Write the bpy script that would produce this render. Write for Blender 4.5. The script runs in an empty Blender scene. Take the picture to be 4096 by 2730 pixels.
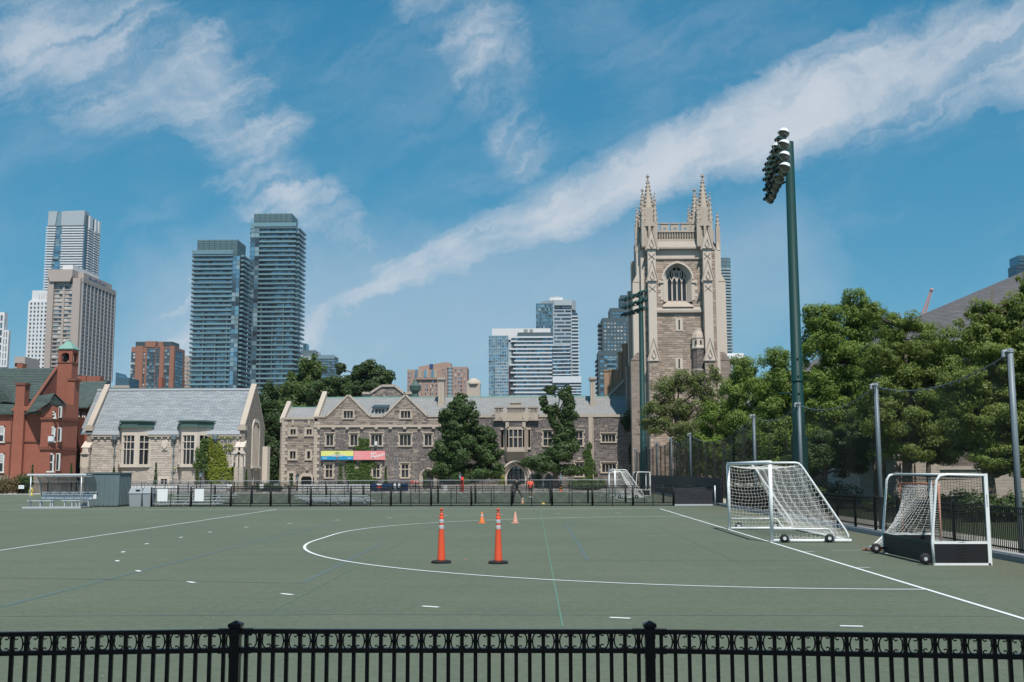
import bpy, bmesh, math, random
import numpy as np
from mathutils import Vector, Matrix

R = random.Random(11)
NP = np.random.default_rng(5)
S = bpy.context.scene
COL = S.collection
PI = math.pi

# ------------------------------------------------------------------ camera
F, PIT, YAW, ROLL, H = 4302.1, 0.1203844, 0.0214234, -0.0024472, 2.2473
cd = bpy.data.cameras.new('camera')
cam = bpy.data.objects.new('camera', cd)
COL.objects.link(cam)
cd.sensor_fit = 'HORIZONTAL'
cd.sensor_width = 36.0
cd.lens = F / 4096 * 36.0
cd.clip_start = 0.1
cd.clip_end = 20000
cam.matrix_world = (Matrix.Translation((0, 0, H)) @ Matrix.Rotation(YAW, 4, 'Z')
                    @ Matrix.Rotation(PI / 2 + PIT, 4, 'X') @ Matrix.Rotation(ROLL, 4, 'Z'))
S.camera = cam
S.render.engine = 'CYCLES'
S.cycles.max_bounces = 5
S.cycles.diffuse_bounces = 1
S.cycles.glossy_bounces = 2
S.cycles.transmission_bounces = 3
S.cycles.transparent_max_bounces = 8
S.cycles.caustics_reflective = False
S.cycles.caustics_refractive = False
S.view_settings.view_transform = 'Standard'
S.view_settings.look = 'None'
S.view_settings.exposure = -0.04
S.view_settings.gamma = 1.0
S.view_settings.use_curve_mapping = False


def ray(px, py):
    """Direction in the place of a point measured on the photograph."""
    a = (px - 2048) / F
    b = (1365 - py) / F
    c, s = math.cos(ROLL), math.sin(ROLL)
    a, b = c * a - s * b, s * a + c * b
    dy = math.cos(PIT) - b * math.sin(PIT)
    dz = math.sin(PIT) + b * math.cos(PIT)
    return (a * math.cos(YAW) - dy * math.sin(YAW), a * math.sin(YAW) + dy * math.cos(YAW), dz)


def at(px, py, Y):
    """x and height, in metres, of what is seen there at depth Y."""
    d = ray(px, py)
    t = Y / d[1]
    return d[0] * t, d[2] * t + H


def gnd(px, py):
    d = ray(px, py)
    t = -H / d[2]
    return d[0] * t, d[1] * t


# ------------------------------------------------------------------ sun and sky
SUN_EL, SUN_AZ = math.radians(59), math.radians(16)      # from behind the camera, a little to the right
sdir = Vector((math.sin(SUN_AZ) * math.cos(SUN_EL), -math.cos(SUN_AZ) * math.cos(SUN_EL), math.sin(SUN_EL)))
ld = bpy.data.lights.new('sun', 'SUN')
ld.energy = 5.0
ld.angle = math.radians(0.53)
ld.color = (1.0, 0.955, 0.89)
sun = bpy.data.objects.new('sun', ld)
COL.objects.link(sun)
sun.rotation_euler = sdir.to_track_quat('Z', 'Y').to_euler()
sun.location = (60, -120, 200)

W = bpy.data.worlds.new('World')
W.cycles.sampling_method = "MANUAL"
W.cycles.sample_map_resolution = 256
S.world = W
W.use_nodes = True
wn, wl = W.node_tree.nodes, W.node_tree.links
wn.clear()


class G:
    """Small helper to write node maths."""
    def __init__(s, n, l):
        s.n, s.l = n, l

    def put(s, sock, v):
        if hasattr(v, 'links') or isinstance(v, bpy.types.NodeSocket):
            s.l.new(v, sock)
        else:
            sock.default_value = v

    def m(s, op, a, b=0.0, c=None, clamp=False):
        n = s.n.new('ShaderNodeMath')
        n.operation = op
        n.use_clamp = clamp
        s.put(n.inputs[0], a)
        s.put(n.inputs[1], b)
        if c is not None:
            s.put(n.inputs[2], c)
        return n.outputs[0]

    def v(s, op, a, b=(0, 0, 0)):
        n = s.n.new('ShaderNodeVectorMath')
        n.operation = op
        s.put(n.inputs[0], a)
        if op == 'SCALE':
            s.put(n.inputs['Scale'], b)
        else:
            s.put(n.inputs[1], b)
        return n.outputs[0] if op not in ('DOT_PRODUCT', 'LENGTH', 'DISTANCE') else n.outputs['Value']

    def noise(s, vec, scale, detail=4, rough=.55, dist=0, col=False):
        n = s.n.new('ShaderNodeTexNoise')
        s.put(n.inputs['Vector'], vec)
        n.inputs['Scale'].default_value = scale
        n.inputs['Detail'].default_value = detail
        n.inputs['Roughness'].default_value = rough
        n.inputs['Distortion'].default_value = dist
        return n.outputs['Color' if col else 'Fac']

    def mix(s, f, a, b, mode='MIX'):
        n = s.n.new('ShaderNodeMix')
        n.data_type = 'RGBA'
        n.blend_type = mode
        n.clamp_factor = True
        s.put(n.inputs[0], f)
        s.put(n.inputs[6], a if not isinstance(a, tuple) else (*a[:3], 1))
        s.put(n.inputs[7], b if not isinstance(b, tuple) else (*b[:3], 1))
        return n.outputs[2]

    def step(s, x, lo, hi):
        n = s.n.new('ShaderNodeMapRange')
        n.interpolation_type = 'SMOOTHSTEP'
        s.put(n.inputs[0], x)
        n.inputs[1].default_value = lo
        n.inputs[2].default_value = hi
        return n.outputs[0]

    def xyz(s, x, y, z):
        n = s.n.new('ShaderNodeCombineXYZ')
        for i, q in enumerate((x, y, z)):
            s.put(n.inputs[i], q)
        return n.outputs[0]

    def sep(s, v):
        n = s.n.new('ShaderNodeSeparateXYZ')
        s.put(n.inputs[0], v)
        return n.outputs


g = G(wn, wl)
out = wn.new('ShaderNodeOutputWorld')
bg = wn.new('ShaderNodeBackground')
SKY = 0.088
bg.inputs['Strength'].default_value = SKY
sky = wn.new('ShaderNodeTexSky')
sky.sky_type = 'NISHITA'
sky.sun_disc = False
sky.sun_elevation = SUN_EL
sky.sun_rotation = PI - SUN_AZ
sky.altitude = 0
sky.air_density = 0.9
sky.dust_density = 0.1
sky.ozone_density = 3.0
tc = wn.new('ShaderNodeTexCoord')
dx, dy, dz = g.sep(tc.outputs['Generated'])
ady = g.m('MAXIMUM', g.m('ABSOLUTE', dy), 0.12)
U = g.m('DIVIDE', dx, ady)
V = g.m('DIVIDE', dz, ady)
base = g.xyz(U, V, 0.0)
# wind-torn cirrus: warp the sheet, then lay streaks along it
warp = g.v('SCALE', g.v('SUBTRACT', g.noise(base, 5.5, 6, .66, 0, True), (.5, .5, .5)), 0.15)
P0 = g.v('ADD', base, warp)
px_, py_, _ = g.sep(P0)
wx, wy, _ = g.sep(g.v('ADD', base, g.v('SCALE', warp, .38)))


def uv(ox, oy):
    d = ray(ox * 1.7408, oy * 1.7408)
    return d[0] / d[1], d[2] / d[1]


def streak(pts, px_=px_, py_=py_):
    """Soft capsule along a polyline; pts: (x, y, half width, strength)."""
    acc = None
    for (x0, y0, w0, s0), (x1, y1, w1, s1) in zip(pts[:-1], pts[1:]):
        a, b = uv(x0, y0), uv(x1, y1)
        ex, ey = b[0] - a[0], b[1] - a[1]
        L2 = ex * ex + ey * ey
        qx = g.m('SUBTRACT', px_, a[0])
        qy = g.m('SUBTRACT', py_, a[1])
        t = g.m('DIVIDE', g.m('ADD', g.m('MULTIPLY', qx, ex), g.m('MULTIPLY', qy, ey)), L2, clamp=True)
        rx = g.m('SUBTRACT', qx, g.m('MULTIPLY', t, ex))
        ry = g.m('SUBTRACT', qy, g.m('MULTIPLY', t, ey))
        d = g.m('SQRT', g.m('ADD', g.m('MULTIPLY', rx, rx), g.m('MULTIPLY', ry, ry)))
        k = 1.7408 / F
        w = g.m('MULTIPLY_ADD', t, (w1 - w0) * k, w0 * k)
        s_ = g.m('MULTIPLY_ADD', t, s1 - s0, s0)
        e = g.m('SUBTRACT', 1.0, g.m('DIVIDE', d, w), clamp=True)
        e = g.m('MULTIPLY', g.m('MULTIPLY', e, g.m('SUBTRACT', 2.0, e)), s_)
        acc = e if acc is None else g.m('MAXIMUM', acc, e)
    return acc


main = streak([(520, 830, 110, .5), (900, 655, 95, .82), (1560, 360, 125, 1.1), (2420, 40, 260, .82), (3300, -250, 360, .7)], wx, wy)
low = streak([(480, 800, 300, .6), (1750, 640, 220, .4)])
topc = streak([(985, -150, 250, .68), (1205, 310, 170, .44)])
left = streak([(-260, -60, 430, .58), (400, 170, 240, .64), (620, 320, 170, .58), (560, 420, 150, .68), (920, 675, 130, .6)])
body = main
for q in (low, topc, left):
    body = g.m('MAXIMUM', body, q)
# fibres: noise stretched along the wind, plus billows that tear the edges
ang = math.radians(27)
fu = g.m('ADD', g.m('MULTIPLY', px_, math.cos(ang)), g.m('MULTIPLY', py_, math.sin(ang)))
fv = g.m('SUBTRACT', g.m('MULTIPLY', py_, math.cos(ang)), g.m('MULTIPLY', px_, math.sin(ang)))
fib = g.noise(g.xyz(g.m('MULTIPLY', fu, 6.0), g.m('MULTIPLY', fv, 34.0), 1.7), 1.0, 6, .58, .25)
bil = g.noise(g.xyz(U, V, 3.3), 6.0, 6, .57, .5)
tex = g.m('ADD', g.m('MULTIPLY', fib, .5), g.m('MULTIPLY', bil, .5))
dens = g.m('ADD', g.m('MULTIPLY', body, 1.12), g.m('MULTIPLY', g.m('SUBTRACT', tex, .52), 3.0))
dens = g.m('MULTIPLY', g.step(dens, .12, 1.3), g.step(body, 0.0, .5))
haze_ = g.m('MULTIPLY', g.step(tex, .4, .74), .2)
dens = g.m('MAXIMUM', g.m('MULTIPLY', dens, .95), haze_)
soft = g.m('MULTIPLY', g.m('MULTIPLY', low, g.m('ADD', tex, .35)), .85)
dens = g.m('MAXIMUM', dens, soft)
dens = g.m('MULTIPLY', dens, g.step(dz, 0.0, .06))
tint = g.mix(1.0, sky.outputs[0], (0.56, 1.08, 1.09), 'MULTIPLY')
cloudc = (7.1, 7.7, 8.5)
cs = wn.new('ShaderNodeSeparateColor')
wl.new(tint, cs.inputs[0])
cc = wn.new('ShaderNodeCombineColor')
for i, (a_, p_) in enumerate(((.68, 1.2), (1.79, .54), (2.7, .45))):
    wl.new(g.m('MULTIPLY', g.m('POWER', cs.outputs[i], p_), a_), cc.inputs[i])
skyc = g.mix(dens, cc.outputs[0], cloudc)
wl.new(skyc, bg.inputs['Color'])
wl.new(bg.outputs[0], out.inputs['Surface'])

# ------------------------------------------------------------------ materials
def M(name, col, rough=.8, var=.12, scale=3.0, bump=0.0, bscale=30.0, metal=0.0, spec=.4, ramp=None, rnd=0.0, stretch=None, dark=None):
    """Painted or natural surface: colour, broad and fine variation, relief; ramp = colours picked per piece."""
    m = bpy.data.materials.new(name)
    m.use_nodes = True
    n, l = m.node_tree.nodes, m.node_tree.links
    q = G(n, l)
    b = n['Principled BSDF']
    geo = n.new('ShaderNodeNewGeometry')
    pos = geo.outputs['Position']
    if stretch:
        pos = q.v('MULTIPLY', pos, stretch)
    c = (*col, 1)
    if ramp or rnd:
        oi = n.new('ShaderNodeObjectInfo')
        r_ = q.m('FRACT', q.m('ADD', q.m('MULTIPLY', geo.outputs['Random Per Island'], 7.31), oi.outputs['Random']))
    if ramp:
        cr = n.new('ShaderNodeValToRGB')
        cr.color_ramp.interpolation = 'CONSTANT'
        els = cr.color_ramp.elements
        for i, cc in enumerate(ramp):
            e = els[i] if i < 2 else els.new(i / len(ramp))
            e.position = i / len(ramp)
            e.color = (*cc, 1)
        l.new(r_, cr.inputs[0])
        c = cr.outputs[0]
    f1 = q.noise(pos, scale, 5, .6)
    f2 = q.noise(pos, scale * 9.7, 3, .6)
    f = q.m('ADD', q.m('MULTIPLY', f1, .65), q.m('MULTIPLY', f2, .35))
    k = q.m('MULTIPLY_ADD', q.m('SUBTRACT', f, .5), 2.6 * var, 1.0)
    if rnd:
        k = q.m('MULTIPLY', k, q.m('MULTIPLY_ADD', q.m('SUBTRACT', r_, .5), 2 * rnd, 1.0))
    kc = q.xyz(k, k, k)
    col_ = q.mix(1.0, c if not isinstance(c, tuple) else c[:3], kc, 'MULTIPLY')
    if dark:                                   # stains: own colour, threshold
        col_ = q.mix(q.m('MULTIPLY', q.step(f1, dark[1], dark[1] + .18), dark[2]), col_, dark[0])
    l.new(col_, b.inputs['Base Color'])
    b.inputs['Roughness'].default_value = rough
    b.inputs['Metallic'].default_value = metal
    b.inputs['Specular IOR Level'].default_value = spec
    if bump:
        bp = n.new('ShaderNodeBump')
        bp.inputs['Strength'].default_value = 1.0
        bp.inputs['Distance'].default_value = bump
        l.new(q.noise(pos, bscale, 4, .65), bp.inputs['Height'])
        l.new(bp.outputs[0], b.inputs['Normal'])
    return m


def coursed(name, cols, mortar, bw, bh, ms=.02, rough=.85, bump=.02, var=.15):
    """Coursed masonry or slates for faces too far off to lay piece by piece."""
    m = bpy.data.materials.new(name)
    m.use_nodes = True
    n, l = m.node_tree.nodes, m.node_tree.links
    q = G(n, l)
    b = n['Principled BSDF']
    geo = n.new('ShaderNodeNewGeometry')
    x, y, z = q.sep(geo.outputs['Position'])
    nx, ny, nz = q.sep(geo.outputs['Normal'])
    al = q.m('ADD', q.m('MULTIPLY', x, q.m('ABSOLUTE', ny)), q.m('MULTIPLY', y, q.m('ABSOLUTE', nx)))
    al = q.m('ADD', al, q.m('MULTIPLY', x, q.m('GREATER_THAN', q.m('ABSOLUTE', nz), .97)))
    up = q.m('DIVIDE', z, q.m('MAXIMUM', q.m('SQRT', q.m('SUBTRACT', 1.0, q.m('MULTIPLY', nz, nz))), .25))
    vec = q.xyz(al, up, 0.0)
    br = n.new('ShaderNodeTexBrick')
    l.new(vec, br.inputs['Vector'])
    br.inputs['Color1'].default_value = (*cols[0], 1)
    br.inputs['Color2'].default_value = (*cols[1], 1)
    br.inputs['Mortar'].default_value = (*mortar, 1)
    br.inputs['Scale'].default_value = 1.0
    br.inputs['Brick Width'].default_value = bw
    br.inputs['Row Height'].default_value = bh
    br.inputs['Mortar Size'].default_value = ms
    br.inputs['Mortar Smooth'].default_value = .2
    f1 = q.noise(geo.outputs['Position'], 1.1, 5, .6)
    f2 = q.noise(geo.outputs['Position'], 9.0, 3, .6)
    k = q.m('MULTIPLY_ADD', q.m('SUBTRACT', q.m('ADD', q.m('MULTIPLY', f1, .6), q.m('MULTIPLY', f2, .4)), .5), 2.6 * var, 1.0)
    c = q.mix(1.0, br.outputs['Color'], q.xyz(k, k, k), 'MULTIPLY')
    l.new(c, b.inputs['Base Color'])
    b.inputs['Roughness'].default_value = rough
    b.inputs['Specular IOR Level'].default_value = .3
    bp = n.new('ShaderNodeBump')
    bp.inputs['Strength'].default_value = 1.0
    bp.inputs['Distance'].default_value = bump
    l.new(q.m('SUBTRACT', q.m('MULTIPLY', f2, .5), br.outputs['Fac']), bp.inputs['Height'])
    l.new(bp.outputs[0], b.inputs['Normal'])
    return m


def leafm(name, a, b_, trans=.35, c3=None):
    m = bpy.data.materials.new(name)
    m.use_nodes = True
    n, l = m.node_tree.nodes, m.node_tree.links
    q = G(n, l)
    n.remove(n['Principled BSDF'])
    geo = n.new('ShaderNodeNewGeometry')
    r_ = geo.outputs['Random Per Island']
    f = q.noise(geo.outputs['Position'], .55, 3, .6)
    c = q.mix(r_, a, b_)
    if c3:
        c = q.mix(q.step(f, .5, .68), c, c3)
    else:
        k = q.m('MULTIPLY_ADD', f, .9, .55)
        c = q.mix(1.0, c, q.xyz(k, k, q.m('MULTIPLY', k, .95)), 'MULTIPLY')
    d = n.new('ShaderNodeBsdfPrincipled')
    d.inputs['Roughness'].default_value = .55
    d.inputs['Specular IOR Level'].default_value = .35
    t = n.new('ShaderNodeBsdfTranslucent')
    l.new(c, d.inputs['Base Color'])
    l.new(q.mix(1.0, c, (1.2, 1.35, .5), 'MULTIPLY'), t.inputs['Color'])
    mx = n.new('ShaderNodeMixShader')
    mx.inputs[0].default_value = trans
    l.new(d.outputs[0], mx.inputs[1])
    l.new(t.outputs[0], mx.inputs[2])
    l.new(mx.outputs[0], n['Material Output'].inputs['Surface'])
    return m


def glassm(name, col, rough=.08, spec=.9, rnd=.35, metal=0.0):
    return M(name, col, rough, .05, .4, 0, 30, metal, spec, None, rnd)


def clearm(name, col, alpha, rough=.1):
    m = bpy.data.materials.new(name)
    m.use_nodes = True
    n, l = m.node_tree.nodes, m.node_tree.links
    b = n['Principled BSDF']
    b.inputs['Base Color'].default_value = (*col, 1)
    b.inputs['Roughness'].default_value = rough
    tr = n.new('ShaderNodeBsdfTransparent')
    mx = n.new('ShaderNodeMixShader')
    mx.inputs[0].default_value = alpha
    l.new(tr.outputs[0], mx.inputs[1])
    l.new(b.outputs[0], mx.inputs[2])
    l.new(mx.outputs[0], n['Material Output'].inputs['Surface'])
    return m


K = {}
K['limestone'] = M('limestone', (.475, .4, .33), .85, .14, .9, .01, 18, dark=((.2, .175, .15), .62, .45))
K['limestone_pale'] = M('limestone_pale', (.61, .525, .445), .85, .09, .8, .008, 18)
K['lime_weathered'] = M('lime_weathered', (.43, .37, .31), .9, .22, .7, .01, 14, dark=((.13, .11, .1), .58, .6))
K['mortar_grey'] = M('mortar_grey', (.46, .415, .375), .9, .1, 2)
K['mortar_buff'] = M('mortar_buff', (.5, .44, .38), .9, .1, 2)
K['stone_grey'] = M('stone_grey', (.2, .17, .16), .85, .2, 2.5, .012, 9, ramp=[(0.165, 0.14, 0.134), (0.192, 0.166, 0.157), (0.147, 0.126, 0.121), (0.213, 0.181, 0.167), (0.176, 0.15, 0.142), (0.249, 0.21, 0.19), (0.158, 0.135, 0.13)])
K['stone_buff'] = M('stone_buff', (.25, .2, .17), .85, .2, 2.5, .012, 9, ramp=[(0.361, 0.294, 0.24), (0.304, 0.244, 0.2), (0.396, 0.327, 0.269), (0.247, 0.2, 0.167), (0.339, 0.273, 0.222), (0.382, 0.316, 0.258), (0.282, 0.229, 0.189)])
K['stone_tower'] = M('stone_tower', (.25, .2, .17), .85, .18, 2.5, .012, 9, ramp=[(0.438, 0.34, 0.271), (0.363, 0.282, 0.229), (0.473, 0.374, 0.296), (0.308, 0.239, 0.196), (0.402, 0.316, 0.249), (0.512, 0.404, 0.322), (0.343, 0.267, 0.216)])
K['stone_pale'] = M('stone_pale', (.4, .34, .285), .85, .14, 2.5, .012, 9, ramp=[(0.581, 0.503, 0.435), (0.531, 0.457, 0.393), (0.615, 0.537, 0.465), (0.489, 0.415, 0.356), (0.556, 0.482, 0.414)])
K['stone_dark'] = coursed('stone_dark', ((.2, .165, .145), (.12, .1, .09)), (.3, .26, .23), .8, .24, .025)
K['stone_far'] = coursed('stone_far', ((.33, .27, .225), (.24, .19, .16)), (.36, .31, .265), .8, .26, .02)
K['slate'] = coursed('slate', ((.4, .43, .445), (.29, .32, .34)), (.2, .22, .235), .5, .3, .02, .6, .015, .16)
K['slate_warm'] = coursed('slate_warm', ((.4, .395, .385), (.33, .33, .325)), (.24, .24, .24), .35, .24, .012, .65, .012, .12)
K['slate_green'] = coursed('slate_green', ((.1, .135, .12), (.06, .085, .078)), (.035, .05, .045), .3, .22, .02, .75, .02, .28)
K['shingle_grey'] = coursed('shingle_grey', ((.17, .155, .15), (.125, .115, .112)), (.07, .065, .065), .5, .3, .03, .8, .02, .25)
K['copper'] = M('copper', (.2, .36, .3), .65, .18, 3)
K['copper_dark'] = M('copper_dark', (.07, .125, .11), .65, .18, 3)
K['lead'] = M('lead', (.5, .52, .55), .5, .12, 2)
K['red_brick'] = coursed('red_brick', ((.38, .125, .08), (.31, .098, .062)), (.32, .14, .105), .24, .08, .012, .9, .006, .14)
K['brick_trim'] = M('brick_trim', (.2, .075, .05), .85, .15, 3)
K['brown_brick'] = M('brown_brick', (.33, .15, .1), .9, .1, .4)
K['pink_brick'] = M('pink_brick', (.4, .265, .21), .9, .08, .4)
K['white_conc'] = M('white_conc', (.72, .71, .7), .8, .06, .2)
K['beige_conc'] = M('beige_conc', (.45, .375, .33), .85, .07, .15)
K['grey_conc'] = M('grey_conc', (.3, .29, .285), .85, .08, .2)
K['dark_clad'] = M('dark_clad', (.045, .075, .09), .5, .12, .2)
K['slate_clad'] = M('slate_clad', (.07, .105, .12), .5, .1, .2)
K['metal_clad'] = M('metal_clad', (.42, .46, .48), .45, .08, .2)
K['teal_band'] = M('teal_band', (.155, .27, .31), .3, .12, .3, rnd=.16)
K['teal_clad'] = M('teal_clad', (.12, .18, .185), .4, .12, .3)
K['white_band'] = M('white_band', (.66, .68, .7), .5, .05, .2)
K['pane_dark'] = glassm('pane_dark', (.075, .125, .16), .08, .6, .5, .5)
K['pane_blue'] = glassm('pane_blue', (.16, .33, .43), .1, .6, .4, .6)
K['pane_light'] = glassm('pane_light', (.2, .3, .34), .12, .9, .3)
K['pane_blind'] = M('pane_blind', (.5, .5, .48), .4, .1, .5, rnd=.25)
K['glass_old'] = M('glass_old', (.022, .026, .03), .18, .3, 3.0, .01, 8, spec=.7, rnd=.5)
K['sash_white'] = M('sash_white', (.68, .66, .62), .6, .06, 3)
K['turf'] = None
K['line_white'] = M('line_white', (.72, .74, .73), .85, .12, 6)
K['line_worn'] = M('line_worn', (.5, .53, .51), .85, .2, 6)
K['concrete'] = M('concrete', (.42, .395, .36), .9, .14, 1.2, .006, 20)
K['concrete_grey'] = M('concrete_grey', (.3, .3, .3), .9, .16, 1.2, .006, 20)
K['asphalt'] = M('asphalt', (.075, .075, .077), .9, .15, .6)
K['lawn'] = M('lawn', (.045, .062, .02), .95, .35, 1.2, .03, 14)
K['iron'] = M('iron', (.0025, .003, .0038), .25, .15, 8, spec=.16)
K['iron_dull'] = M('iron_dull', (.008, .0085, .009), .5, .15, 6, spec=.25)
K['galv'] = M('galv', (.33, .36, .38), .5, .14, 3, metal=.25, dark=((.22, .24, .26), .6, .4))
K['galv_dark'] = M('galv_dark', (.17, .21, .23), .5, .18, 2, metal=.15)
K['alu'] = M('alu', (.6, .62, .65), .42, .08, 4, metal=.3)
K['white_paint'] = M('white_paint', (.82, .83, .82), .35, .09, 5, dark=((.42, .42, .4), .66, .5), spec=.5)
K['white_net'] = M('white_net', (.7, .69, .65), .9, .08, 5)
K['black_net'] = M('black_net', (.02, .021, .022), .9, .1, 5)
K['black_rubber'] = M('black_rubber', (.017, .017, .018), .75, .2, 20)
K['black_board'] = M('black_board', (.013, .013, .015), .6, .2, 3)
K['tarp'] = M('tarp', (.028, .03, .034), .7, .2, 1.2, .06, 1.6)
K['mast_green'] = M('mast_green', (.01, .045, .043), .5, .14, .6, spec=.18)
K['lamp_glass'] = M('lamp_glass', (.13, .13, .105), .2, .3, 6, spec=.9)
K['lamp_white'] = M('lamp_white', (.7, .73, .74), .4, .06, 5)
K['cone_orange'] = M('cone_orange', (.75, .095, .035), .5, .07, 8, spec=.4)
K['cone_light'] = M('cone_light', (.78, .22, .055), .55, .08, 8)
K['cone_faded'] = M('cone_faded', (.68, .34, .26), .65, .14, 9)
K['cone_tan'] = M('cone_tan', (.5, .3, .2), .8, .3, 9)
K['reflective'] = M('reflective', (.5, .51, .53), .35, .07, 40)
K['orange_pipe'] = M('orange_pipe', (.55, .19, .1), .6, .2, 6)
K['navy'] = M('navy', (.012, .045, .12), .7, .12, 1.5, .03, 2)
K['banner_lime'] = M('banner_lime', (.7, .72, .22), .7, .05, 2, .02, 2)
K['banner_blue'] = M('banner_blue', (.01, .29, .56), .7, .05, 2, .02, 2)
K['banner_pink'] = M('banner_pink', (.78, .28, .29), .7, .05, 2, .02, 2)
K['print_white'] = M('print_white', (.8, .8, .8), .7, .04, 2)
K['print_grey'] = M('print_grey', (.33, .35, .38), .7, .04, 2)
K['red_print'] = M('red_print', (.65, .055, .04), .6, .06, 3)
K['yellow'] = M('yellow', (.7, .52, .1), .6, .08, 4)
K['bin_grey'] = M('bin_grey', (.3, .33, .35), .6, .08, 3)
K['skin'] = M('skin', (.45, .26, .19), .6, .06, 9)
K['hair'] = M('hair', (.02, .016, .014), .7, .2, 30)
K['shirt_black'] = M('shirt_black', (.012, .013, .016), .9, .2, 8)
K['trousers'] = M('trousers', (.065, .062, .068), .9, .2, 8)
K['shirt_orange'] = M('shirt_orange', (.76, .13, .075), .9, .08, 8)
K['shorts'] = M('shorts', (.07, .055, .055), .9, .2, 8)
K['shoe_white'] = M('shoe_white', (.7, .7, .7), .7, .1, 20)
K['bark'] = M('bark', (.115, .095, .075), .95, .3, 4, .03, 9, stretch=(1, 1, .35))
K['bark_pale'] = M('bark_pale', (.2, .17, .14), .95, .3, 4, .03, 9, stretch=(1, 1, .35))
K['leaf_maple'] = leafm('leaf_maple', (.032, .064, .015), (.062, .108, .025), .25)
K['leaf_dark'] = leafm('leaf_dark', (.032, .062, .017), (.062, .105, .028), .25)
K['leaf_ash'] = leafm('leaf_ash', (.105, .175, .026), (.2, .275, .055), .32)
K['leaf_ash2'] = leafm('leaf_ash2', (.115, .165, .03), (.2, .245, .06), .32)
K['leaf_feather'] = leafm('leaf_feather', (.1, .135, .04), (.19, .225, .08), .35)
K['leaf_ivy'] = leafm('leaf_ivy', (.055, .105, .022), (.11, .175, .035), .25)
K['leaf_ivy_y'] = leafm('leaf_ivy_y', (.14, .2, .022), (.27, .29, .03), .25)
K['leaf_shrub'] = leafm('leaf_shrub', (.05, .09, .025), (.12, .17, .05), .3)
K['wire'] = M('wire', (.02, .022, .023), .7, .1, 5)
K['blue_line'] = M('blue_line', (.095, .135, .125), .95, .2, 3)
K['green_line'] = M('green_line', (.105, .2, .145), .95, .15, 6)
K['clear'] = clearm('clear', (.05, .065, .065), .58, .12)
K['crane_red'] = M('crane_red', (.6, .28, .22), .6, .05, 1)
K['door_dark'] = M('door_dark', (.03, .028, .027), .6, .2, 3)
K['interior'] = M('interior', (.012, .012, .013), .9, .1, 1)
K['sand_path'] = M('sand_path', (.42, .385, .33), .95, .12, 1.5)


def turf_material():
    m = bpy.data.materials.new('turf')
    m.use_nodes = True
    n, l = m.node_tree.nodes, m.node_tree.links
    q = G(n, l)
    b = n['Principled BSDF']
    geo = n.new('ShaderNodeNewGeometry')
    pos = geo.outputs['Position']
    big = q.noise(pos, .12, 4, .6)
    mid = q.noise(q.v('MULTIPLY', pos, (1.0, .35, 1.0)), 1.4, 5, .65)
    fine = q.noise(pos, 30, 6, .85)
    seam = q.noise(q.v('MULTIPLY', pos, (.02, 1.0, 1.0)), 1.1, 3, .6)
    c = q.mix(q.step(big, .35, .65), (.117, .142, .102), (.133, .154, .111))
    c = q.mix(q.m('MULTIPLY', q.step(mid, .45, .75), .4), c, (.147, .157, .113))
    med = q.noise(pos, 7, 4, .75)
    k = q.m('ADD', q.m('MULTIPLY', fine, .9), q.m('MULTIPLY', seam, .22))
    k = q.m('ADD', k, q.m('MULTIPLY', med, .8))
    k = q.m('ADD', k, .03)
    c = q.mix(1.0, c, q.xyz(k, k, k), 'MULTIPLY')
    stain = q.noise(q.v('ADD', pos, (31.0, 7.0, 0.0)), .35, 5, .7)
    c = q.mix(q.m('MULTIPLY', q.step(stain, .58, .72), .3), c, (.1, .115, .088))
    px__, py__, pz__ = q.sep(pos)
    sm = q.m('ABSOLUTE', q.m('SUBTRACT', q.m('FRACT', q.m('DIVIDE', py__, 4.57)), .5))
    c = q.mix(q.m('MULTIPLY', q.m('LESS_THAN', sm, .006), .16), c, (.07, .09, .075))
    x, y, z = q.sep(pos)
    worn = q.m('MULTIPLY', q.step(x, 8.3, 11.0), q.m('ADD', .35, q.m('MULTIPLY', mid, .6)))
    c = q.mix(q.m('MULTIPLY', worn, .55), c, (.125, .112, .07))
    l.new(c, b.inputs['Base Color'])
    b.inputs['Roughness'].default_value = .95
    b.inputs['Specular IOR Level'].default_value = .15
    bp = n.new('ShaderNodeBump')
    bp.inputs['Strength'].default_value = .7
    bp.inputs['Distance'].default_value = .02
    l.new(q.noise(pos, 60, 3, .7), bp.inputs['Height'])
    l.new(bp.outputs[0], b.inputs['Normal'])
    return m


K['turf'] = turf_material()

# ------------------------------------------------------------------ builders
ORG = {}
CUBES = {}


def tag(o, label=None, cat=None, group=None, kind=None):
    if label:
        o['label'] = label
    if cat:
        o['category'] = cat
    if group:
        o['group'] = group
    if kind:
        o['kind'] = kind
    return o


def thing(name, label, cat, loc=(0, 0, 0), group=None):
    o = bpy.data.objects.new(name, None)
    COL.objects.link(o)
    o.empty_display_size = .3
    o.location = loc
    ORG[o.name] = Vector(loc)
    return tag(o, label, cat, group)


def org(p):
    while p is not None:
        if p.name in ORG:
            return ORG[p.name]
        p = p.parent
    return Vector((0, 0, 0))


def adopt(o, p):
    if p is not None:
        o.parent = p
        if p.type != 'EMPTY':
            o.matrix_parent_inverse = p.matrix_basis.inverted()
    COL.objects.link(o)
    return o


def cube(mat):
    if mat not in CUBES:
        me = bpy.data.meshes.new('block')
        v = [(x, y, z) for x in (-.5, .5) for y in (-.5, .5) for z in (-.5, .5)]
        f = [(0, 1, 3, 2), (4, 6, 7, 5), (0, 4, 5, 1), (2, 3, 7, 6), (0, 2, 6, 4), (1, 5, 7, 3)]
        me.from_pydata(v, [], f)
        me.materials.append(K[mat])
        CUBES[mat] = me
    return CUBES[mat]


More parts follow.
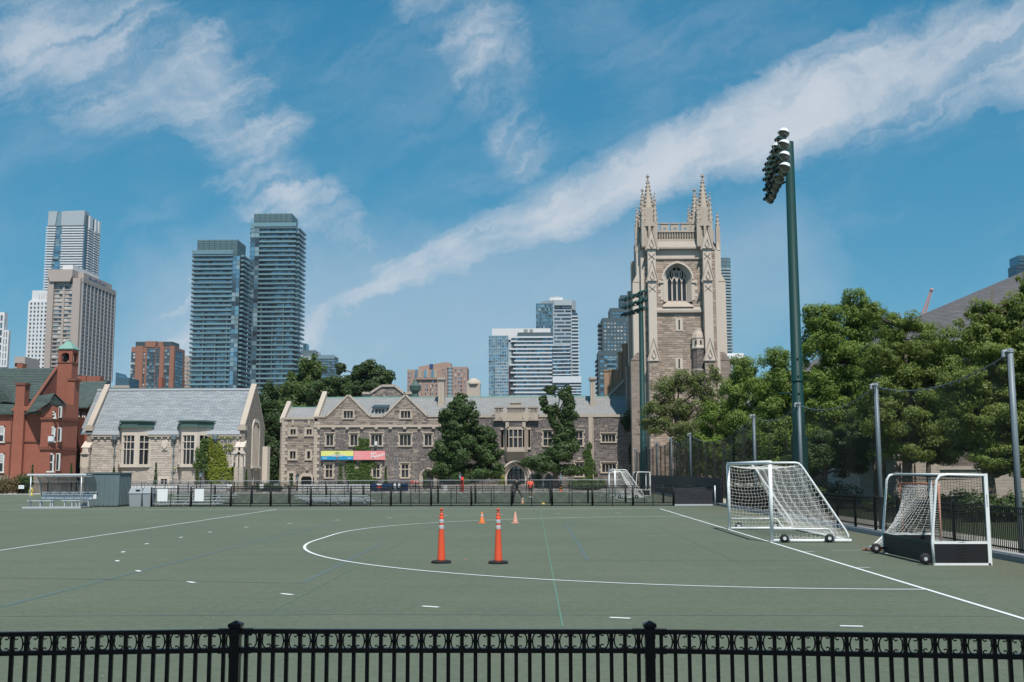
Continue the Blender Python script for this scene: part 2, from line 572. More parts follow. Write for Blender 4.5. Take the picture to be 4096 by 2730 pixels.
def bx(p, name, x0, x1, y0, y1, z0, z1, mat, rz=0):
    o = bpy.data.objects.new(name, cube(mat))
    o.location = Vector(((x0 + x1) / 2, (y0 + y1) / 2, (z0 + z1) / 2)) - org(p)
    o.scale = (abs(x1 - x0), abs(y1 - y0), abs(z1 - z0))
    o.rotation_euler.z = rz
    return adopt(o, p)


class MB:
    def __init__(s):
        s.v, s.f = [], []

    def add(s, v, f):
        k = len(s.v)
        s.v += [tuple(q) for q in v]
        s.f += [tuple(i + k for i in q) for q in f]
        return s

    def box(s, x0, x1, y0, y1, z0, z1, back=True):
        v = [(x, y, z) for x in (x0, x1) for y in (y0, y1) for z in (z0, z1)]
        f = [(0, 1, 3, 2), (4, 6, 7, 5), (0, 4, 5, 1), (0, 2, 6, 4), (1, 5, 7, 3)]
        if back:
            f.append((2, 3, 7, 6))
        return s.add(v, f)

    def prism(s, poly, a, b, axis='y'):
        """poly: 2D points; axis y -> (x,z), x -> (y,z), z -> (x,y)."""
        def pt(q, h):
            return (q[0], h, q[1]) if axis == 'y' else (h, q[0], q[1]) if axis == 'x' else (q[0], q[1], h)
        n = len(poly)
        v = [pt(q, a) for q in poly] + [pt(q, b) for q in poly]
        f = [tuple(range(n)), tuple(range(2 * n - 1, n - 1, -1))]
        f += [(i, i + n, (i + 1) % n + n, (i + 1) % n) for i in range(n)]
        return s.add(v, f)

    def hull8(s, lo, hi):
        """Frustum between two 4-point rings."""
        v = list(lo) + list(hi)
        return s.add(v, [(3, 2, 1, 0), (4, 5, 6, 7), (0, 1, 5, 4), (1, 2, 6, 5), (2, 3, 7, 6), (3, 0, 4, 7)])

    def tube(s, pts, r, n=8, cap=True):
        pts = [Vector(q) for q in pts]
        rs = r if isinstance(r, (list, tuple)) else [r] * len(pts)
        k = len(s.v)
        prev = None
        for i, q in enumerate(pts):
            d = (pts[min(i + 1, len(pts) - 1)] - pts[max(i - 1, 0)])
            if d.length < 1e-9:
                d = Vector((0, 0, 1))
            d.normalize()
            if prev is None:
                a = d.orthogonal().normalized()
            else:
                a = prev - d * prev.dot(d)
                a = a.normalized() if a.length > 1e-6 else d.orthogonal().normalized()
            prev = a
            b = d.cross(a)
            for j in range(n):
                t = 2 * PI * j / n + PI / n
                w = q + (a * math.cos(t) + b * math.sin(t)) * rs[i]
                s.v.append((w.x, w.y, w.z))
        for i in range(len(pts) - 1):
            for j in range(n):
                j2 = (j + 1) % n
                s.f.append((k + i * n + j, k + i * n + j2, k + (i + 1) * n + j2, k + (i + 1) * n + j))
        if cap:
            s.f.append(tuple(k + j for j in range(n - 1, -1, -1)))
            e = k + (len(pts) - 1) * n
            s.f.append(tuple(e + j for j in range(n)))
        return s

    def lathe(s, c, prof, n=16, rot=0, sx=1, sy=1):
        k = len(s.v)
        for r, z in prof:
            for j in range(n):
                t = 2 * PI * j / n + rot
                s.v.append((c[0] + r * math.cos(t) * sx, c[1] + r * math.sin(t) * sy, c[2] + z))
        for i in range(len(prof) - 1):
            for j in range(n):
                j2 = (j + 1) % n
                s.f.append((k + i * n + j, k + i * n + j2, k + (i + 1) * n + j2, k + (i + 1) * n + j))
        s.f.append(tuple(k + j for j in range(n - 1, -1, -1)))
        e = k + (len(prof) - 1) * n
        s.f.append(tuple(e + j for j in range(n)))
        return s

    def build(s, p, name, mat, smooth=False, kind=None, label=None):
        o_ = org(p)
        me = bpy.data.meshes.new(name)
        me.from_pydata([(x - o_.x, y - o_.y, z - o_.z) for x, y, z in s.v], [], s.f)
        me.materials.append(K[mat] if isinstance(mat, str) else mat)
        if smooth:
            me.shade_smooth()
        o = bpy.data.objects.new(name, me)
        if kind:
            o['kind'] = kind
        if label:
            o['label'] = label
        return adopt(o, p)


def quads(p, name, P, mat, kind=None):
    """P: (n,4,3) array of loose quads."""
    n = len(P)
    o_ = org(p)
    P = P - np.array((o_.x, o_.y, o_.z))
    me = bpy.data.meshes.new(name)
    me.vertices.add(n * 4)
    me.vertices.foreach_set('co', P.reshape(-1).astype(np.float32))
    me.loops.add(n * 4)
    me.loops.foreach_set('vertex_index', np.arange(n * 4, dtype=np.int32))
    me.polygons.add(n)
    me.polygons.foreach_set('loop_start', np.arange(0, n * 4, 4, dtype=np.int32))
    me.update(calc_edges=True)
    me.materials.append(K[mat])
    o = bpy.data.objects.new(name, me)
    if kind:
        o['kind'] = kind
    return adopt(o, p)


def copy_tree(o, parent=None):
    c = o.copy()
    COL.objects.link(c)
    c.parent = parent
    if o.name in ORG:
        ORG[c.name] = ORG[o.name]
    for ch in list(o.children):
        copy_tree(ch, c)
    return c


def text(p, name, body, x, y, z, size, mat, sx=1.0, shear=0.0, rot=(PI / 2, 0, 0), align='LEFT', extrude=.004):
    cu = bpy.data.curves.new(name, 'FONT')
    cu.body = body
    cu.size = size
    cu.extrude = extrude
    cu.offset = size * .018
    cu.align_x = align
    cu.shear = shear
    cu.materials.append(K[mat])
    tmp = bpy.data.objects.new('tmp', cu)
    me = bpy.data.meshes.new_from_object(tmp)
    bpy.data.objects.remove(tmp)
    o = bpy.data.objects.new(name, me)
    o.location = Vector((x, y, z)) - org(p)
    o.rotation_euler = rot
    o.scale = (sx, 1, 1)
    return adopt(o, p)


def structure(o):
    o['kind'] = 'structure'
    return o
K['print_olive'] = M('print_olive', (.32, .38, .16), .7, .35, 3)
K['print_slate'] = M('print_slate', (.1, .17, .28), .7, .2, 3)
K['print_rose'] = M('print_rose', (.85, .5, .5), .7, .05, 3)
K['litter'] = M('litter', (.5, .46, .38), .9, .2, 3, ramp=[(.4, .38, .33), (.3, .23, .15), (.2, .19, .14), (.3, .27, .22)])
m_ = bpy.data.materials.new('haze')
m_.use_nodes = True
m_.node_tree.nodes.remove(m_.node_tree.nodes['Principled BSDF'])
pv = m_.node_tree.nodes.new('ShaderNodeVolumePrincipled')
pv.inputs['Color'].default_value = (.9, .95, 1, 1)
pv.inputs['Density'].default_value = .00005
pv.inputs['Anisotropy'].default_value = .0
m_.node_tree.links.new(pv.outputs[0], m_.node_tree.nodes['Material Output'].inputs['Volume'])
K['haze'] = m_
K['leaf_mid'] = leafm('leaf_mid', (.05, .088, .02), (.1, .15, .036), .28)

# ------------------------------------------------------------------ ground, field and painted markings
def sheet(name, poly, z, mat, kind='structure', parent=None):
    me = bpy.data.meshes.new(name)
    o_ = org(parent) if parent else Vector((0, 0, 0))
    me.from_pydata([(x - o_.x, y - o_.y, z) for x, y in poly], [], [tuple(range(len(poly)))])
    me.materials.append(K[mat])
    o = bpy.data.objects.new(name, me)
    adopt(o, parent)
    if parent is None:
        o['kind'] = kind
    return o


sheet('ground', [(-2500, -260), (2500, -260), (2500, 2500), (-2500, 2500)], -.06, 'asphalt')
sheet('path', [(-160, 96.5), (12.3, 115.4), (12.3, 124), (-160, 112)], -.012, 'concrete')
sheet('courtyard', [(-160, 112), (60, 124.5), (60, 200), (-160, 200)], -.016, 'sand_path')
sheet('lawn', [(15.2, -10), (60, -10), (60, 124), (15.2, 124)], -.008, 'lawn')
sheet('footpath', [(12.3, -10), (15.2, -10), (15.2, 124), (12.3, 124)], -.004, 'sand_path')
field = sheet('turf_field', [(-160, -3), (11.75, -3), (11.75, 115.3), (-160, 96.4)], 0, 'turf')
kerb = MB().box(11.75, 12.3, -3, 116, -.05, .15).build(None, 'kerb', 'concrete_grey')
structure(kerb)
fk = MB()
fk.prism([(-160, 96.4), (11.75, 115.3), (11.75, 115.75), (-160, 96.85)], -.03, .09, 'z')
structure(fk.build(None, 'kerb', 'concrete'))

XB, YC = 7.39, 37.40


def strip(pts, w, z, mat, name='field_line'):
    """Painted line of width w along ground points."""
    v, f = [], []
    pts = [Vector((q[0], q[1])) for q in pts]
    for i, q in enumerate(pts):
        d = (pts[min(i + 1, len(pts) - 1)] - pts[max(i - 1, 0)]).normalized()
        nrm = Vector((-d.y, d.x)) * (w / 2)
        v += [(q.x + nrm.x, q.y + nrm.y, z), (q.x - nrm.x, q.y - nrm.y, z)]
    for i in range(len(pts) - 1):
        f.append((2 * i, 2 * i + 1, 2 * i + 3, 2 * i + 2))
    me = bpy.data.meshes.new(name)
    me.from_pydata(v, [], f)
    me.materials.append(K[mat])
    return adopt(bpy.data.objects.new(name, me), field)


strip([(XB, 5), (XB, 64.9)], .085, .008, 'line_white')
strip([(-90, 64.9), (XB + .04, 64.9)], .085, .0085, 'line_white')
strip([(XB - 22.9, 5), (XB - 22.9, 64.85)], .08, .008, 'line_white')
arc = [(XB - 14.63 * math.sin(a), YC - 1.83 - 14.63 * math.cos(a)) for a in np.linspace(0, PI / 2, 40)]
arc += [(XB - 14.63 * math.sin(a), YC + 1.83 - 14.63 * math.cos(a)) for a in np.linspace(PI / 2, PI, 40)]
strip(arc, .085, .0095, 'line_white', 'circle_line')
for px, py in [(1347.7, 2082), (1160, 2094.6), (985, 2110), (839.5, 2129.7), (723.5, 2151), (587, 2176.7), (492.7, 2209.4), (469, 2245),
               (552.8, 2285.6), (764.6, 2330.8), (1147.7, 2379), (1722, 2429), (2480, 2474), (3406, 2507), (1558, 2072.6), (1781, 2065),
               (2007, 2059.5), (2232, 2055.9), (2471.5, 2054)]:
    x, y = gnd(px, py)
    vv = y - YC
    c = Vector((XB, YC + (1.83 if vv > 0 else -1.83)))
    rr = (Vector((x, y)) - c)
    t = Vector((-rr.y, rr.x)).normalized() * .16
    strip([(x - t.x, y - t.y), (x + t.x, y + t.y)], .1, .008, 'line_white', 'dash')
for v in (-11.83, -6.83, -1.83, 6.83, 11.83):
    strip([(XB + .05, YC + v), (XB + .36, YC + v)], .06, .009, 'line_white', 'dash')
a_, b_ = gnd(3332, 2204), gnd(3452, 2202)
strip([a_, b_], .05, .008, 'line_worn', 'dash')
for pts, w, m in [([(0, 2429), (571, 2283), (1089, 2152), (1360, 2090)], .13, 'blue_line'), ([(0, 2312), (1208, 2334)], .06, 'blue_line'),
                  ([(1215, 2332), (1537, 2171)], .1, 'blue_line'), ([(-100, 2467), (1400, 2459), (2500, 2461), (4000, 2466)], .05, 'blue_line'),
                  ([(2266, 2099), (2352, 2241)], .1, 'blue_line'), ([(2356, 2244), (3290, 2244)], .035, 'blue_line')]:
    strip([gnd(*q) for q in pts], w, .004, m, 'worn_line')
for pts, w in [([(2162, 2042), (2251, 2510)], .03), ([(1850, 2041), (1090, 2446)], .018), ([(2616, 2101), (2977, 2260)], .015)]:
    strip([gnd(*q) for q in pts], w, .006, 'green_line', 'worn_line')
strip([gnd(2380, 1976), gnd(2548, 2014)], .085, .008, 'line_white')
strip([gnd(1474, 1993), gnd(1620, 1977)], .09, .008, 'line_worn')
strip([gnd(1828, 1992), gnd(1880, 1984), gnd(2060, 1981)], .08, .008, 'line_worn')
strip([gnd(0, 2021), gnd(130, 2018.5)], .08, .008, 'line_worn')
strip([(-70, 99.8), (6.6, 108)], .08, .008, 'line_worn')


# ------------------------------------------------------------------ masonry helpers
def arch(cx, w, zs, zt, n=14):
    """Two-centred pointed arch from left spring to right spring."""
    h = zt - zs
    a = w / 2
    r = (a * a + h * h) / (2 * a)
    th = math.asin(min(1, h / r))
    L = [(cx - a + r - r * math.cos(t), zs + r * math.sin(t)) for t in np.linspace(0, th, n)]
    return L + [(2 * cx - x, z) for x, z in reversed(L[:-1])]


class Wall:
    """A front wall: openings are taken out of backing and stones alike."""
    def __init__(s, T, y, span):
        s.T, s.y, s.span, s.op, s.ed = T, y, span, [], []

    def rect(s, x0, x1, z0, z1):
        s.op.append(lambda z: (x0, x1) if z0 < z < z1 else None)
        s.ed += [z0, z1]

    def arch(s, cx, w, z0, zs, zt):
        pts = arch(cx, w, zs, zt, 30)
        half = pts[:30]

        def f(z):
            if z < z0 or z > zt:
                return None
            if z <= zs:
                return (cx - w / 2, cx + w / 2)
            for (xa, za), (xb, zb) in zip(half[:-1], half[1:]):
                if za <= z <= zb:
                    x = xa + (xb - xa) * (z - za) / max(zb - za, 1e-6)
                    return (x, 2 * cx - x)
            return None
        s.op.append(f)
        s.ed += [z0, zs] + [zs + (zt - zs) * i / 16 for i in range(17)]

    def free(s, z):
        sp = s.span(z)
        iv = [list(q) for q in ([sp] if sp and not isinstance(sp[0], (tuple, list)) else (sp or []))]
        for f in s.op:
            o = f(z)
            if not o:
                continue
            nv = []
            for a, b in iv:
                if o[1] <= a or o[0] >= b:
                    nv.append([a, b])
                    continue
                if o[0] > a:
                    nv.append([a, o[0]])
                if o[1] < b:
                    nv.append([o[1], b])
            iv = nv
        return iv

    def backing(s, z0, z1, mat, thick=.55, extra=(), name='wall'):
        e = sorted({round(q, 3) for q in s.ed + [z0, z1] + list(extra) if z0 <= q <= z1})
        mb = MB()
        for a, b in zip(e[:-1], e[1:]):
            if b - a < 1e-3:
                continue
            for x0, x1 in s.free((a + b) / 2):
                mb.box(x0, x1, s.y, s.y + thick, a, b)
        return mb.build(s.T, name, mat)

    def stones(s, z0, z1, pick, parent, ch=(.18, .29), ln=(.35, .92), one=0):
        """Random-coursed stones; pick(x, z) -> material. The largest `one` are pieces of their own."""
        acc = []
        z = z0
        while z < z1 - .08:
            h = min(R.uniform(*ch), z1 - z)
            for x0, x1 in s.free(z + h / 2):
                x = x0
                while x < x1 - .06:
                    L = min(R.uniform(*ln), x1 - x)
                    if x1 - x - L < .2:
                        L = x1 - x
                    if h > .24 and R.random() < .16:
                        acc.append((x, x + L, z, z + h * .5))
                        acc.append((x, x + L, z + h * .5, z + h))
                    else:
                        acc.append((x, x + L, z, z + h))
                    x += L
            z += h
        acc.sort(key=lambda q: -(q[1] - q[0]) * (q[3] - q[2]))
        mbs = {}
        j = .027
        for i, (a, b, c, d) in enumerate(acc):
            m = pick((a + b) / 2, (c + d) / 2)
            p = R.uniform(.03, .075)
            if i < one:
                bx(parent, 'stone', a + j, b - j, s.y - p, s.y + .02, c + j * .8, d - j * .8, m)
            else:
                mbs.setdefault(m, MB()).box(a + j, b - j, s.y - p, s.y + .02, c + j * .8, d - j * .8, False)
        for m, mb in mbs.items():
            mb.build(parent, 'stones', m, kind='stuff')


def ringm(mb, inner, outer, y0, y1):
    """Band between two polylines with the same number of points."""
    n = len(inner)
    v = [(x, y0, z) for x, z in inner] + [(x, y0, z) for x, z in outer] + [(x, y1, z) for x, z in inner] + [(x, y1, z) for x, z in outer]
    f = []
    for i in range(n - 1):
        f += [(i, i + 1, n + i + 1, n + i), (2 * n + i, 3 * n + i, 3 * n + i + 1, 2 * n + i + 1),
              (i, 2 * n + i, 2 * n + i + 1, i + 1), (n + i, n + i + 1, 3 * n + i + 1, 3 * n + i)]
    f += [(0, n, 3 * n, 2 * n), (n - 1, 3 * n - 1, 4 * n - 1, 2 * n - 1)]
    mb.add(v, f)


def gothic(W_, r, lights, tr=(), sur=.22, mat='limestone', hood=True, dep=.32, heads=True, quoin=True):
    """Mullioned window; r = glass opening (x0, x1, z0, z1). Returns the window part."""
    T, y = W_.T, W_.y
    x0, x1, z0, z1 = r
    mb = MB()
    pr = .1
    mb.box(x0 - sur, x0, y - pr, y + dep, z0, z1)
    mb.box(x1, x1 + sur, y - pr, y + dep, z0, z1)
    mb.box(x0 - sur, x1 + sur, y - pr, y + dep, z1, z1 + sur)
    mb.box(x0 - sur - .05, x1 + sur + .05, y - pr - .1, y + dep, z0 - sur * .9, z0)
    if hood:
        mb.box(x0 - sur - .12, x1 + sur + .12, y - pr - .14, y - pr + .05, z1 + sur, z1 + sur + .12)
        for sx in (x0 - sur - .12, x1 + sur - .02):
            mb.box(sx, sx + .14, y - pr - .12, y - pr + .05, z1 - .25, z1 + sur)
    if quoin:
        for k, zz in enumerate(np.arange(z0, z1 - .3, .86)):
            mb.box(x0 - sur - .16, x0 - sur, y - pr + .01, y, zz + .12, zz + .42)
            mb.box(x1 + sur, x1 + sur + .16, y - pr + .01, y, zz + .12, zz + .42)
    w = mb.build(T, 'window', mat)
    lw = (x1 - x0) / lights
    mw = .085
    zs = [z0] + [z0 + (z1 - z0) * t for t in tr] + [z1]
    for i in range(1, lights):
        bx(w, 'mullion', x0 + lw * i - mw / 2, x0 + lw * i + mw / 2, y, y + .2, z0, z1, mat)
    for t in zs[1:-1]:
        bx(w, 'transom', x0, x1, y + .02, y + .19, t - .06, t + .06, mat)
    for i in range(lights):
        for a, b in zip(zs[:-1], zs[1:]):
            bx(w, 'pane', x0 + lw * i + .02, x0 + lw * (i + 1) - .02, y + .21, y + .25, a, b, 'glass_old')
            if heads and b - a > .5:                 # little arched head of each light
                cx = x0 + lw * (i + .5)
                ww = lw - mw
                pts = arch(cx, ww, b - ww * .55, b - .03, 5)
                hb = MB()
                hb.prism(pts + [(cx + ww / 2, b + .01), (cx - ww / 2, b + .01)], y + .05, y + .18)
                hb.build(w, 'light_head', mat)
    # lead lattice
    lat = MB()
    for i in range(lights):
        for q in np.arange(x0 + lw * i + .16, x0 + lw * (i + 1) - .1, .17):
            lat.box(q, q + .014, y + .195, y + .21, z0, z1)
    for q in np.arange(z0 + .2, z1 - .05, .24):
        lat.box(x0, x1, y + .194, y + .209, q, q + .014)
    lat.build(w, 'leading', 'lead_dark', kind='stuff')
    W_.rect(x0 - sur + .02, x1 + sur - .02, z0 - sur * .9 + .02, z1 + sur - .02)
    return w


K['lead_dark'] = M('lead_dark', (.06, .063, .066), .6, .1, 5)


def slope(mb, x0, x1, ya, za, yb, zb, th=.18):
    """Roof slab from eave (ya, za) up to ridge (yb, zb)."""
    mb.add([(x0, ya, za), (x1, ya, za), (x1, yb, zb), (x0, yb, zb), (x0, ya, za - th), (x1, ya, za - th), (x1, yb, zb - th), (x0, yb, zb - th)],
           [(0, 1, 2, 3), (7, 6, 5, 4), (0, 4, 5, 1), (3, 2, 6, 7), (0, 3, 7, 4), (1, 5, 6, 2)])
    return mb


def slate_rows(p, x0, x1, ya, za, yb, zb, mat, n):
    """Overlapping slate courses as real steps over the slope."""
    mb = MB()
    L = math.hypot(yb - ya, zb - za)
    ny, nz = -(zb - za) / L, (yb - ya) / L
    for i in range(n):
        a, b = i / n, (i + 1.15) / n
        b = min(b, 1)
        e0, e1 = .05, .012
        A = (ya + (yb - ya) * a, za + (zb - za) * a)
        B = (ya + (yb - ya) * b, za + (zb - za) * b)
        mb.add([(x0, A[0] + ny * e0, A[1] + nz * e0), (x1, A[0] + ny * e0, A[1] + nz * e0), (x1, B[0] + ny * e1, B[1] + nz * e1), (x0, B[0] + ny * e1, B[1] + nz * e1),
                (x0, A[0], A[1]), (x1, A[0], A[1])], [(0, 1, 2, 3), (4, 5, 1, 0)])
    return mb.build(p, 'slate_courses', mat, kind='stuff')


def coping(mb, pts, y0, y1, th=.28):
    """Raking coping along (x, z) points, laid on top of the wall."""
    for (xa, za), (xb, zb) in zip(pts[:-1], pts[1:]):
        d = Vector((xb - xa, zb - za)).normalized()
        n = Vector((-d.y, d.x))
        if n.y < 0:
            n = -n
        mb.prism([(xa, za), (xb, zb), (xb + n.x * th, zb + n.y * th), (xa + n.x * th, za + n.y * th)], y0, y1)


def ivy(p, name, spots, y, mat, n, leaf=.16, thick=.22):
    """Climber on a wall: spots = (x, z, rx, rz, weight)."""
    big = spots
    spots = []
    for (x, z, rx, rz, w) in big:                           # ragged edge: break each patch into tufts
        for k in range(9):
            a, q = R.uniform(0, 2 * PI), R.uniform(.1, 1.0)
            f = R.uniform(.22, .5)
            spots.append((x + rx * q * math.cos(a), max(.2, z + rz * q * math.sin(a)), rx * f, rz * f, w * f * f))
    wsum = sum(s_[4] for s_ in spots)
    P = []
    for (x, z, rx, rz, w) in spots:
        k = int(n * w / wsum)
        a = NP.uniform(0, 2 * PI, k)
        r = np.sqrt(NP.uniform(0, 1, k))
        c = np.stack([x + rx * r * np.cos(a), y - NP.uniform(.05, thick, k), z + rz * r * np.sin(a)], 1)
        P.append(leafquads(c, leaf * NP.uniform(.7, 1.3, k), np.tile([0, -1.0, .55], (k, 1)), .5))
    return quads(p, name, np.concatenate(P), mat)


def leafquads(c, s, nrm, jitter, asp=.75):
    k = len(c)
    n = nrm + NP.normal(0, jitter, (k, 3))
    n /= np.linalg.norm(n, axis=1, keepdims=True) + 1e-9
    t = np.cross(n, NP.normal(0, 1, (k, 3)))
    t /= np.linalg.norm(t, axis=1, keepdims=True) + 1e-9
    b = np.cross(n, t)
    s = np.asarray(s).reshape(-1, 1)
    fold = n * s * .18
    return np.stack([c - t * s * .55, c - b * s * .5 * asp + fold, c + t * s * .6, c + b * s * .5 * asp + fold], 1)


def zone(ox, oy, sc):
    def f(zx, zy):
        return ox + zx / sc, oy + zy / sc
    return f


def rect_at(Z, Y, x0, y0, x1, y1):
    xm, ym = (x0 + x1) / 2, (y0 + y1) / 2
    a = at(*Z(x0, ym), Y)[0]
    b = at(*Z(x1, ym), Y)[0]
    c = at(*Z(xm, y1), Y)[1]
    d = at(*Z(xm, y0), Y)[1]
    return a, b, c, d


Z3, Z4, Z5, Z6 = zone(0, 1350, 2.24), zone(300, 1500, 2.851), zone(1050, 1500, 2.851), zone(1700, 1500, 2.851)
S1, S2, S3, S4 = zone(1550, 1150, 2.768), zone(2350, 650, 3.136), zone(2350, 1100, 2.851), zone(2350, 1550, 2.851)
L1, L2 = zone(0, 800, 2.24), zone(650, 820, 2.01)

# ------------------------------------------------------------------ college hall (long stone range across the far end)
YH = 148.0


def X5(zx, zy=900, Y=YH):
    return at(*Z5(zx, zy), Y)[0]


def H5(zy, zx=1000, Y=YH):
    return at(*Z5(zx, zy), Y)[1]


def X6(zx, zy=700, Y=YH):
    return at(*Z6(zx, zy), Y)[0]


def H6(zy, zx=1000, Y=YH):
    return at(*Z6(zx, zy), Y)[1]


def college_hall():
    xl, xr = X5(218), X6(2420)
    T = thing('stone_college_hall', 'long grey and buff stone gothic hall with slate roof behind the fields', 'building', ((xl + xr) / 2, YH, 0))
    # --- west wing (lower) ------------------------------------------------
    xa, xb = X5(218), X5(588)
    zA = H5(505, 400)
    wa = Wall(T, YH + .12, lambda z: (xa, xb))
    for q, n, tr in [((318, 620, 377, 682), 2, ()), ((502, 620, 560, 682), 2, ()), ((312, 872, 376, 956), 2, ()), ((508, 872, 542, 956), 1, ()), ((302, 1122, 350, 1235), 1, (.6,))]:
        gothic(wa, rect_at(Z5, YH, *q), n, tr, hood=False, sur=.28)
    dx0, dx1 = X5(440, 1200), X5(562, 1200)
    dcx = (dx0 + dx1) / 2
    zs, zt = H5(1195, 500), H5(1158, 500)
    wa.arch(dcx, dx1 - dx0, 0, zs, zt)
    back = wa.backing(0, zA, 'mortar_buff')
    wa.stones(.05, zA - .1, lambda x, z: 'stone_buff' if R.random() < .72 else 'stone_grey', back, one=40)
    mb = MB()
    ringm(mb, arch(dcx, dx1 - dx0, zs, zt), arch(dcx, dx1 - dx0 + .7, zs, zt + .45), YH - .1, YH + .45)
    mb.box(dcx - (dx1 - dx0) / 2 - .35, dx0, YH - .1, YH + .45, 0, zs)
    mb.box(dx1, dx1 + .35, YH - .1, YH + .45, 0, zs)
    ar = mb.build(T, 'doorway', 'limestone')
    bx(ar, 'door', dx0, dx1, YH + .5, YH + .6, 0, zt, 'door_dark')
    # --- main gabled range + east range ------------------------------------
    x0, xg, x1 = X5(588), X5(2035), X6(2420)
    zP, zE = H5(485, 1300), H6(475, 1200)
    gab = []
    for ax, l_, r_ in ((980, 730, 1225), (1630, 1385, 1878)):
        gab.append((X5(ax, 240), H5(240, ax), X5(l_, 485), X5(r_, 485)))

    def span(z):
        iv = []
        if z < zE:
            iv.append((x0, x1))
        elif z < zP:
            iv.append((x0, xg))
        for cx, zt_, a, b in gab:
            if z >= zP and z < zt_:
                k = (z - zP) / (zt_ - zP)
                iv.append((a + (cx - a) * k, b + (cx - b) * k))
        return iv
    wm = Wall(T, YH, span)
    spec5 = [((927, 412, 1032, 493), 3, ()), ((1580, 412, 1686, 493), 3, ()),
             ((730, 682, 806, 805), 2, ()), ((1005, 682, 1082, 805), 2, ()), ((1240, 682, 1362, 805), 3, ()), ((1568, 682, 1691, 805), 3, ()), ((1852, 682, 1928, 805), 2, ()),
             ((722, 1022, 797, 1168), 2, (.62,)), ((990, 1060, 1036, 1122), 1, ()), ((1262, 1022, 1336, 1168), 2, (.62,)), ((1588, 1022, 1664, 1168), 2, (.62,))]
    wins = []
    for q, n, tr in spec5:
        wins.append(gothic(wm, rect_at(Z5, YH, *q), n, tr, sur=.2, hood=q[1] > 600))
    for q, n, tr in [((1352, 645, 1446, 808), 2, (.5,)), ((1676, 650, 1795, 808), 3, (.5,)), ((2018, 684, 2168, 762), 4, ()), ((2020, 1015, 2176, 1108), 4, ()),
                     ((1722, 1010, 1800, 1155), 2, (.55,)), ((590, 660, 700, 790), 3, (.5,)), ((330, 660, 430, 790), 2, (.5,))]:
        gothic(wm, rect_at(Z6, YH, *q), n, tr, sur=.2)
    # arched doorway under the trees
    cx, w_ = X5(1888, 1150), X5(1950, 1150) - X5(1826, 1150)
    zs, zt = H5(1172, 1888), H5(1098, 1888)
    zo = H5(1068, 1888)
    wm.arch(cx, w_ + .6, 0, zs, zo - .3)
    mb = MB()
    for k, dd in ((0, 0), (1, .28), (2, .56)):
        ringm(mb, arch(cx, w_ + dd, zs, zt + dd * .55), arch(cx, w_ + dd + .3, zs, zt + (dd + .3) * .55), YH - .12 + .16 * (2 - k), YH + .6)
        for sx in (-1, 1):
            u = cx + sx * (w_ + dd) / 2
            mb.box(min(u, u + sx * .15), max(u, u + sx * .15), YH - .12 + .16 * (2 - k), YH + .6, 0, zs)
    ar = mb.build(T, 'doorway', 'limestone')
    bx(ar, 'door', cx - w_ / 2, cx + w_ / 2, YH + .5, YH + .58, 0, zt, 'door_dark')
    # entrance archway with open passage
    ecx, ew = X6(1037, 1100), X6(1140, 1100) - X6(934, 1100)
    ezs, ezt = H6(1172, 1037), H6(1042, 1037)
    wm.arch(ecx, ew + .5, 0, ezs, ezt + .4)
    # oriel recess is covered by the oriel itself
    ox0, ox1, oz0, oz1 = rect_at(Z6, YH, 868, 628, 1200, 828)
    wm.rect(ox0 + .2, ox1 - .2, oz0 + .1, oz1 - .1)
    zS = H5(590, 1300)

    def pick(x, z):
        if z > zS and x < xg:
            return 'stone_buff' if R.random() < .85 else 'stone_grey'
        if z > zS - 1.1 and x < xg:
            return 'stone_buff' if R.random() < .35 else 'stone_grey'
        return 'stone_grey' if R.random() < .93 else 'stone_buff'
    back = wm.backing(0, gab[0][1] + .2, 'mortar_grey', extra=[zE, zP] + [zP + i * .22 for i in range(22)])
    wm.stones(.05, gab[0][1] - .2, pick, back, one=255)
    # string course with corbels
    st = MB().box(x0 - .1, xg, YH - .22, YH, zS - .1, zS + .1).box(x0 - .1, xg, YH - .14, YH, zS + .1, zS + .22).build(T, 'string_course', 'limestone')
    for zx in (645, 812, 970, 1138, 1300, 1462, 1625, 1792, 1955):
        u = X5(zx, 598)
        MB().prism([(u - .28, zS - .1), (u + .28, zS - .1), (u + .15, zS - .38), (u - .15, zS - .38)], YH - .3, YH).build(st, 'corbel', 'lime_weathered')
    # copings
    cp = MB()
    p_ = [(x0 - .1, zP)]
    for cx, zt_, a, b in gab:
        p_ += [(a, zP), (cx, zt_), (b, zP)]
    p_.append((xg, zP))
    coping(cp, p_, YH - .16, YH + .5, .24)
    cp.build(T, 'gable_coping', 'limestone')
    MB().box(xg, x1, YH - .16, YH + .5, zE - .12, zE + .22).build(T, 'parapet_coping', 'limestone')
    MB().box(xa - .1, xb, YH - .05, YH + .6, zA - .05, zA + .24).build(T, 'parapet_coping', 'limestone')
    # quoins at the corners
    q_ = MB()
    for xq, ztop, yy in ((x0, zP, YH), (xa, zA, YH + .12)):
        z = .1
        k = 0
        while z < ztop - .4:
            q_.box(xq - .06, xq + (.75 if k % 2 else .45), yy - .1, yy + .4, z, z + .42)
            z += .45
            k += 1
    q_.build(T, 'quoins', 'limestone')
    u = X6(1890, 700)
    MB().box(u - .3, u + .3, YH - .14, YH + .1, 0, zE).box(u + .22, u + .36, YH - .26, YH - .12, .3, zE - .3).build(T, 'pilaster', 'limestone')
    for zx, za in ((347, 520), (530, 520)):
        u = X5(zx, 540)
        bx(T, 'buttress_strip', u - .12, u + .12, YH - .1, YH + .12, H5(575, zx), H5(515, zx), 'limestone')
    # --- roofs --------------------------------------------------------------
    dR = 6.0
    zR = at(*Z5(1200, 262), YH + dR)[1]
    rx0, rx1 = X5(660, 400, YH + 3), X6(2500, 400, YH + 3)
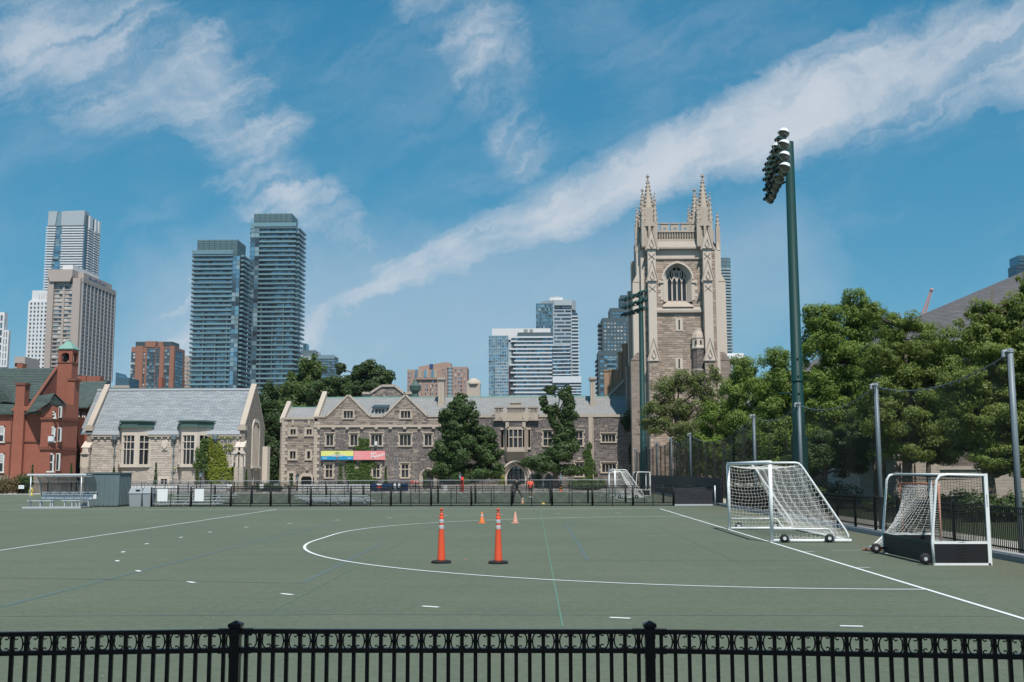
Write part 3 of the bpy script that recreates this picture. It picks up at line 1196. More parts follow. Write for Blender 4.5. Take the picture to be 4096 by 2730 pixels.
    rf = slope(MB(), rx0, rx1, YH + .4, zP - .1, YH + dR, zR).build(T, 'roof', 'slate_warm')
    slope(MB(), rx0, rx1, YH + 2 * dR, zP - .1, YH + dR, zR).build(T, 'roof', 'slate_warm')
    slate_rows(rf, rx0, rx1, YH + .4, zP - .1, YH + dR, zR, 'slate_warm', 30)
    bx(rf, 'ridge', rx0, rx1, YH + dR - .15, YH + dR + .15, zR - .05, zR + .12, 'copper')
    zR2 = at(*Z5(450, 375), YH + 4.2)[1]
    ra0 = X5(262, 440, YH + 2)
    rf2 = slope(MB(), ra0, xb + .4, YH + .6, zA - .05, YH + 4.2, zR2).build(T, 'roof', 'slate_warm')
    slate_rows(rf2, ra0, xb + .4, YH + .6, zA - .05, YH + 4.2, zR2, 'slate_warm', 14)
    bx(rf2, 'ridge', ra0, xb + .4, YH + 4.1, YH + 4.35, zR2 - .05, zR2 + .1, 'copper')
    # end gables seen edge-on with their raking copings
    for xe, ya, za, yb, zb, w_ in ((ra0, YH + .3, zA, YH + 4.2, zR2, .6), (rx0, YH + .2, zP, YH + dR, zR, .66)):
        mb = MB()
        mb.add([(xe - w_ * .5, ya - .3, za + .1), (xe + w_ * .5, ya - .3, za + .1), (xe + w_ * .5, yb, zb + .95), (xe - w_ * .5, yb, zb + .95),
                (xe - w_ * .5, ya - .3, za - .5), (xe + w_ * .5, ya - .3, za - .5), (xe + w_ * .5, yb, zb - .3), (xe - w_ * .5, yb, zb - .3)],
               [(0, 1, 2, 3), (7, 6, 5, 4), (0, 4, 5, 1), (3, 2, 6, 7), (0, 3, 7, 4), (1, 5, 6, 2)])
        mb.build(T, 'raking_coping', 'limestone')
        MB().prism([(ya, 0), (ya, za), (yb, zb + .3), (2 * yb - ya, za), (2 * yb - ya, 0)], xe - .25, xe + .25, 'x').build(T, 'end_wall', 'stone_far')
    MB().box(xa, xa + .4, YH + .3, YH + 9, 0, zA).build(T, 'end_wall', 'stone_far')
    # gable roofs running back
    for cx, zt_, a, b in gab:
        mb = MB()
        for s_ in (a, b):
            mb.add([(s_, YH + .4, zP - .05), (cx, YH + .4, zt_ - .1), (cx, YH + dR + 1, zt_ - .1), (s_, YH + dR + 1, zP - .05)], [(0, 1, 2, 3)])
        mb.build(T, 'roof', 'slate_warm')
    # dormer
    a, b, c, d = rect_at(Z5, YH + 1.6, 1268, 382, 1408, 462)
    dm = MB().box(a, b, YH + 1.6, YH + 5, c - .4, d).build(T, 'dormer', 'lead')
    MB().prism([(YH + 1.3, d), (YH + 1.3, d + .18), (YH + 5.4, d + .9), (YH + 5.4, d + .3)], a - .25, b + .25, 'x').build(dm, 'dormer_roof', 'dark_clad')
    for i in range(3):
        w3 = (b - a - .3) / 3
        bx(dm, 'pane', a + .15 + i * w3 + .06, a + .15 + (i + 1) * w3 - .06, YH + 1.55, YH + 1.6, c, d - .15, 'glass_old')
    # chimneys
    for (zx0, zx1, zt_, zb_, ZZ) in ((1995, 2080, 30, 330, Z5), (1878, 1952, 28, 320, Z6)):
        Yc = YH + 3.4
        a, b = at(*ZZ(zx0, 180), Yc)[0], at(*ZZ(zx1, 180), Yc)[0]
        zt2, zb2 = at(*ZZ(zx0, zt_), Yc)[1], at(*ZZ(zx0, zb_), Yc)[1]
        ch = MB().box(a + .12, b - .12, Yc, Yc + 1.6, zb2 - 1, zt2 - .5).build(T, 'chimney', 'limestone')
        MB().box(a - .05, b + .05, Yc - .2, Yc + 1.8, zt2 - .32, zt2).box(a + .05, b - .05, Yc - .1, Yc + 1.7, zt2 - .5, zt2 - .32).box(a + .05, b - .05, Yc - .1, Yc + 1.7, zb2 - .6, zb2 + .25).build(ch, 'chimney_cap', 'lime_weathered')
        bx(ch, 'flue_panel', (a + b) / 2 - .05, (a + b) / 2 + .05, Yc - .06, Yc, zb2 + .3, zt2 - .6, 'lime_weathered')
    # rear gable and copper lantern, small rear stack
    Yb = YH + 20
    pk = at(*Z5(1435, 120), Yb)
    s0, s1 = at(*Z5(1140, 222), Yb), at(*Z5(1705, 222), Yb)
    poly = [(s0[0], s0[1] - 6), (s0[0], s0[1]), (s0[0] + 1.3, s0[1]), (pk[0] - 1, pk[1] - .25), (pk[0] + 1, pk[1] - .25), (s1[0] - 1.3, s1[1]), (s1[0], s1[1]), (s1[0], s1[1] - 6)]
    wr = Wall(T, Yb, lambda z: (s0[0] + 1.3 + (pk[0] - s0[0] - 1.8) * max(0, z - s0[1]) / (pk[1] - s0[1]), s1[0] - 1.3 - (s1[0] - pk[0] - 1.8) * max(0, z - s0[1]) / (pk[1] - s0[1])))
    rg = MB().prism(poly, Yb, Yb + .5).build(T, 'rear_gable', 'mortar_buff')
    wr.stones(s0[1] - 2, pk[1] - .35, lambda x, z: 'stone_buff' if R.random() < .6 else 'stone_grey', rg)
    cp = MB()
    coping(cp, poly[1:-1], Yb - .25, Yb + .6, .35)
    cp.build(T, 'gable_coping', 'limestone')
    lx, lz = at(*Z5(1740, 250), YH + 9)
    MB().lathe((lx, YH + 9, lz - .3), [(.6, 0), (.6, .5), (.45, .6), (.45, .9), (.75, 1.2), (.85, 1.7), (.9, 1.85), (.55, 2.1), (.2, 2.6), (.03, 3.0)], 8).build(T, 'roof_lantern', 'copper_dark')
    cx_, cz_ = at(*Z6(552, 250), YH + 14)
    MB().box(cx_ - 1, cx_ + 1, YH + 14, YH + 15.6, cz_ - 1.5, cz_ + 1.9).lathe((cx_, YH + 14.8, cz_ + 1.9), [(1.2, 0), (1.2, .2), (.9, .6), (.3, .95)], 8, PI / 8).build(T, 'chimney', 'limestone')
    # --- entrance bay -------------------------------------------------------
    a, b, zb_, zt_ = rect_at(Z6, YH, 795, 395, 1290, 515)
    yb_ = YH - .45
    pb = MB()
    z375, z325 = H6(378, 1040), H6(328, 1040)
    m0, m1 = X6(972, 350), X6(1092, 350)
    pb.box(a, b, yb_, YH + .5, zb_, zt_ - .55)
    segs = [(795, 890), (933, 1145), (1172, 1288)]
    for l_, r_ in segs:
        pb.box(X6(l_, 430), X6(r_, 430), yb_, YH + .5, zt_ - .55, z375)
    pb.box(m0, m1, yb_, YH + .5, z375, z325)
    par = pb.build(T, 'parapet', 'limestone')
    cpb = MB()
    for l_, r_ in segs:
        cpb.box(X6(l_, 430) - .08, X6(r_, 430) + .08, yb_ - .1, YH + .6, z375 - .02, z375 + .16)
    cpb.box(m0 - .1, m1 + .1, yb_ - .1, YH + .6, z325, z325 + .16)
    cpb.box(a - .12, b + .12, yb_ - .12, YH, zb_ - .12, zb_ + .06)
    cpb.build(par, 'coping', 'lime_weathered')
    for i in range(15):                                     # blind tracery panels
        u = a + (b - a) * (i + .5) / 15
        if i in (3, 11):
            continue
        MB().box(u - .5, u - .42, yb_ - .09, yb_, zb_ + .2, z375 - .25).prism(arch(u, .78, z375 - .75, z375 - .35, 5) + [(u + .39, z375 - .25), (u - .39, z375 - .25)], yb_ - .08, yb_).build(par, 'tracery_panel', 'limestone')
    for zx in (905, 1157):
        u = X6(zx, 450)
        MB().prism([(u - .5, zt_ - 1.0), (u - .42, zt_ - .35), (u + .42, zt_ - .35), (u + .5, zt_ - 1.0), (u + .28, zt_ - 1.5), (u, zt_ - 1.75), (u - .28, zt_ - 1.5)], yb_ - .16, yb_).build(par, 'carved_shield', 'limestone')
    # bay quoins and upper panel
    pn = rect_at(Z6, YH, 928, 530, 1140, 615)
    up = MB().box(pn[0], pn[1], YH - .9, YH, pn[2], pn[3]).build(T, 'oriel_panel', 'mortar_grey')
    wq = Wall(T, YH - .9, lambda z: (pn[0] + .35, pn[1] - .35))
    wq.stones(pn[2] + .1, pn[3] - .1, lambda x, z: 'stone_grey', up)
    MB().box(pn[0] - .1, pn[0] + .35, YH - 1.0, YH, pn[2], pn[3]).box(pn[1] - .35, pn[1] + .1, YH - 1.0, YH, pn[2], pn[3]).box(pn[0] - .2, pn[1] + .2, YH - 1.1, YH, pn[3], pn[3] + .2).build(up, 'quoins', 'limestone')
    # oriel: flat flanking lights and a projecting middle bay
    fx0, fx1 = X6(945, 700), X6(1125, 700)
    om = MB()
    om.box(ox0 - .1, ox1 + .1, YH - .2, YH + .3, oz1, oz1 + .28)
    om.box(ox0 - .1, ox1 + .1, YH - .25, YH + .3, oz0 - .3, oz0)
    for u in (ox0, ox1 - .32, fx0 - .95, fx1 + .63):
        om.box(u, u + .32, YH - .12, YH + .3, oz0, oz1)
    oz = om.build(T, 'oriel_window', 'limestone')
    for l_, r_ in ((ox0 + .32, fx0 - .63), (fx1 + .63, ox1 - .32)):
        bx(oz, 'pane', l_, r_, YH + .2, YH + .25, oz0, oz1, 'glass_old')
        bx(oz, 'transom', l_, r_, YH - .05, YH + .2, oz0 + (oz1 - oz0) * .55, oz0 + (oz1 - oz0) * .55 + .16, 'limestone')
    ymid = YH - 1.0
    pj = MB()
    pj.prism([(fx0 - .6, YH), (fx0 - .1, ymid), (fx1 + .1, ymid), (fx1 + .6, YH)], oz1, oz1 + .35, 'z')
    pj.prism([(fx0 - .6, YH), (fx0 - .1, ymid), (fx1 + .1, ymid), (fx1 + .6, YH)], oz0 - .62, oz0, 'z')
    for u in (fx0 - .1, fx1 - .22):
        pj.box(u, u + .32, ymid, ymid + .3, oz0, oz1)
    for s_, e_ in ((fx0 - .6, fx0 - .1), (fx1 + .6, fx1 + .1)):
        pj.prism([(s_, YH), (e_, ymid), (e_ + (.2 if e_ < s_ else -.2) * -1, ymid), (s_ + (.2 if e_ < s_ else -.2) * -1, YH)], oz0, oz1, 'z')
    pj.build(oz, 'bay_frame', 'limestone')
    lw = (fx1 - fx0 - .3) / 3
    for i in range(3):
        l_ = fx0 + .2 + i * lw
        for za, zb2 in ((oz0, oz0 + (oz1 - oz0) * .54), (oz0 + (oz1 - oz0) * .6, oz1 - .15)):
            bx(oz, 'pane', l_, l_ + lw - .1, ymid + .2, ymid + .25, za, zb2, 'glass_old')
        if i:
            bx(oz, 'mullion', l_ - .14, l_ + .02, ymid + .02, ymid + .25, oz0, oz1, 'limestone')
    bx(oz, 'transom', fx0, fx1, ymid + .02, ymid + .24, oz0 + (oz1 - oz0) * .54, oz0 + (oz1 - oz0) * .6, 'limestone')
    # corbelled foot of the oriel
    cb = MB()
    zc0, zc1 = H6(985, 1037), oz0 - .62
    lo = [(ecx - 1.3, YH, zc0), (ecx + 1.3, YH, zc0), (ecx + 1.3, YH - .15, zc0), (ecx - 1.3, YH - .15, zc0)]
    hi = [(fx0 - .6, YH, zc1), (fx1 + .6, YH, zc1), (fx1 + .1, ymid, zc1), (fx0 - .1, ymid, zc1)]
    cb.hull8(lo, hi)
    cb.build(oz, 'corbel', 'lime_weathered')
    # archway orders and passage
    mb = MB()
    for k in range(4):
        dd = .22 * k
        ringm(mb, arch(ecx, ew + 2 * dd, ezs, ezt + dd), arch(ecx, ew + 2 * dd + .46, ezs, ezt + dd + .24), YH - .3 + .17 * (3 - k), YH + .9)
        for sx in (-1, 1):
            u = ecx + sx * (ew / 2 + dd)
            mb.box(min(u, u + sx * .23), max(u, u + sx * .23), YH - .3 + .17 * (3 - k), YH + .9, 0, ezs)
    ar = mb.build(T, 'archway', 'limestone_pale')
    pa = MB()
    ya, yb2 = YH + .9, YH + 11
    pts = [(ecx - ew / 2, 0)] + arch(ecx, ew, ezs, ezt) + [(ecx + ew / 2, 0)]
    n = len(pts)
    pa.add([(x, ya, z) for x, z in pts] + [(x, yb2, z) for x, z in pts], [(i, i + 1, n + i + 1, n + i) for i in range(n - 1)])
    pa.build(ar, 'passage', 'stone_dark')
    gx = MB()
    for u in np.linspace(-ew / 2, ew / 2, 5):
        gx.box(ecx + u - .09, ecx + u + .09, YH + 1.4, YH + 1.55, 0, ezt)
    gx.box(ecx - ew / 2, ecx + ew / 2, YH + 1.4, YH + 1.55, 2.3, 2.5)
    gx.build(ar, 'door_frame', 'door_dark')
    for i in range(4):
        bx(ar, 'pane', ecx - ew / 2 + i * ew / 4 + .1, ecx - ew / 2 + (i + 1) * ew / 4 - .1, YH + 1.46, YH + 1.49, .2, 2.25, 'clear')
    # window air conditioner, lamp bracket
    a, b, c, d = rect_at(Z5, YH, 1283, 760, 1312, 805)
    MB().box(a, b, YH - .5, YH + .2, c, d).build(T, 'air_conditioner', 'white_band')
    bx(T, 'vent_box', *(lambda q: (q[0], q[1], YH - .3, YH, q[2], q[3]))(rect_at(Z5, YH, 886, 1090, 908, 1118)), 'metal_clad')
    bx(T, 'vent_box', *(lambda q: (q[0], q[1], YH - .3, YH, q[2], q[3]))(rect_at(Z5, YH, 500, 1062, 527, 1088)), 'lime_weathered')
    bx(T, 'vent_box', *(lambda q: (q[0], q[1], YH - .3, YH, q[2], q[3]))(rect_at(Z6, YH, 1742, 940, 1776, 970)), 'lime_weathered')
    # drainpipe and low rear body
    u = X5(1520, 1000)
    MB().tube([(u, YH - .14, 0), (u, YH - .14, H5(935, 1520))], .06, 6).build(T, 'drainpipe', 'galv_dark')
    MB().box(x0 + .6, ecx - ew / 2 - .04, YH + .6, YH + 11.6, 0, zP - .4).box(ecx + ew / 2 + .04, x1, YH + .6, YH + 11.6, 0, zE - .4).box(ecx - ew / 2 - .04, ecx + ew / 2 + .04, YH + .6, YH + 11.6, ezt + .05, zE - .4).build(T, 'rear_body', 'interior')
    MB().box(xa + .5, x0 + .6, YH + .7, YH + 8, 0, zA - .4).build(T, 'rear_body', 'interior')


college_hall()

# ------------------------------------------------------------------ memorial tower
YT = 142.0


def memorial_tower():
    def X(px, py=1150, Y=YT):
        return at(px, py, Y)[0]

    def Hh(py, px=2715, Y=YT):
        return at(px, py, Y)[1]
    cxl, cxr = X(2592, 760), X(2811, 760)                 # pinnacle centres
    cx = (cxl + cxr) / 2 + .12
    half = (cxr - cxl) / 2
    T = thing('memorial_tower', 'tall square stone bell tower with four crocketed corner pinnacles', 'tower', (cx, YT + half, 0))
    yf = YT                                               # front wall plane
    w0, w1 = X(2624), X(2812)                             # wall between the front buttresses
    c0, c1 = X(2568, 1300), X(2866, 1300)                     # outer faces of the core
    yb = yf + (c1 - c0)
    zc = {k: Hh(v) for k, v in dict(par_t=897, par_m=925, par_b=970, led_b=995, fri_t=1003, fri_b=1030, wtop=1037, str_t=1232, str_b=1252).items()}
    MB().box(c0, c1, yf + 1.5, yb, 0, zc['par_b']).build(T, 'shaft', 'stone_far')
    Wf = Wall(T, yf, lambda z: (w0, w1))
    # belfry window
    bcx = X(2710, 1130)
    bw = X(2749, 1160) - X(2671, 1160)
    zs, zt = Hh(1120), Hh(1062)
    z0 = Hh(1201)
    zo = Hh(1050)
    Wf.arch(bcx, bw + 1.3, z0 - .9, zs, zo)
    for py0, py1 in ((1280, 1320), (1437, 1474)):
        a = X(2716, py0)
        Wf.rect(a - .28, a + .28, Hh(py1), Hh(py0))
        s_ = MB()
        za, zb = Hh(py1), Hh(py0)
        s_.box(a - .48, a - .1, yf - .1, yf + .3, za, zb).box(a + .1, a + .48, yf - .1, yf + .3, za, zb).box(a - .48, a + .48, yf - .1, yf + .3, zb, zb + .15).box(a - .48, a + .48, yf - .1, yf + .3, za - .15, za)
        sl = s_.build(T, 'slit_window', 'limestone_pale')
        bx(sl, 'pane', a - .1, a + .1, yf + .2, yf + .25, za, zb, 'glass_old')
    back = Wf.backing(0, zc['fri_b'], 'mortar_buff')
    Wf.stones(.1, zc['wtop'], lambda x, z: 'stone_tower', back, ch=(.22, .36), ln=(.45, 1.15), one=290)
    # window orders
    mb = MB()
    for k in range(5):
        dd = .125 * k
        ringm(mb, arch(bcx, bw + 2 * dd, zs, zt + dd * .8, 16), arch(bcx, bw + 2 * dd + .26, zs, zt + dd * .8 + .12, 16), yf - .14 + .2 * (4 - k), yf + 1.2)
        for sx in (-1, 1):
            u = bcx + sx * (bw / 2 + dd)
            mb.box(min(u, u + sx * .13), max(u, u + sx * .13), yf - .14 + .2 * (4 - k), yf + 1.2, z0 - .2, zs)
    hz = zs - .25
    ringm(mb, arch(bcx, bw + 1.25, zs, zo - .16, 16), arch(bcx, bw + 1.7, zs, zo + .12, 16), yf - .26, yf)
    for sx in (-1, 1):
        u = bcx + sx * (bw / 2 + .85)
        mb.box(u - .3, u + .3, yf - .24, yf, hz - .2, hz + .1)
        for k in range(6):
            uu = bcx + sx * (bw / 2 + .64)
            L = .7 if k % 2 else .35
            zz = z0 + (zs - z0) * k / 6.2
            mb.box(min(uu, uu + sx * L), max(uu, uu + sx * L), yf - .1, yf + .1, zz, zz + .45)
    win = mb.build(T, 'belfry_window', 'limestone_pale')
    sill = MB()
    sill.prism([(yf + .9, z0 + .02), (yf - .3, z0 - .9), (yf - .3, z0 - 1.0), (yf + .9, z0 - 1.0)], bcx - bw / 2 - .75, bcx + bw / 2 + .75, 'x')
    sill.build(win, 'sill', 'lime_weathered')
    n = 4
    lw = bw / n
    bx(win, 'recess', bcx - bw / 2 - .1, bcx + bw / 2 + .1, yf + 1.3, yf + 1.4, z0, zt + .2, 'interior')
    for i in range(n):
        bx(win, 'pane', bcx - bw / 2 + lw * i + .06, bcx - bw / 2 + lw * (i + 1) - .06, yf + 1.0, yf + 1.05, z0, zs + .4, 'glass_old')
    tr = MB()
    ztr = zs - .3
    for i in range(n + 1):
        u = bcx - bw / 2 + lw * i
        tr.box(u - .09, u + .09, yf + .75, yf + 1.0, z0, ztr)
    for i in range(n):
        u = bcx - bw / 2 + lw * (i + .5)
        ringm(tr, arch(u, lw - .1, ztr - .15, ztr + .75, 6), arch(u, lw + .1, ztr - .15, ztr + .98, 6), yf + .72, yf + .98)
    # reticulated head
    for sx in (-1, 1):
        tr.tube([(bcx + sx * lw, yf + .85, ztr + .1), (bcx + sx * lw * .5, yf + .85, ztr + 1.3), (bcx, yf + .85, zt - .5)], .11, 5)
        tr.tube([(bcx, yf + .85, ztr + .1), (bcx + sx * lw * .6, yf + .85, ztr + 1.35), (bcx + sx * lw * 1.05, yf + .85, ztr + 1.95)], .11, 5)
        for k in (.5, 1.0, 1.5):
            tr.tube([(bcx + sx * lw * k, yf + .85, ztr + .85), (bcx + sx * lw * k, yf + .85, ztr + 1.9 - .3 * k)], .08, 5)
    tr.tube([(bcx, yf + .85, ztr), (bcx, yf + .85, zt)], .09, 5)
    tr.build(win, 'tracery', 'limestone_pale')
    # string courses, frieze, ledge
    MB().box(w0, w1, yf - .35, yf + .2, zc['str_b'], zc['str_b'] + .3).prism([(yf - .35, zc['str_b'] + .3), (yf - .02, zc['str_t'] + .1), (yf - .02, zc['str_b'] + .3)], w0, w1, 'x').build(T, 'string_course', 'lime_weathered')
    fr = MB().box(w0, w1, yf - .06, yf + .4, zc['wtop'] + .1, zc['par_b']).build(T, 'frieze', 'limestone_pale')
    nq = 14
    for i in range(nq):
        for k in range(3):
            u = w0 + (w1 - w0) * (i + .5 + (.5 if k % 2 else 0)) / nq
            if u > w1 - .1:
                continue
            zz = zc['fri_b'] + (zc['fri_t'] - zc['fri_b']) * (k + .5) / 3
            MB().lathe((0, 0, 0), [(.2, 0), (.14, .08)], 4).build(fr, 'quatrefoil', 'limestone').matrix_basis = Matrix.Translation(Vector((u, yf - .06, zz)) - org(T)) @ Matrix.Rotation(PI / 2, 4, 'X')
    MB().box(w0, w1, yf - .2, yf + .2, zc['wtop'] - .05, zc['wtop'] + .14).build(T, 'string_course', 'limestone')
    MB().box(w0, w1, yf - .55, yf + .3, zc['led_b'] - .12, zc['led_b'] + .1).prism([(yf - .55, zc['led_b'] + .1), (yf - .1, zc['par_b'] + .1), (yf + .3, zc['par_b'] + .1), (yf + .3, zc['led_b'] + .1)], w0 - .2, w1 + .2, 'x').build(T, 'cornice', 'lime_weathered')
    # parapet: pierced tracery below, merlons above (front, and plain on the other sides)
    pp = MB()
    zt_, zm, zb_ = zc['par_t'], zc['par_m'], zc['par_b'] + .1
    pl, pr_ = X(2619, 930), X(2795, 930)
    step = (pr_ - pl) / 4.28
    pp.box(pl - .5, pr_ + .8, yf - .1, yf + .25, zb_, zb_ + .35)
    pp.box(pl - .5, pr_ + .8, yf - .14, yf + .3, zm - .18, zm + .02)
    mer = []
    for i in range(-1, 5):
        u = pl + .12 + step * i + step * .86
        mer.append(u)
    i = 0
    for u in mer:
        a, b = max(u - step * .4, pl - .5), min(u + step * .4, pr_ + .8)
        if b - a < .3:
            continue
        m_ = MB()
        m_.box(a, a + (b - a) * .36, yf - .12, yf + .25, zm, zt_)
        m_.box(b - (b - a) * .36, b, yf - .12, yf + .25, zm, zt_)
        m_.box(a + (b - a) * .36, b - (b - a) * .36, yf - .12, yf + .25, zt_ - .55, zt_)
        m_.box(a + (b - a) * .36, b - (b - a) * .36, yf - .12, yf + .25, zm, zm + .12)
        m_.box(a - .06, b + .06, yf - .2, yf + .33, zt_ - .02, zt_ + .12)
        m_.build(T, 'merlon', 'limestone')
    for u in np.arange(pl - .4, pr_ + .8, step / 4):
        pp.box(u - .06, u + .06, yf - .08, yf + .2, zb_ + .3, zm - .15)
        pp.tube([(u, yf + .05, zm - .2), (u + step / 8, yf + .05, zm - .62), (u + step / 4, yf + .05, zm - .2)], .06, 4)
        pp.tube([(u, yf + .05, zm - 1.0), (u + step / 8, yf + .05, zm - .6), (u + step / 4, yf + .05, zm - 1.0)], .05, 4)
    pp.box(pl - .5, pr_ + .8, yf + .25, yf + .33, zb_, zm)
    pp.build(T, 'parapet', 'limestone')
    bp = MB()
    for a, b, c, d in ((c0, c0 + .3, yf, yb), (c1 - .3, c1, yf, yb), (c0, c1, yb - .3, yb)):
        bp.box(a, b, c, d, zb_ - .2, zm)
    for i in range(5):
        t = yf + 1.6 + i * 1.5
        bp.box(c0 + .01, c0 + .29, t, t + .8, zm, zt_)
        bp.box(c1 - .29, c1 - .01, t, t + .8, zm, zt_)
        u = c0 + 1.4 + i * 1.6
        bp.box(u, u + .9, yb - .29, yb - .01, zm, zt_)
    bp.build(T, 'rear_parapet', 'limestone')

    # pinnacles --------------------------------------------------------------
    ztip = Hh(697, 2592)
    zsp = Hh(835, 2592)                                   # where the spirelet starts
    zg = Hh(868, 2592)

    def spire(mb, x, y, zb, zt, r, n_c, cr):
        mb.lathe((x, y, 0), [(r, zb), (r * .16, zt - (zt - zb) * .2), (r * .24, zt - (zt - zb) * .19), (r * .24, zt - (zt - zb) * .17), (r * .13, zt - (zt - zb) * .155),
                             (r * .13, zt - (zt - zb) * .09), (r * .34, zt - (zt - zb) * .075), (r * .34, zt - (zt - zb) * .055), (r * .12, zt - (zt - zb) * .04), (r * .16, zt - (zt - zb) * .015), (.02, zt)], 8, PI / 8)
        for k in range(n_c):
            f = (k + .5) / n_c * .78
            rr = r * (1 - f * 1.05)
            zz = zb + (zt - zb) * f
            for q in range(4):
                t = q * PI / 2 + PI / 4
                ux, uy = x + math.cos(t) * rr * 1.02, y + math.sin(t) * rr * 1.02
                mb.lathe((ux, uy, zz), [(.02, 0), (cr, .08), (cr * 1.1, .2), (cr * .5, .3)], 5)

    def pinnacle(x, y):
        mb = MB()
        P = thing_part(T, 'pinnacle')
        spire(mb, x, y, zsp, ztip, .78, 7, .13)
        mb.build(P, 'spirelet', 'limestone')
        for sx in (-1, 1):
            for sy in (-1, 1):
                m2 = MB()
                zb2 = zg - 1.0
                m2.box(x + sx * .82 - .24, x + sx * .82 + .24, y + sy * .82 - .24, y + sy * .82 + .24, zg - 4.2, zb2)
                spire(m2, x + sx * .82, y + sy * .82, zb2, Hh(772, 2592), .3, 5, .09)
                m2.build(P, 'corner_pinnacle', 'limestone')
        st = MB()
        zb3 = zc['par_b'] - .6
        st.box(x - .78, x + .78, y - .78, y + .78, zb3, zsp)
        st.box(x - 1.02, x + 1.02, y - 1.02, y + 1.02, zb3 - .2, zb3 + 1.2)
        # gabled niche faces
        for sx, sy in ((0, -1), (-1, 0), (1, 0)):
            gz = zg - .2
            if sy:
                st.prism([(x - .72, gz - 1.3), (x + .72, gz - 1.3), (x, gz + .9)], y - 1.1, y - .7)
                st.box(x - .16, x + .16, y - 1.2, y - .9, gz - 3.6, gz - 1.2)
                st.box(x - .6, x - .45, y - 1.0, y - .78, zb3 + 1, gz - 1.3)
                st.box(x + .45, x + .6, y - 1.0, y - .78, zb3 + 1, gz - 1.3)
            else:
                st.prism([(y - .72, gz - 1.3), (y + .72, gz - 1.3), (y, gz + .9)], x + sx * .7, x + sx * 1.1, 'x')
        st.build(P, 'stage', 'limestone')

    def thing_part(T_, nm):
        o = bpy.data.objects.new(nm, None)
        o.empty_display_size = .2
        return adopt(o, T_)
    py0 = yf + .15
    for y in (py0, py0 + 2 * half):
        for x in (cxl, cxr):
            pinnacle(x, y)

    # angle buttresses -------------------------------------------------------
    def gablet(mb, x, y, z, w, h, d=.25):
        mb.prism([(x - w / 2, z), (x + w / 2, z), (x, z + h)], y - d, y + .15)
    yq = yf - 1.5
    stages = [(Hh(1900), Hh(1440), .0, 'stone'), (Hh(1440), Hh(1128), .18, 'lime'), (Hh(1128), Hh(1000), .34, 'lime'), (Hh(1000), zc['par_b'] + .2, .6, 'lime')]
    for bxl, bxr in ((X(2592, 1300), X(2624, 1300)), (X(2813, 1300), X(2847, 1300))):
        bmid = (bxl + bxr) / 2
        B = MB()
        bt = thing_part(T, 'buttress')
        for i, (za, zb, setb, kind) in enumerate(stages):
            if kind == 'stone':
                q = MB().box(bxl - .12, bxr + .12, yq + setb, yf + .5, 0, zb).build(bt, 'lower_shaft', 'mortar_buff')
                wq = Wall(T, yq + setb, lambda z: (bxl - .12, bxr + .12))
                wq.stones(.1, zb - .05, lambda x, z: 'stone_tower', q, ch=(.22, .36), ln=(.3, .6))
            else:
                B.box(bxl, bxr, yq + setb, yf + .5, za, zb)
            gz = zb - .1
            if i < 3:
                g2 = MB()
                gablet(g2, bmid, yq + setb, gz - (.0 if i else .2), (bxr - bxl) + .45, 2.7, .22)
                gm = g2.build(bt, 'gablet', 'limestone_pale')
                MB().tube([(bmid - (bxr - bxl) / 2 - .28, yq + setb - .22, gz - .2), (bmid, yq + setb - .22, gz + 2.75), (bmid + (bxr - bxl) / 2 + .28, yq + setb - .22, gz - .2)], .12, 5).build(gm, 'gable_moulding', 'limestone')
                MB().tube([(bmid - .28, yq + setb - .26, gz + .5), (bmid, yq + setb - .28, gz + 1.3), (bmid + .28, yq + setb - .26, gz + .5), (bmid, yq + setb - .28, gz + .1), (bmid - .28, yq + setb - .26, gz + .5)], .07, 4).build(gm, 'carving', 'limestone')
                if i:
                    MB().tube([(bmid - .4, yq + setb - .02, gz - 1.4), (bmid, yq + setb - .03, gz - .9), (bmid + .4, yq + setb - .02, gz - 1.4)], .07, 4).tube([(bmid - .4, yq + setb - .02, gz - .6), (bmid, yq + setb - .03, gz - 1.1), (bmid + .4, yq + setb - .02, gz - .6)], .07, 4).build(gm, 'carving', 'limestone')
        B.build(bt, 'upper_shaft', 'limestone_pale')
    # corner infill walls and side buttresses with sloped set-offs
    for sx, e0, e1 in ((-1, X(2568, 1300), X(2592, 1300)), (1, X(2847, 1300), X(2876, 1300))):
        bt = thing_part(T, 'corner')
        q = MB().box(e0, e1, yf - .05, yf + 2.2, 0, Hh(1002)).build(bt, 'infill', 'mortar_buff')
        lo, hi = (e0 + .35, e1 - .05) if sx < 0 else (e0 + .1, e1 - .35)
        wq = Wall(T, yf - .06, lambda z: (lo, hi))
        wq.stones(Hh(1800), Hh(1010), lambda x, z: 'stone_tower', q, ch=(.22, .36), ln=(.25, .5))
        MB().box(e0 - .04 if sx < 0 else hi, lo if sx < 0 else e1 + .04, yf - .12, yf + 2.25, 0, Hh(1002)).build(bt, 'quoin_strip', 'limestone_pale')
        xo = e0 if sx < 0 else e1
        for i, (za, zb, pj) in enumerate(((0, Hh(1440), 1.5), (Hh(1440), Hh(1125), 1.1), (Hh(1125), Hh(1000), .55))):
            a, b = sorted((xo, xo + sx * pj))
            m_ = MB().box(a, b, yf + .5, yf + 2.1, za, zb)
            sl = [(xo, zb), (xo + sx * pj, zb), (xo + sx * (pj * .5), zb + 1.0), (xo, zb + 1.1)]
            m_.prism(sl, yf + .45, yf + 2.15)
            m_.build(bt, 'side_buttress', 'stone_far' if i == 0 else 'limestone_pale')
            m3 = MB().box(a, b, yb - 2.1, yb - .5, za, zb)
            m3.build(bt, 'side_buttress', 'stone_far' if i == 0 else 'limestone')
        # small outer finial
        fx = xo + sx * .35
        m4 = MB().box(fx - .28, fx + .28, yf + .9, yf + 1.46, Hh(1002), Hh(905))
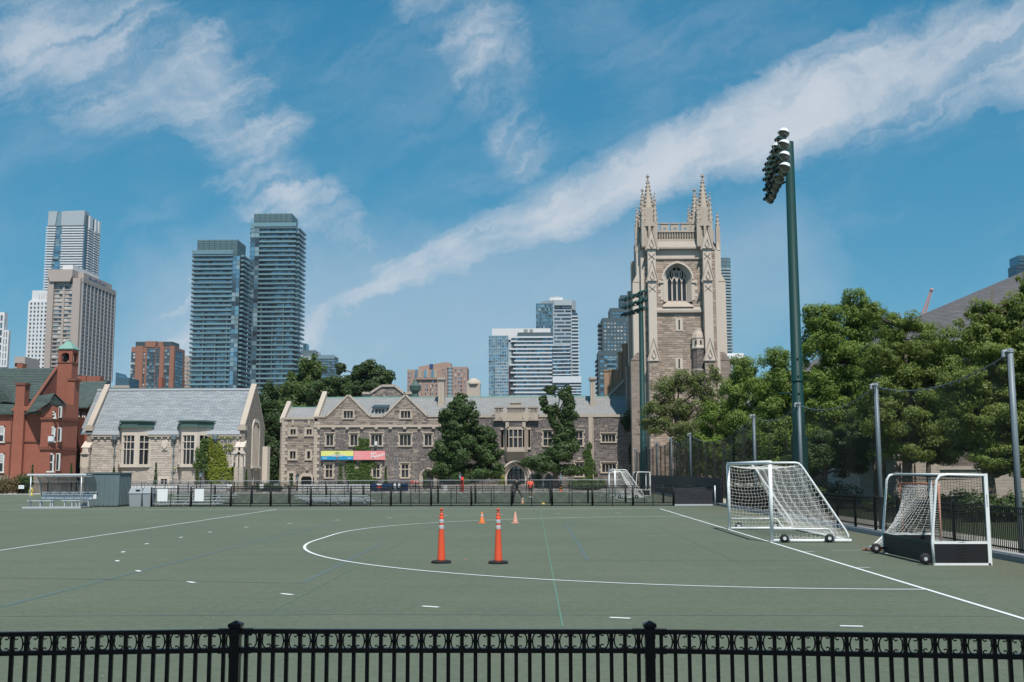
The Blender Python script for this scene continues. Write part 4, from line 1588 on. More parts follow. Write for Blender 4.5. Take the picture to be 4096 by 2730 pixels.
        spire(m4, fx, yf + 1.18, Hh(905), Hh(855) + .5, .3, 3, .09)
        m4.build(bt, 'finial', 'limestone')
        # sloped weathering on the corner itself
        MB().prism([(e0, Hh(1002)), (e1, Hh(1002)), (e1 if sx < 0 else e0, Hh(962)), ((e0 + e1) / 2, Hh(968))], yf - .15, yf + 2.2).build(bt, 'weathering', 'lime_weathered')
    # stair turret on the front
    tx = X(2792, 1400)
    ty = yf - .35
    tr_ = (X(2818, 1420) - X(2766, 1420)) / 2
    zA, zB, zC, zD = Hh(1316), Hh(1356), Hh(1400), Hh(1482)
    tu = MB().lathe((tx, ty, 0), [(tr_ * .95, zD), (tr_ * .95, zC)], 8, PI / 8).build(T, 'stair_turret', 'stone_dark')
    MB().lathe((tx, ty, 0), [(tr_ * 1.05, zC), (tr_ * 1.12, zC + .15), (tr_ * 1.03, zC + .5), (tr_ * 1.03, zB - .15), (tr_ * 1.12, zB)], 8, PI / 8).build(tu, 'turret_lantern', 'limestone_pale')
    MB().lathe((tx, ty + .2, 0), [(tr_ * 1.12, zB), (tr_ * .95, zB + .5), (tr_ * .62, zA - .35), (tr_ * .55, zA)], 8, PI / 8).build(tu, 'turret_cap', 'limestone')
    MB().lathe((tx, ty, 0), [(tr_ * .6, zD - .9), (tr_ * 1.08, zD - .1), (tr_ * 1.08, zD + .1)], 8, PI / 8).build(tu, 'turret_base', 'limestone')
    wt = Wall(T, ty - tr_ * .95 * math.cos(PI / 8), lambda z: (tx - .36, tx + .36))
    wt.stones(zD + .1, zC - .1, lambda x, z: 'stone_grey', tu, ln=(.25, .45))
    for u in (-.62, .02):
        bx(tu, 'slit', tx + u - .09 + .2, tx + u + .09 + .2, ty - tr_ * 1.06, ty - tr_ * .5, zC + .6, zB - .35, 'interior')
    # flank of brown flue stacks beside the tower
    for (a, b, t0, b0) in ((2474, 2490, 1414, 1600), (2491, 2509, 1383, 1600), (2509, 2530, 1379, 1600), (2416, 2437, 1486, 1590), (2437, 2451, 1484, 1590), (2451, 2475, 1486, 1590)):
        Yk = 158
        x0, x1 = at(a, 1450, Yk)[0], at(b, 1450, Yk)[0]
        m_ = MB().box(x0, x1 - .06, Yk, Yk + 1.5, at(a, b0, Yk)[1] - 6, at(a, t0, Yk)[1])
        m_.box(x0 - .1, x1 + .04, Yk - .1, Yk + 1.6, at(a, t0, Yk)[1], at(a, t0, Yk)[1] + .22)
        m_.build(None, 'flue_stack', 'flue')


K['flue'] = M('flue', (.36, .23, .15), .9, .3, .5, dark=((.25, .2, .17), .55, .6), stretch=(1, 1, .25))
memorial_tower()
FL = [o for o in bpy.data.objects if o.name.startswith('flue_stack')]
rt = thing('chimney_range', 'brown limestone flue stacks rising beside the bell tower', 'chimney', (11, 158, 0))
for o in FL:
    o.parent = rt
    o.matrix_parent_inverse = Matrix.Translation((-11, -158, 0))
    o.name = 'stack'
Yk = 158
MB().box(at(2405, 1600, Yk)[0], at(2540, 1600, Yk)[0], Yk + .2, Yk + 6, 0, at(2450, 1585, Yk)[1]).build(rt, 'wall', 'stone_far')
MB().prism([at(2430, 1592, Yk), at(2500, 1522, Yk), at(2500, 1500, Yk), at(2530, 1500, Yk), at(2530, 1592, Yk)], Yk - .3, Yk).build(rt, 'gable', 'stone_far')
c_ = MB()
coping(c_, [at(2430, 1594, Yk), at(2500, 1524, Yk)], Yk - .5, Yk + .1, .35)
c_.build(rt, 'coping', 'limestone')


# ------------------------------------------------------------------ chapel on the left
def chapel():
    Y = 130.0

    def X(zx, zy=900, YY=Y):
        return at(*Z4(zx, zy), YY)[0]

    def Hh(zy, zx=1000, YY=Y):
        return at(*Z4(zx, zy), YY)[1]
    x0, x1 = X(165), X(1900)
    T = thing('stone_chapel', 'pale stone hall with steep blue-grey slate roof and two bay windows', 'building', ((x0 + x1) / 2, Y, 0))
    dep = 9.4
    ze = Hh(655)
    zr = at(*Z4(1200, 172), Y + dep / 2)[1]
    Wf = Wall(T, Y, lambda z: (x0, x1))
    bays = []
    for a, b, c, d in ((495, 572, 742, 872), (1170, 1248, 1420, 1552)):
        bays.append((X(a), X(b), X(c), X(d)))
        Wf.rect(X(a) + .1, X(d) - .1, Hh(1050) - .02, ze + 1)
    for q in ((980, 1188, 1052, 1250), (1280, 1188, 1350, 1250), (648, 1188, 664, 1250)):
        gothic(Wf, rect_at(Z4, Y, *q), 2 if q[2] - q[0] > 40 else 1, (), hood=False, sur=.3, mat='limestone_pale', quoin=False, heads=False)
    back = Wf.backing(0, ze - .2, 'mortar_buff')
    Wf.stones(.1, ze - .4, lambda x, z: 'stone_pale', back, ch=(.17, .3), ln=(.4, 1.1), one=200)
    # roof
    rx0, rx1 = X(235, 400, Y + 3), X(1945, 400, Y + 3)
    rf = slope(MB(), rx0 - .5, rx1 + .3, Y - .2, ze - .05, Y + dep / 2, zr).build(T, 'roof', 'slate')
    slope(MB(), rx0 - .5, rx1 + .3, Y + dep, ze - .05, Y + dep / 2, zr).build(T, 'roof', 'slate')
    slate_rows(rf, rx0 - .5, rx1 + .3, Y - .2, ze - .05, Y + dep / 2, zr, 'slate', 44)
    MB().box(rx0 - .5, rx1 + .3, Y + dep / 2 - .25, Y + dep / 2 + .25, zr - .1, zr + .14).build(rf, 'ridge', 'lead')
    MB().box(x0 + .4, x1 - .2, Y - .35, Y - .1, ze - .3, ze + .12).build(T, 'gutter', 'lead')
    ea = MB().box(x0 + .2, x1, Y - .28, Y, ze - .55, ze - .3).build(T, 'cornice', 'limestone')
    for zx in np.arange(200, 1880, 72):
        u = X(zx)
        if any(a - .1 < u < d + .1 for a, b, c, d in bays):
            continue
        bx(ea, 'corbel', u - .12, u + .12, Y - .24, Y, ze - .8, ze - .55, 'limestone')
    # end gables
    for xe, s_ in ((x0, -1), (x1, 1)):
        zap = zr + .4
        pro = [(Y - .1, 0), (Y - .1, ze + .55), (Y + dep / 2, zap), (Y + dep + .1, ze + .55), (Y + dep + .1, 0)]
        a, b = (xe - .35, xe + .25) if s_ < 0 else (xe - .25, xe + .35)
        MB().prism(pro, a, b, 'x').build(T, 'gable_wall', 'stone_side' if s_ > 0 else 'stone_far')
        th = .35
        cw = MB()
        for (ya, za), (yb, zb) in ((pro[1], pro[2]), (pro[3], pro[2])):
            cw.add([(a - .03, ya - .1, za), (b + .03, ya - .1, za), (b + .03, yb, zb), (a - .03, yb, zb), (a - .03, ya - .1, za + th), (b + .03, ya - .1, za + th), (b + .03, yb, zb + th), (a - .03, yb, zb + th)],
                   [(3, 2, 1, 0), (4, 5, 6, 7), (0, 1, 5, 4), (1, 2, 6, 5), (2, 3, 7, 6), (3, 0, 4, 7)])
        cw.build(T, 'raking_coping', 'limestone')
        MB().box(a - .15, b + .15, Y - .35, Y + .5, ze + .2, ze + .75).build(T, 'kneeler', 'limestone')
    # great window in the east gable
    xg = x1 + .35
    yc = Y + dep / 2 + .2
    zs, zt, z0 = Hh(640, 2015, yc), Hh(545, 2015, yc), Hh(1040, 2015, yc)
    ww = 2.9
    pts = [(yc - ww / 2, z0)] + arch(yc, ww, zs, zt) + [(yc + ww / 2, z0)]
    pto = [(yc - ww / 2 - .35, z0)] + arch(yc, ww + .7, zs, zt + .4) + [(yc + ww / 2 + .35, z0)]
    mb = MB()
    n = len(pts)
    v = [(xg - .1, y, z) for y, z in pts] + [(xg - .1, y, z) for y, z in pto] + [(xg + .13, y, z) for y, z in pts] + [(xg + .13, y, z) for y, z in pto]
    f = []
    for i in range(n - 1):
        f += [(i, i + 1, n + i + 1, n + i), (2 * n + i, 3 * n + i, 3 * n + i + 1, 2 * n + i + 1), (i, 2 * n + i, 2 * n + i + 1, i + 1), (n + i, n + i + 1, 3 * n + i + 1, 3 * n + i)]
    mb.add(v, f)
    mb.box(xg - .1, xg + .3, yc - ww / 2 - .5, yc + ww / 2 + .5, z0 - .3, z0)
    win = mb.build(T, 'gable_window', 'limestone_pale')
    gl = MB().prism(pts, xg + .01, xg + .05, 'x').build(win, 'glazing', 'glass_old')
    for i in range(1, 5):
        y = yc - ww / 2 + ww * i / 5
        bx(win, 'mullion', xg + .04, xg + .1, y - .05, y + .05, z0, zs + (zt - zs) * (.85 if i in (2, 3) else .35), 'limestone_pale')
    q = MB().box(xg, xg + .12, yc - .9, yc + .9, .6, 2.6).build(T, 'window', 'limestone_pale')
    for k in (-.42, .42):
        bx(q, 'pane', xg + .12, xg + .15, yc + k - .3, yc + k + .3, .7, 2.4, 'glass_old')
    # bays
    for (a, b, c, d) in bays:
        zb, zt_ = Hh(1045), Hh(610)
        yp = Y - 1.25
        plan = [(a, Y + .1), (b, yp), (c, yp), (d, Y + .1)]
        B = MB()
        zw0, zw1 = Hh(1020), Hh(695)
        B.prism(plan, zw1, zt_, 'z')                               # head
        B.prism([(a - .1, Y + .1), (b - .06, yp - .12), (c + .06, yp - .12), (d + .1, Y + .1)], zb - .1, zw0, 'z')
        fw = (c - b)
        for u, w_ in ((b, .14), (c - .3, .3)):
            B.box(u, u + w_, yp, yp + .4, zw0, zw1)
        for (p, q_) in (((a, Y + .1), (b, yp)), ((c, yp), (d, Y + .1))):
            dv = Vector((q_[0] - p[0], q_[1] - p[1]))
            L = dv.length
            dv.normalize()
            nn = Vector((-dv.y, dv.x))
            for t0, t1 in ((0, L * .2), (L * .8, L)):
                P0, P1 = Vector(p) + dv * t0, Vector(p) + dv * t1
                B.prism([(P0.x, P0.y), (P1.x, P1.y), (P1.x + nn.x * .4, P1.y + nn.y * .4), (P0.x + nn.x * .4, P0.y + nn.y * .4)], zw0, zw1, 'z')
        bay = B.build(T, 'bay_window', 'limestone_pale')
        MB().prism([(a + .15, Y + .1), (b + .1, yp + .15), (c - .1, yp + .15), (d - .15, Y + .1)], 0, zb - .1, 'z').build(bay, 'bay_base', 'stone_side2')
        MB().prism([(a - .2, Y + .1), (b - .1, yp - .3), (c + .1, yp - .3), (d + .2, Y + .1)], zt_, zt_ + .3, 'z').prism([(a - .1, Y + .6), (b - .02, yp - .18), (c + .02, yp - .18), (d + .1, Y + .6)], zt_ + .3, zt_ + .75, 'z').prism([(a - .3, Y + .6), (b - .12, yp - .36), (c + .12, yp - .36), (d + .3, Y + .6)], zt_ + .75, zt_ + .9, 'z').build(bay, 'copper_cornice', 'copper_dark')
        # front lights 3 x 3 tiers
        zt1, zt2 = zw0 + (zw1 - zw0) * .52, zw0 + (zw1 - zw0) * .775
        gx0, gx1 = b + .14, c - .3
        lw = (gx1 - gx0) / 3
        for i in range(3):
            for za, zb2 in ((zw0, zt1), (zt1, zt2), (zt2, zw1)):
                bx(bay, 'pane', gx0 + i * lw + .02, gx0 + (i + 1) * lw - .02, yp + .16, yp + .2, za + .05, zb2 - .05, 'glass_old')
            if i:
                bx(bay, 'mullion', gx0 + i * lw - .04, gx0 + i * lw + .04, yp + .05, yp + .17, zw0, zw1, 'limestone_pale')
        for z in (zt1, zt2):
            bx(bay, 'transom', gx0, gx1, yp + .06, yp + .165, z - .05, z + .05, 'limestone_pale')
        # canted lights
        for (p, q_) in (((a, Y + .1), (b, yp)), ((c, yp), (d, Y + .1))):
            p, q_ = Vector(p), Vector(q_)
            dv = (q_ - p).normalized()
            nn = Vector((-dv.y, dv.x))
            ang_ = math.atan2(dv.y, dv.x)
            mid = (p + q_) / 2
            Lc = (q_ - p).length * .6
            for k in (-1, 1):
                for za, zb2 in ((zw0, zt1), (zt1, zt2), (zt2, zw1)):
                    cc = mid + dv * (k * Lc / 4) + nn * .2
                    bx(bay, 'pane', cc.x - Lc / 4 + .04, cc.x + Lc / 4 - .04, cc.y - .02, cc.y + .02, za + .05, zb2 - .05, 'glass_old', ang_)
            cc = mid + nn * .1
            bx(bay, 'mullion', cc.x - .04, cc.x + .04, cc.y - .06, cc.y + .06, zw0, zw1, 'limestone_pale', ang_)
            for z in (zt1, zt2):
                bx(bay, 'transom', cc.x - Lc / 2, cc.x + Lc / 2, cc.y - .05, cc.y + .05, z - .05, z + .05, 'limestone_pale', ang_)
    # carved crest
    a, b, c, d = rect_at(Z4, Y, 990, 745, 1066, 862)
    cr = MB().box(a, b, Y - .14, Y, c, d).build(T, 'carved_crest', 'limestone_pale')
    mx = (a + b) / 2
    MB().prism([(mx - .34, c + .95), (mx + .34, c + .95), (mx + .34, c + .5), (mx, c + .12), (mx - .34, c + .5)], Y - .26, Y - .14).build(cr, 'shield', 'limestone_pale')
    MB().lathe((0, 0, 0), [(.22, 0), (.16, .1)], 10).build(cr, 'rosette', 'limestone_pale').matrix_basis = Matrix.Translation(Vector((mx, Y - .26, c + .62)) - org(T)) @ Matrix.Rotation(PI / 2, 4, 'X')
    # downpipes with hopper heads
    for zx in (455, 1128, 1600):
        u = X(zx)
        zt_ = Hh(765)
        dp = MB().tube([(u, Y - .16, .1), (u, Y - .16, zt_)], .07, 7).build(T, 'downpipe', 'galv_dark')
        MB().lathe((u, Y - .25, zt_), [(.1, -.1), (.3, .25), (.36, .3), (.36, .75), (.3, .8)], 8).build(dp, 'hopper_head', 'galv_dark')
        for z in (2.2, 4.2):
            bx(dp, 'bracket', u - .15, u + .15, Y - .22, Y - .05, z, z + .12, 'galv_dark')
    # corner buttresses with gabled niches
    for zx0, zx1 in ((105, 190), (1845, 1890), (1896, 1945)):
        a, b = X(zx0, 950), X(zx1, 950)
        bt = MB().box(a, b, Y - 1.0, Y + .2, 0, Hh(1055)).build(T, 'buttress', 'stone_side2')
        MB().box(a + .1, b - .1, Y - .9, Y + .2, Hh(1055), Hh(830)).prism([(Y - .95, Hh(830)), (Y + .1, Hh(830)), (Y + .1, Hh(755))], a - .05, b + .05, 'x').build(bt, 'upper_stage', 'limestone_pale')
        m = (a + b) / 2
        MB().prism([(m - .55, Hh(905)), (m + .55, Hh(905)), (m, Hh(850))], Y - 1.1, Y - .8).box(m - .5, m - .36, Y - 1.0, Y - .85, Hh(1050), Hh(905)).box(m + .36, m + .5, Y - 1.0, Y - .85, Hh(1050), Hh(905)).build(bt, 'niche', 'limestone_pale')
    MB().box(x1 - .3, x1 + 1.0, Y + dep - .8, Y + dep + .6, 0, Hh(820, 2130, Y + dep)).build(T, 'buttress', 'limestone_pale')
    MB().box(x0 + .6, x1 - .6, Y + .6, Y + dep - .3, 0, ze - .2).build(T, 'inner_body', 'interior')


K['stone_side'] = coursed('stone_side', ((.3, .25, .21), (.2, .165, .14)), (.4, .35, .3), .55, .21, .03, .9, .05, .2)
K['stone_side2'] = coursed('stone_side2', ((.5, .43, .365), (.41, .345, .29)), (.46, .4, .34), .6, .22, .02, .85, .02, .12)
chapel()


# ------------------------------------------------------------------ red brick house, far left
def brick_house():
    Y = 122.0

    def X(zx, zy=900, YY=Y):
        return at(*Z3(zx, zy), YY)[0]

    def Hh(zy, zx=250, YY=Y):
        return at(*Z3(zx, zy), YY)[1]
    xl = X(-700)
    xr = X(398)
    T = thing('red_brick_house', 'red brick victorian house with mossy green roofs and a bell turret', 'building', (X(150), Y, 0))
    ze = Hh(680)
    MB().box(xl, xr, Y, Y + 14, 0, ze).build(T, 'wall', 'red_brick')
    MB().box(xl, xr + .02, Y - .08, Y, 0, 1.9).build(T, 'plinth', 'stone_far')
    MB().box(xl, xr, Y - .1, Y, Hh(942), Hh(930)).build(T, 'string_course', 'brick_trim')
    MB().box(xl, xr + .1, Y - .35, Y, ze - .1, ze + .15).build(T, 'gutter', 'copper_dark')

    def sash(a, b, z0, z1, y, blind=.0, parent=T):
        w = MB().box(a, a + .14, y - .1, y + .05, z0, z1).box(b - .14, b, y - .1, y + .05, z0, z1).box(a, b, y - .1, y + .05, z1 - .14, z1).box(a - .1, b + .1, y - .16, y + .05, z0 - .14, z0 + .02).box(a, b, y - .08, y + .05, (z0 + z1) / 2 - .06, (z0 + z1) / 2 + .06).build(parent, 'window', 'sash_white')
        zm = (z0 + z1) / 2
        bx(w, 'pane', a + .1, b - .1, y - .05, y - .01, z0, zm, 'glass_old')
        bx(w, 'pane', a + .1, b - .1, y - .07, y - .03, zm, z1, 'glass_old')
        if blind:
            bx(w, 'blind', a + .12, b - .12, y - .078, y - .071, z1 - (z1 - z0) * blind, z1 - .1, 'pane_blind')
        return w
    for q, bl in (((-60, 795, 45, 935), .6), ((-60, 1040, 40, 1205), .45)):
        a, b, c, d = rect_at(Z3, Y, *q)
        sash(a, b, c, d, Y, bl)
    # main roof with ridge along the front
    yr = Y + 7
    zr = at(*Z3(250, 278), yr)[1]
    xrr = X(520, 278, yr)
    rf = slope(MB(), xl, xrr, Y - .4, ze, yr, zr).build(T, 'roof', 'slate_green')
    slope(MB(), xl, xrr, Y + 14.4, ze, yr, zr).build(T, 'roof', 'slate_green')
    MB().prism([(Y, ze - .3), (yr, zr - .1), (Y + 14, ze - .3)], xrr - .4, xrr, 'x').build(T, 'gable_wall', 'red_brick')
    cw = MB()
    for (ya, za), (yb, zb) in (((Y - .4, ze), (yr, zr)),):
        cw.add([(xrr - .3, ya, za), (xrr + .05, ya, za), (xrr + .05, yb, zb), (xrr - .3, yb, zb), (xrr - .3, ya, za + .25), (xrr + .05, ya, za + .25), (xrr + .05, yb, zb + .25), (xrr - .3, yb, zb + .25)],
               [(3, 2, 1, 0), (4, 5, 6, 7), (0, 1, 5, 4), (1, 2, 6, 5), (2, 3, 7, 6), (3, 0, 4, 7)])
    cw.build(T, 'raking_coping', 'brick_trim')
    slate_rows(rf, xl, xrr, Y - .4, ze, yr, zr, 'slate_green', 26)
    # cross wing towards the viewer: low ridge with half-hipped end over the corner bay
    a = X(265, 600)
    b = X(575, 600)
    z5 = Hh(512, 500)
    yb_ = Y - 2.2
    mid = X(560, 520)
    cr = MB()
    cr.add([(a, Y - .6, ze + .05), (X(405, 670), yb_, Hh(672, 405)), (X(525, 590), yb_, Hh(592, 525)), (mid, yb_ + .2, z5), (X(300, 505, Y + 3), Y + 3, z5)],
           [(0, 1, 2, 3, 4)])
    cr.add([(mid, yb_ + .2, z5), (X(605, 600), yb_ + 1.6, Hh(602, 605)), (X(615, 600, Y + 4), Y + 4, Hh(590, 605)), (X(400, 505, Y + 6), Y + 6, z5)], [(0, 1, 2, 3)])
    cr.add([(X(405, 670), yb_, Hh(672, 405) - .25), (X(525, 590), yb_, Hh(592, 525) - .25), (mid, yb_ + .2, z5 - .25), (X(605, 600), yb_ + 1.6, Hh(602, 605) - .25)], [(0, 1, 2, 3)])
    cr.build(T, 'porch_roof', 'slate_green')
    # canted corner bay
    p0, p1, p2, p3 = X(405), X(420), X(520), X(572)
    plan = [(p0, Y), (p1, Y - 1.6), (p2, Y - 1.9), (p3, Y - .7), (p3 + .2, Y + 3), (p0, Y + 3)]
    zt = Hh(600, 480)
    by = MB().prism(plan, 0, zt, 'z').build(T, 'corner_bay', 'red_brick')
    yb2 = Y - 1.6
    for z in (Hh(1000, 450), Hh(735, 450)):
        MB().prism([(p0 - .1, Y), (p1 - .1, Y - 1.75), (p2 + .06, Y - 2.06), (p3 + .15, Y - .75), (p3 + .3, Y + 3), (p0, Y + 3)], z - .12, z + .14, 'z').build(by, 'string_course', 'brick_trim')
    MB().prism([(p0 - .1, Y), (p1 - .1, Y - 1.8), (p2 + .1, Y - 2.1), (p3 + .2, Y - .7), (p3 + .3, Y + 3), (p0, Y + 3)], 0, 1.9, 'z').build(by, 'plinth', 'stone_far')
    for q, bl in (((458, 665, 502, 720), 0), ((447, 800, 496, 932), .5), ((432, 1040, 484, 1200), 0)):
        a, b, c, d = rect_at(Z3, Y - 1.75, *q)
        w = sash(a, b, c, d, Y - 1.74, bl, by)
        if q[1] == 800:
            MB().box((a + b) / 2 - .3, b, Y - 2.2, Y - 1.7, c, c + .55).build(w, 'air_conditioner', 'white_band')
    for q in ((530, 620, 556, 720), (520, 810, 552, 935), (506, 1040, 540, 1195)):
        a, b, c, d = rect_at(Z3, Y - 1.35, *q)
        w = MB().box(a, b, Y - 1.5, Y - 1.3, c, d)
        w = w.build(by, 'window', 'sash_white')
        w.rotation_euler.z = 0
        bx(w, 'pane', a + .07, b - .12, Y - 1.54, Y - 1.49, c + .1, d - .1, 'glass_old')
    # chimney as a pilaster up the front
    a, b = X(130, 900), X(222, 900)
    ch = MB().box(a, b, Y - .5, Y + .3, 0, Hh(660)).prism([(a - .3, Hh(660)), (b + .3, Hh(660)), (b - .1, Hh(610)), (a + .1, Hh(610))], Y - .5, Y + .6).box(a + .1, b - .05, Y - .5, Y + .7, Hh(610), Hh(420)).build(T, 'chimney', 'red_brick')
    MB().box(a, b + .05, Y - .6, Y + .8, Hh(430), Hh(412)).build(ch, 'chimney_cap', 'brick_trim')
    for zx in (103, 218):
        u = X(zx)
        MB().tube([(u, Y - .15, 0), (u, Y - .15, ze - .2)], .07, 6).build(T, 'downpipe', 'brick_trim')
    # small dormer at the picture edge
    a, b, c, d = rect_at(Z3, Y + 1.2, -60, 560, 18, 665)
    dm = MB().box(a, b, Y + 1.2, Y + 5, c, d).build(T, 'dormer', 'sash_white')
    MB().prism([(a - .4, d), (b + 1.6, d - .4), (b - .6, d + 1.6), (a, d + 1.6)], Y + .8, Y + 6).build(dm, 'dormer_roof', 'slate_green')
    # bell turret
    Yb = Y + 4.5
    a, b = X(515, 300, Yb), X(642, 300, Yb)
    w = b - a
    zt = at(*Z3(580, 105), Yb)[1]
    zo0, zo1, zo2 = (at(*Z3(580, q), Yb)[1] for q in (200, 165, 140))
    tw = MB().box(a, b, Yb, Yb + w, 0, zo0 - .3).box(a, b, Yb, Yb + w, zo2 + .1, zt)
    for u in (a, b - w * .22):
        for yy in (Yb, Yb + w * .78):
            tw.box(u, u + w * .22, yy, yy + w * .22, zo0 - .3, zo2 + .1)
    bt = tw.build(T, 'bell_turret', 'red_brick')
    cxx, cyy = (a + b) / 2, Yb + w / 2
    ar = MB()
    ow = w * .56
    sem = [(cxx - ow / 2 * math.cos(t), zo1 + .02 + (zo2 - zo1) * math.sin(t)) for t in np.linspace(0, PI, 12)]
    top = [(x, zo2 + .12) for x, z in sem]
    ringm(ar, sem, top, Yb + .002, Yb + .4)
    ringm(ar, sem, top, Yb + w - .4, Yb + w)
    ar.build(bt, 'arch', 'red_brick')
    MB().box(a - .06, b + .06, Yb - .06, Yb + w + .06, zo0 - .42, zo0 - .28).build(bt, 'string_course', 'brick_trim')
    MB().lathe((cxx, cyy, zt), [(w * .8, -.05), (w * .82, .06), (w * .5, .5), (w * .2, .95), (w * .12, 1.0), (w * .12, 1.16)], 4, PI / 4).build(bt, 'turret_cap', 'copper')
    MB().lathe((cxx, cyy, zo0), [(.5, 0), (.42, .5), (.2, .95)], 10).build(bt, 'bell', 'iron_dull')
    # flying pilaster flue right of the turret
    a2, b2 = X(602, 700, Yb - .8), X(662, 700, Yb - .8)
    fl = MB().box(a2, b2, Yb - 1.0, Yb + .4, 0, at(*Z3(630, 385), Yb)[1]).build(T, 'flue', 'red_brick')
    MB().box(a2 - .1, b2 + .2, Yb - 1.1, Yb + .5, at(*Z3(630, 395), Yb)[1], at(*Z3(630, 378), Yb)[1]).build(fl, 'flue_cap', 'brick_trim')
    # rear wing in shade
    Yw = Y + 11
    a, b = X(560, 800, Yw), X(840, 800, Yw)
    zw = at(*Z3(700, 620), Yw)[1]
    MB().box(a, b, Yw, Yw + 12, 0, zw).build(T, 'rear_wing', 'red_brick')
    rz = at(*Z3(800, 395), Yw + 5)[1]
    r2 = slope(MB(), a, X(960, 420, Yw + 5), Yw - .6, zw - .1, Yw + 5, rz).build(T, 'roof', 'slate_green')
    slope(MB(), a, X(960, 420, Yw + 5), Yw + 12, zw - .1, Yw + 5, rz).build(T, 'roof', 'slate_green')
    r3 = slope(MB(), X(930, 460, Yw + 18), X(1960, 460, Yw + 18), Yw + 12, zw + 1, Yw + 18, at(*Z3(1400, 452), Yw + 18)[1]).build(T, 'roof', 'slate_green')
    for q in ((668, 655, 716, 735), (738, 670, 768, 740), (690, 830, 724, 945), (640, 1045, 676, 1125)):
        aa, bb, c, d = rect_at(Z3, Yw, *q)
        sash(aa, bb, c, d, Yw)
    # little roofed porch
    q = rect_at(Z3, Yw - 3, 585, 1125, 745, 1172)
    MB().lathe(((q[0] + q[1]) / 2, Yw - 2, q[2]), [(q[1] - q[0], 0), (q[1] - q[0], .12), (.3, q[3] - q[2])], 4, PI / 4, .72, .5).build(T, 'porch', 'slate_green')
    MB().box(q[0] + 1, q[0] + 1.4, Yw - 3, Yw - 2.6, 0, q[2]).box(q[1] - 1.4, q[1] - 1, Yw - 3, Yw - 2.6, 0, q[2]).build(T, 'porch_post', 'brick_trim')
    # stubby chimneys on the ridges
    for zx0, zx1, zt_, zb_, YY in ((150, 200, 235, 285, Yw + 6), (700, 770, 345, 400, Yw + 8), (775, 895, 350, 420, Yw + 8), (1415, 1450, 362, 445, Yw + 18)):
        a, b = at(*Z3(zx0, zb_), YY)[0], at(*Z3(zx1, zb_), YY)[0]
        MB().box(a, b, YY, YY + 1.2, at(*Z3(zx0, zb_), YY)[1] - 1.5, at(*Z3(zx0, zt_), YY)[1]).build(T, 'chimney', 'red_brick')


brick_house()

# ------------------------------------------------------------------ skyline
def put(T, nm, face, p, a, b, c, d, o0, o1, mat, mb=None):
    if face == 'F':
        q = (a, b, p - o1, p - o0, c, d)
    elif face == 'R':
        q = (p + o0, p + o1, a, b, c, d)
    else:
        q = (p - o1, p - o0, a, b, c, d)
    if mb is not None:
        mb.box(*q)
        return None
    return bx(T, nm, *q, mat)


def facade(T, face, p, a0, a1, z0, z1, rows, cols, band, pier, bm, pm, panes, B, proud=.35, pp=None, split=None, topband=True):
    """Floors of panes between spandrel bands and piers; B = [pieces left to build singly]."""
    fh = (z1 - z0) / rows
    cw = (a1 - a0) / cols
    rest = {}
    for r in range(rows):
        zt = z1 - r * fh
        zb = zt - fh + band
        for c in range(cols):
            m = R.choices([q[0] for q in panes], [q[1] for q in panes])[0]
            a, b = a0 + c * cw + pier / 2, a0 + (c + 1) * cw - pier / 2
            if B[0] > 0:
                put(T, 'pane', face, p, a, b, zb, zt, 0, .08, m)
                B[0] -= 1
            else:
                put(T, 'pane', face, p, a, b, zb, zt, 0, .08, m, rest.setdefault(m, MB()))
        if bm:
            put(T, 'spandrel', face, p, a0, a1, zb - band, zb, 0, proud, bm)
    if bm and topband:
        put(T, 'spandrel', face, p, a0, a1, z1, z1 + band, 0, proud, bm)
    if pm:
        for c in range(cols + 1):
            u = a0 + c * cw
            put(T, 'pier', face, p, u - pier / 2, u + pier / 2, z0, z1 + (band if bm else 0), 0, proud + (.05 if pp is None else pp), pm)
    for m, mb in rest.items():
        mb.build(T, 'panes', m, kind='stuff')


def fx(px, py, Y):
    return at(px, py, Y)[0]


def fz(px, py, Y):
    return at(px, py, Y)[1]


VP = 2134.0


def depth_for(pa, pb, Y):
    """How far back a side face runs when its corners are seen at pa (near) and pb (far)."""
    return Y * (pa - VP) / (pb - VP)


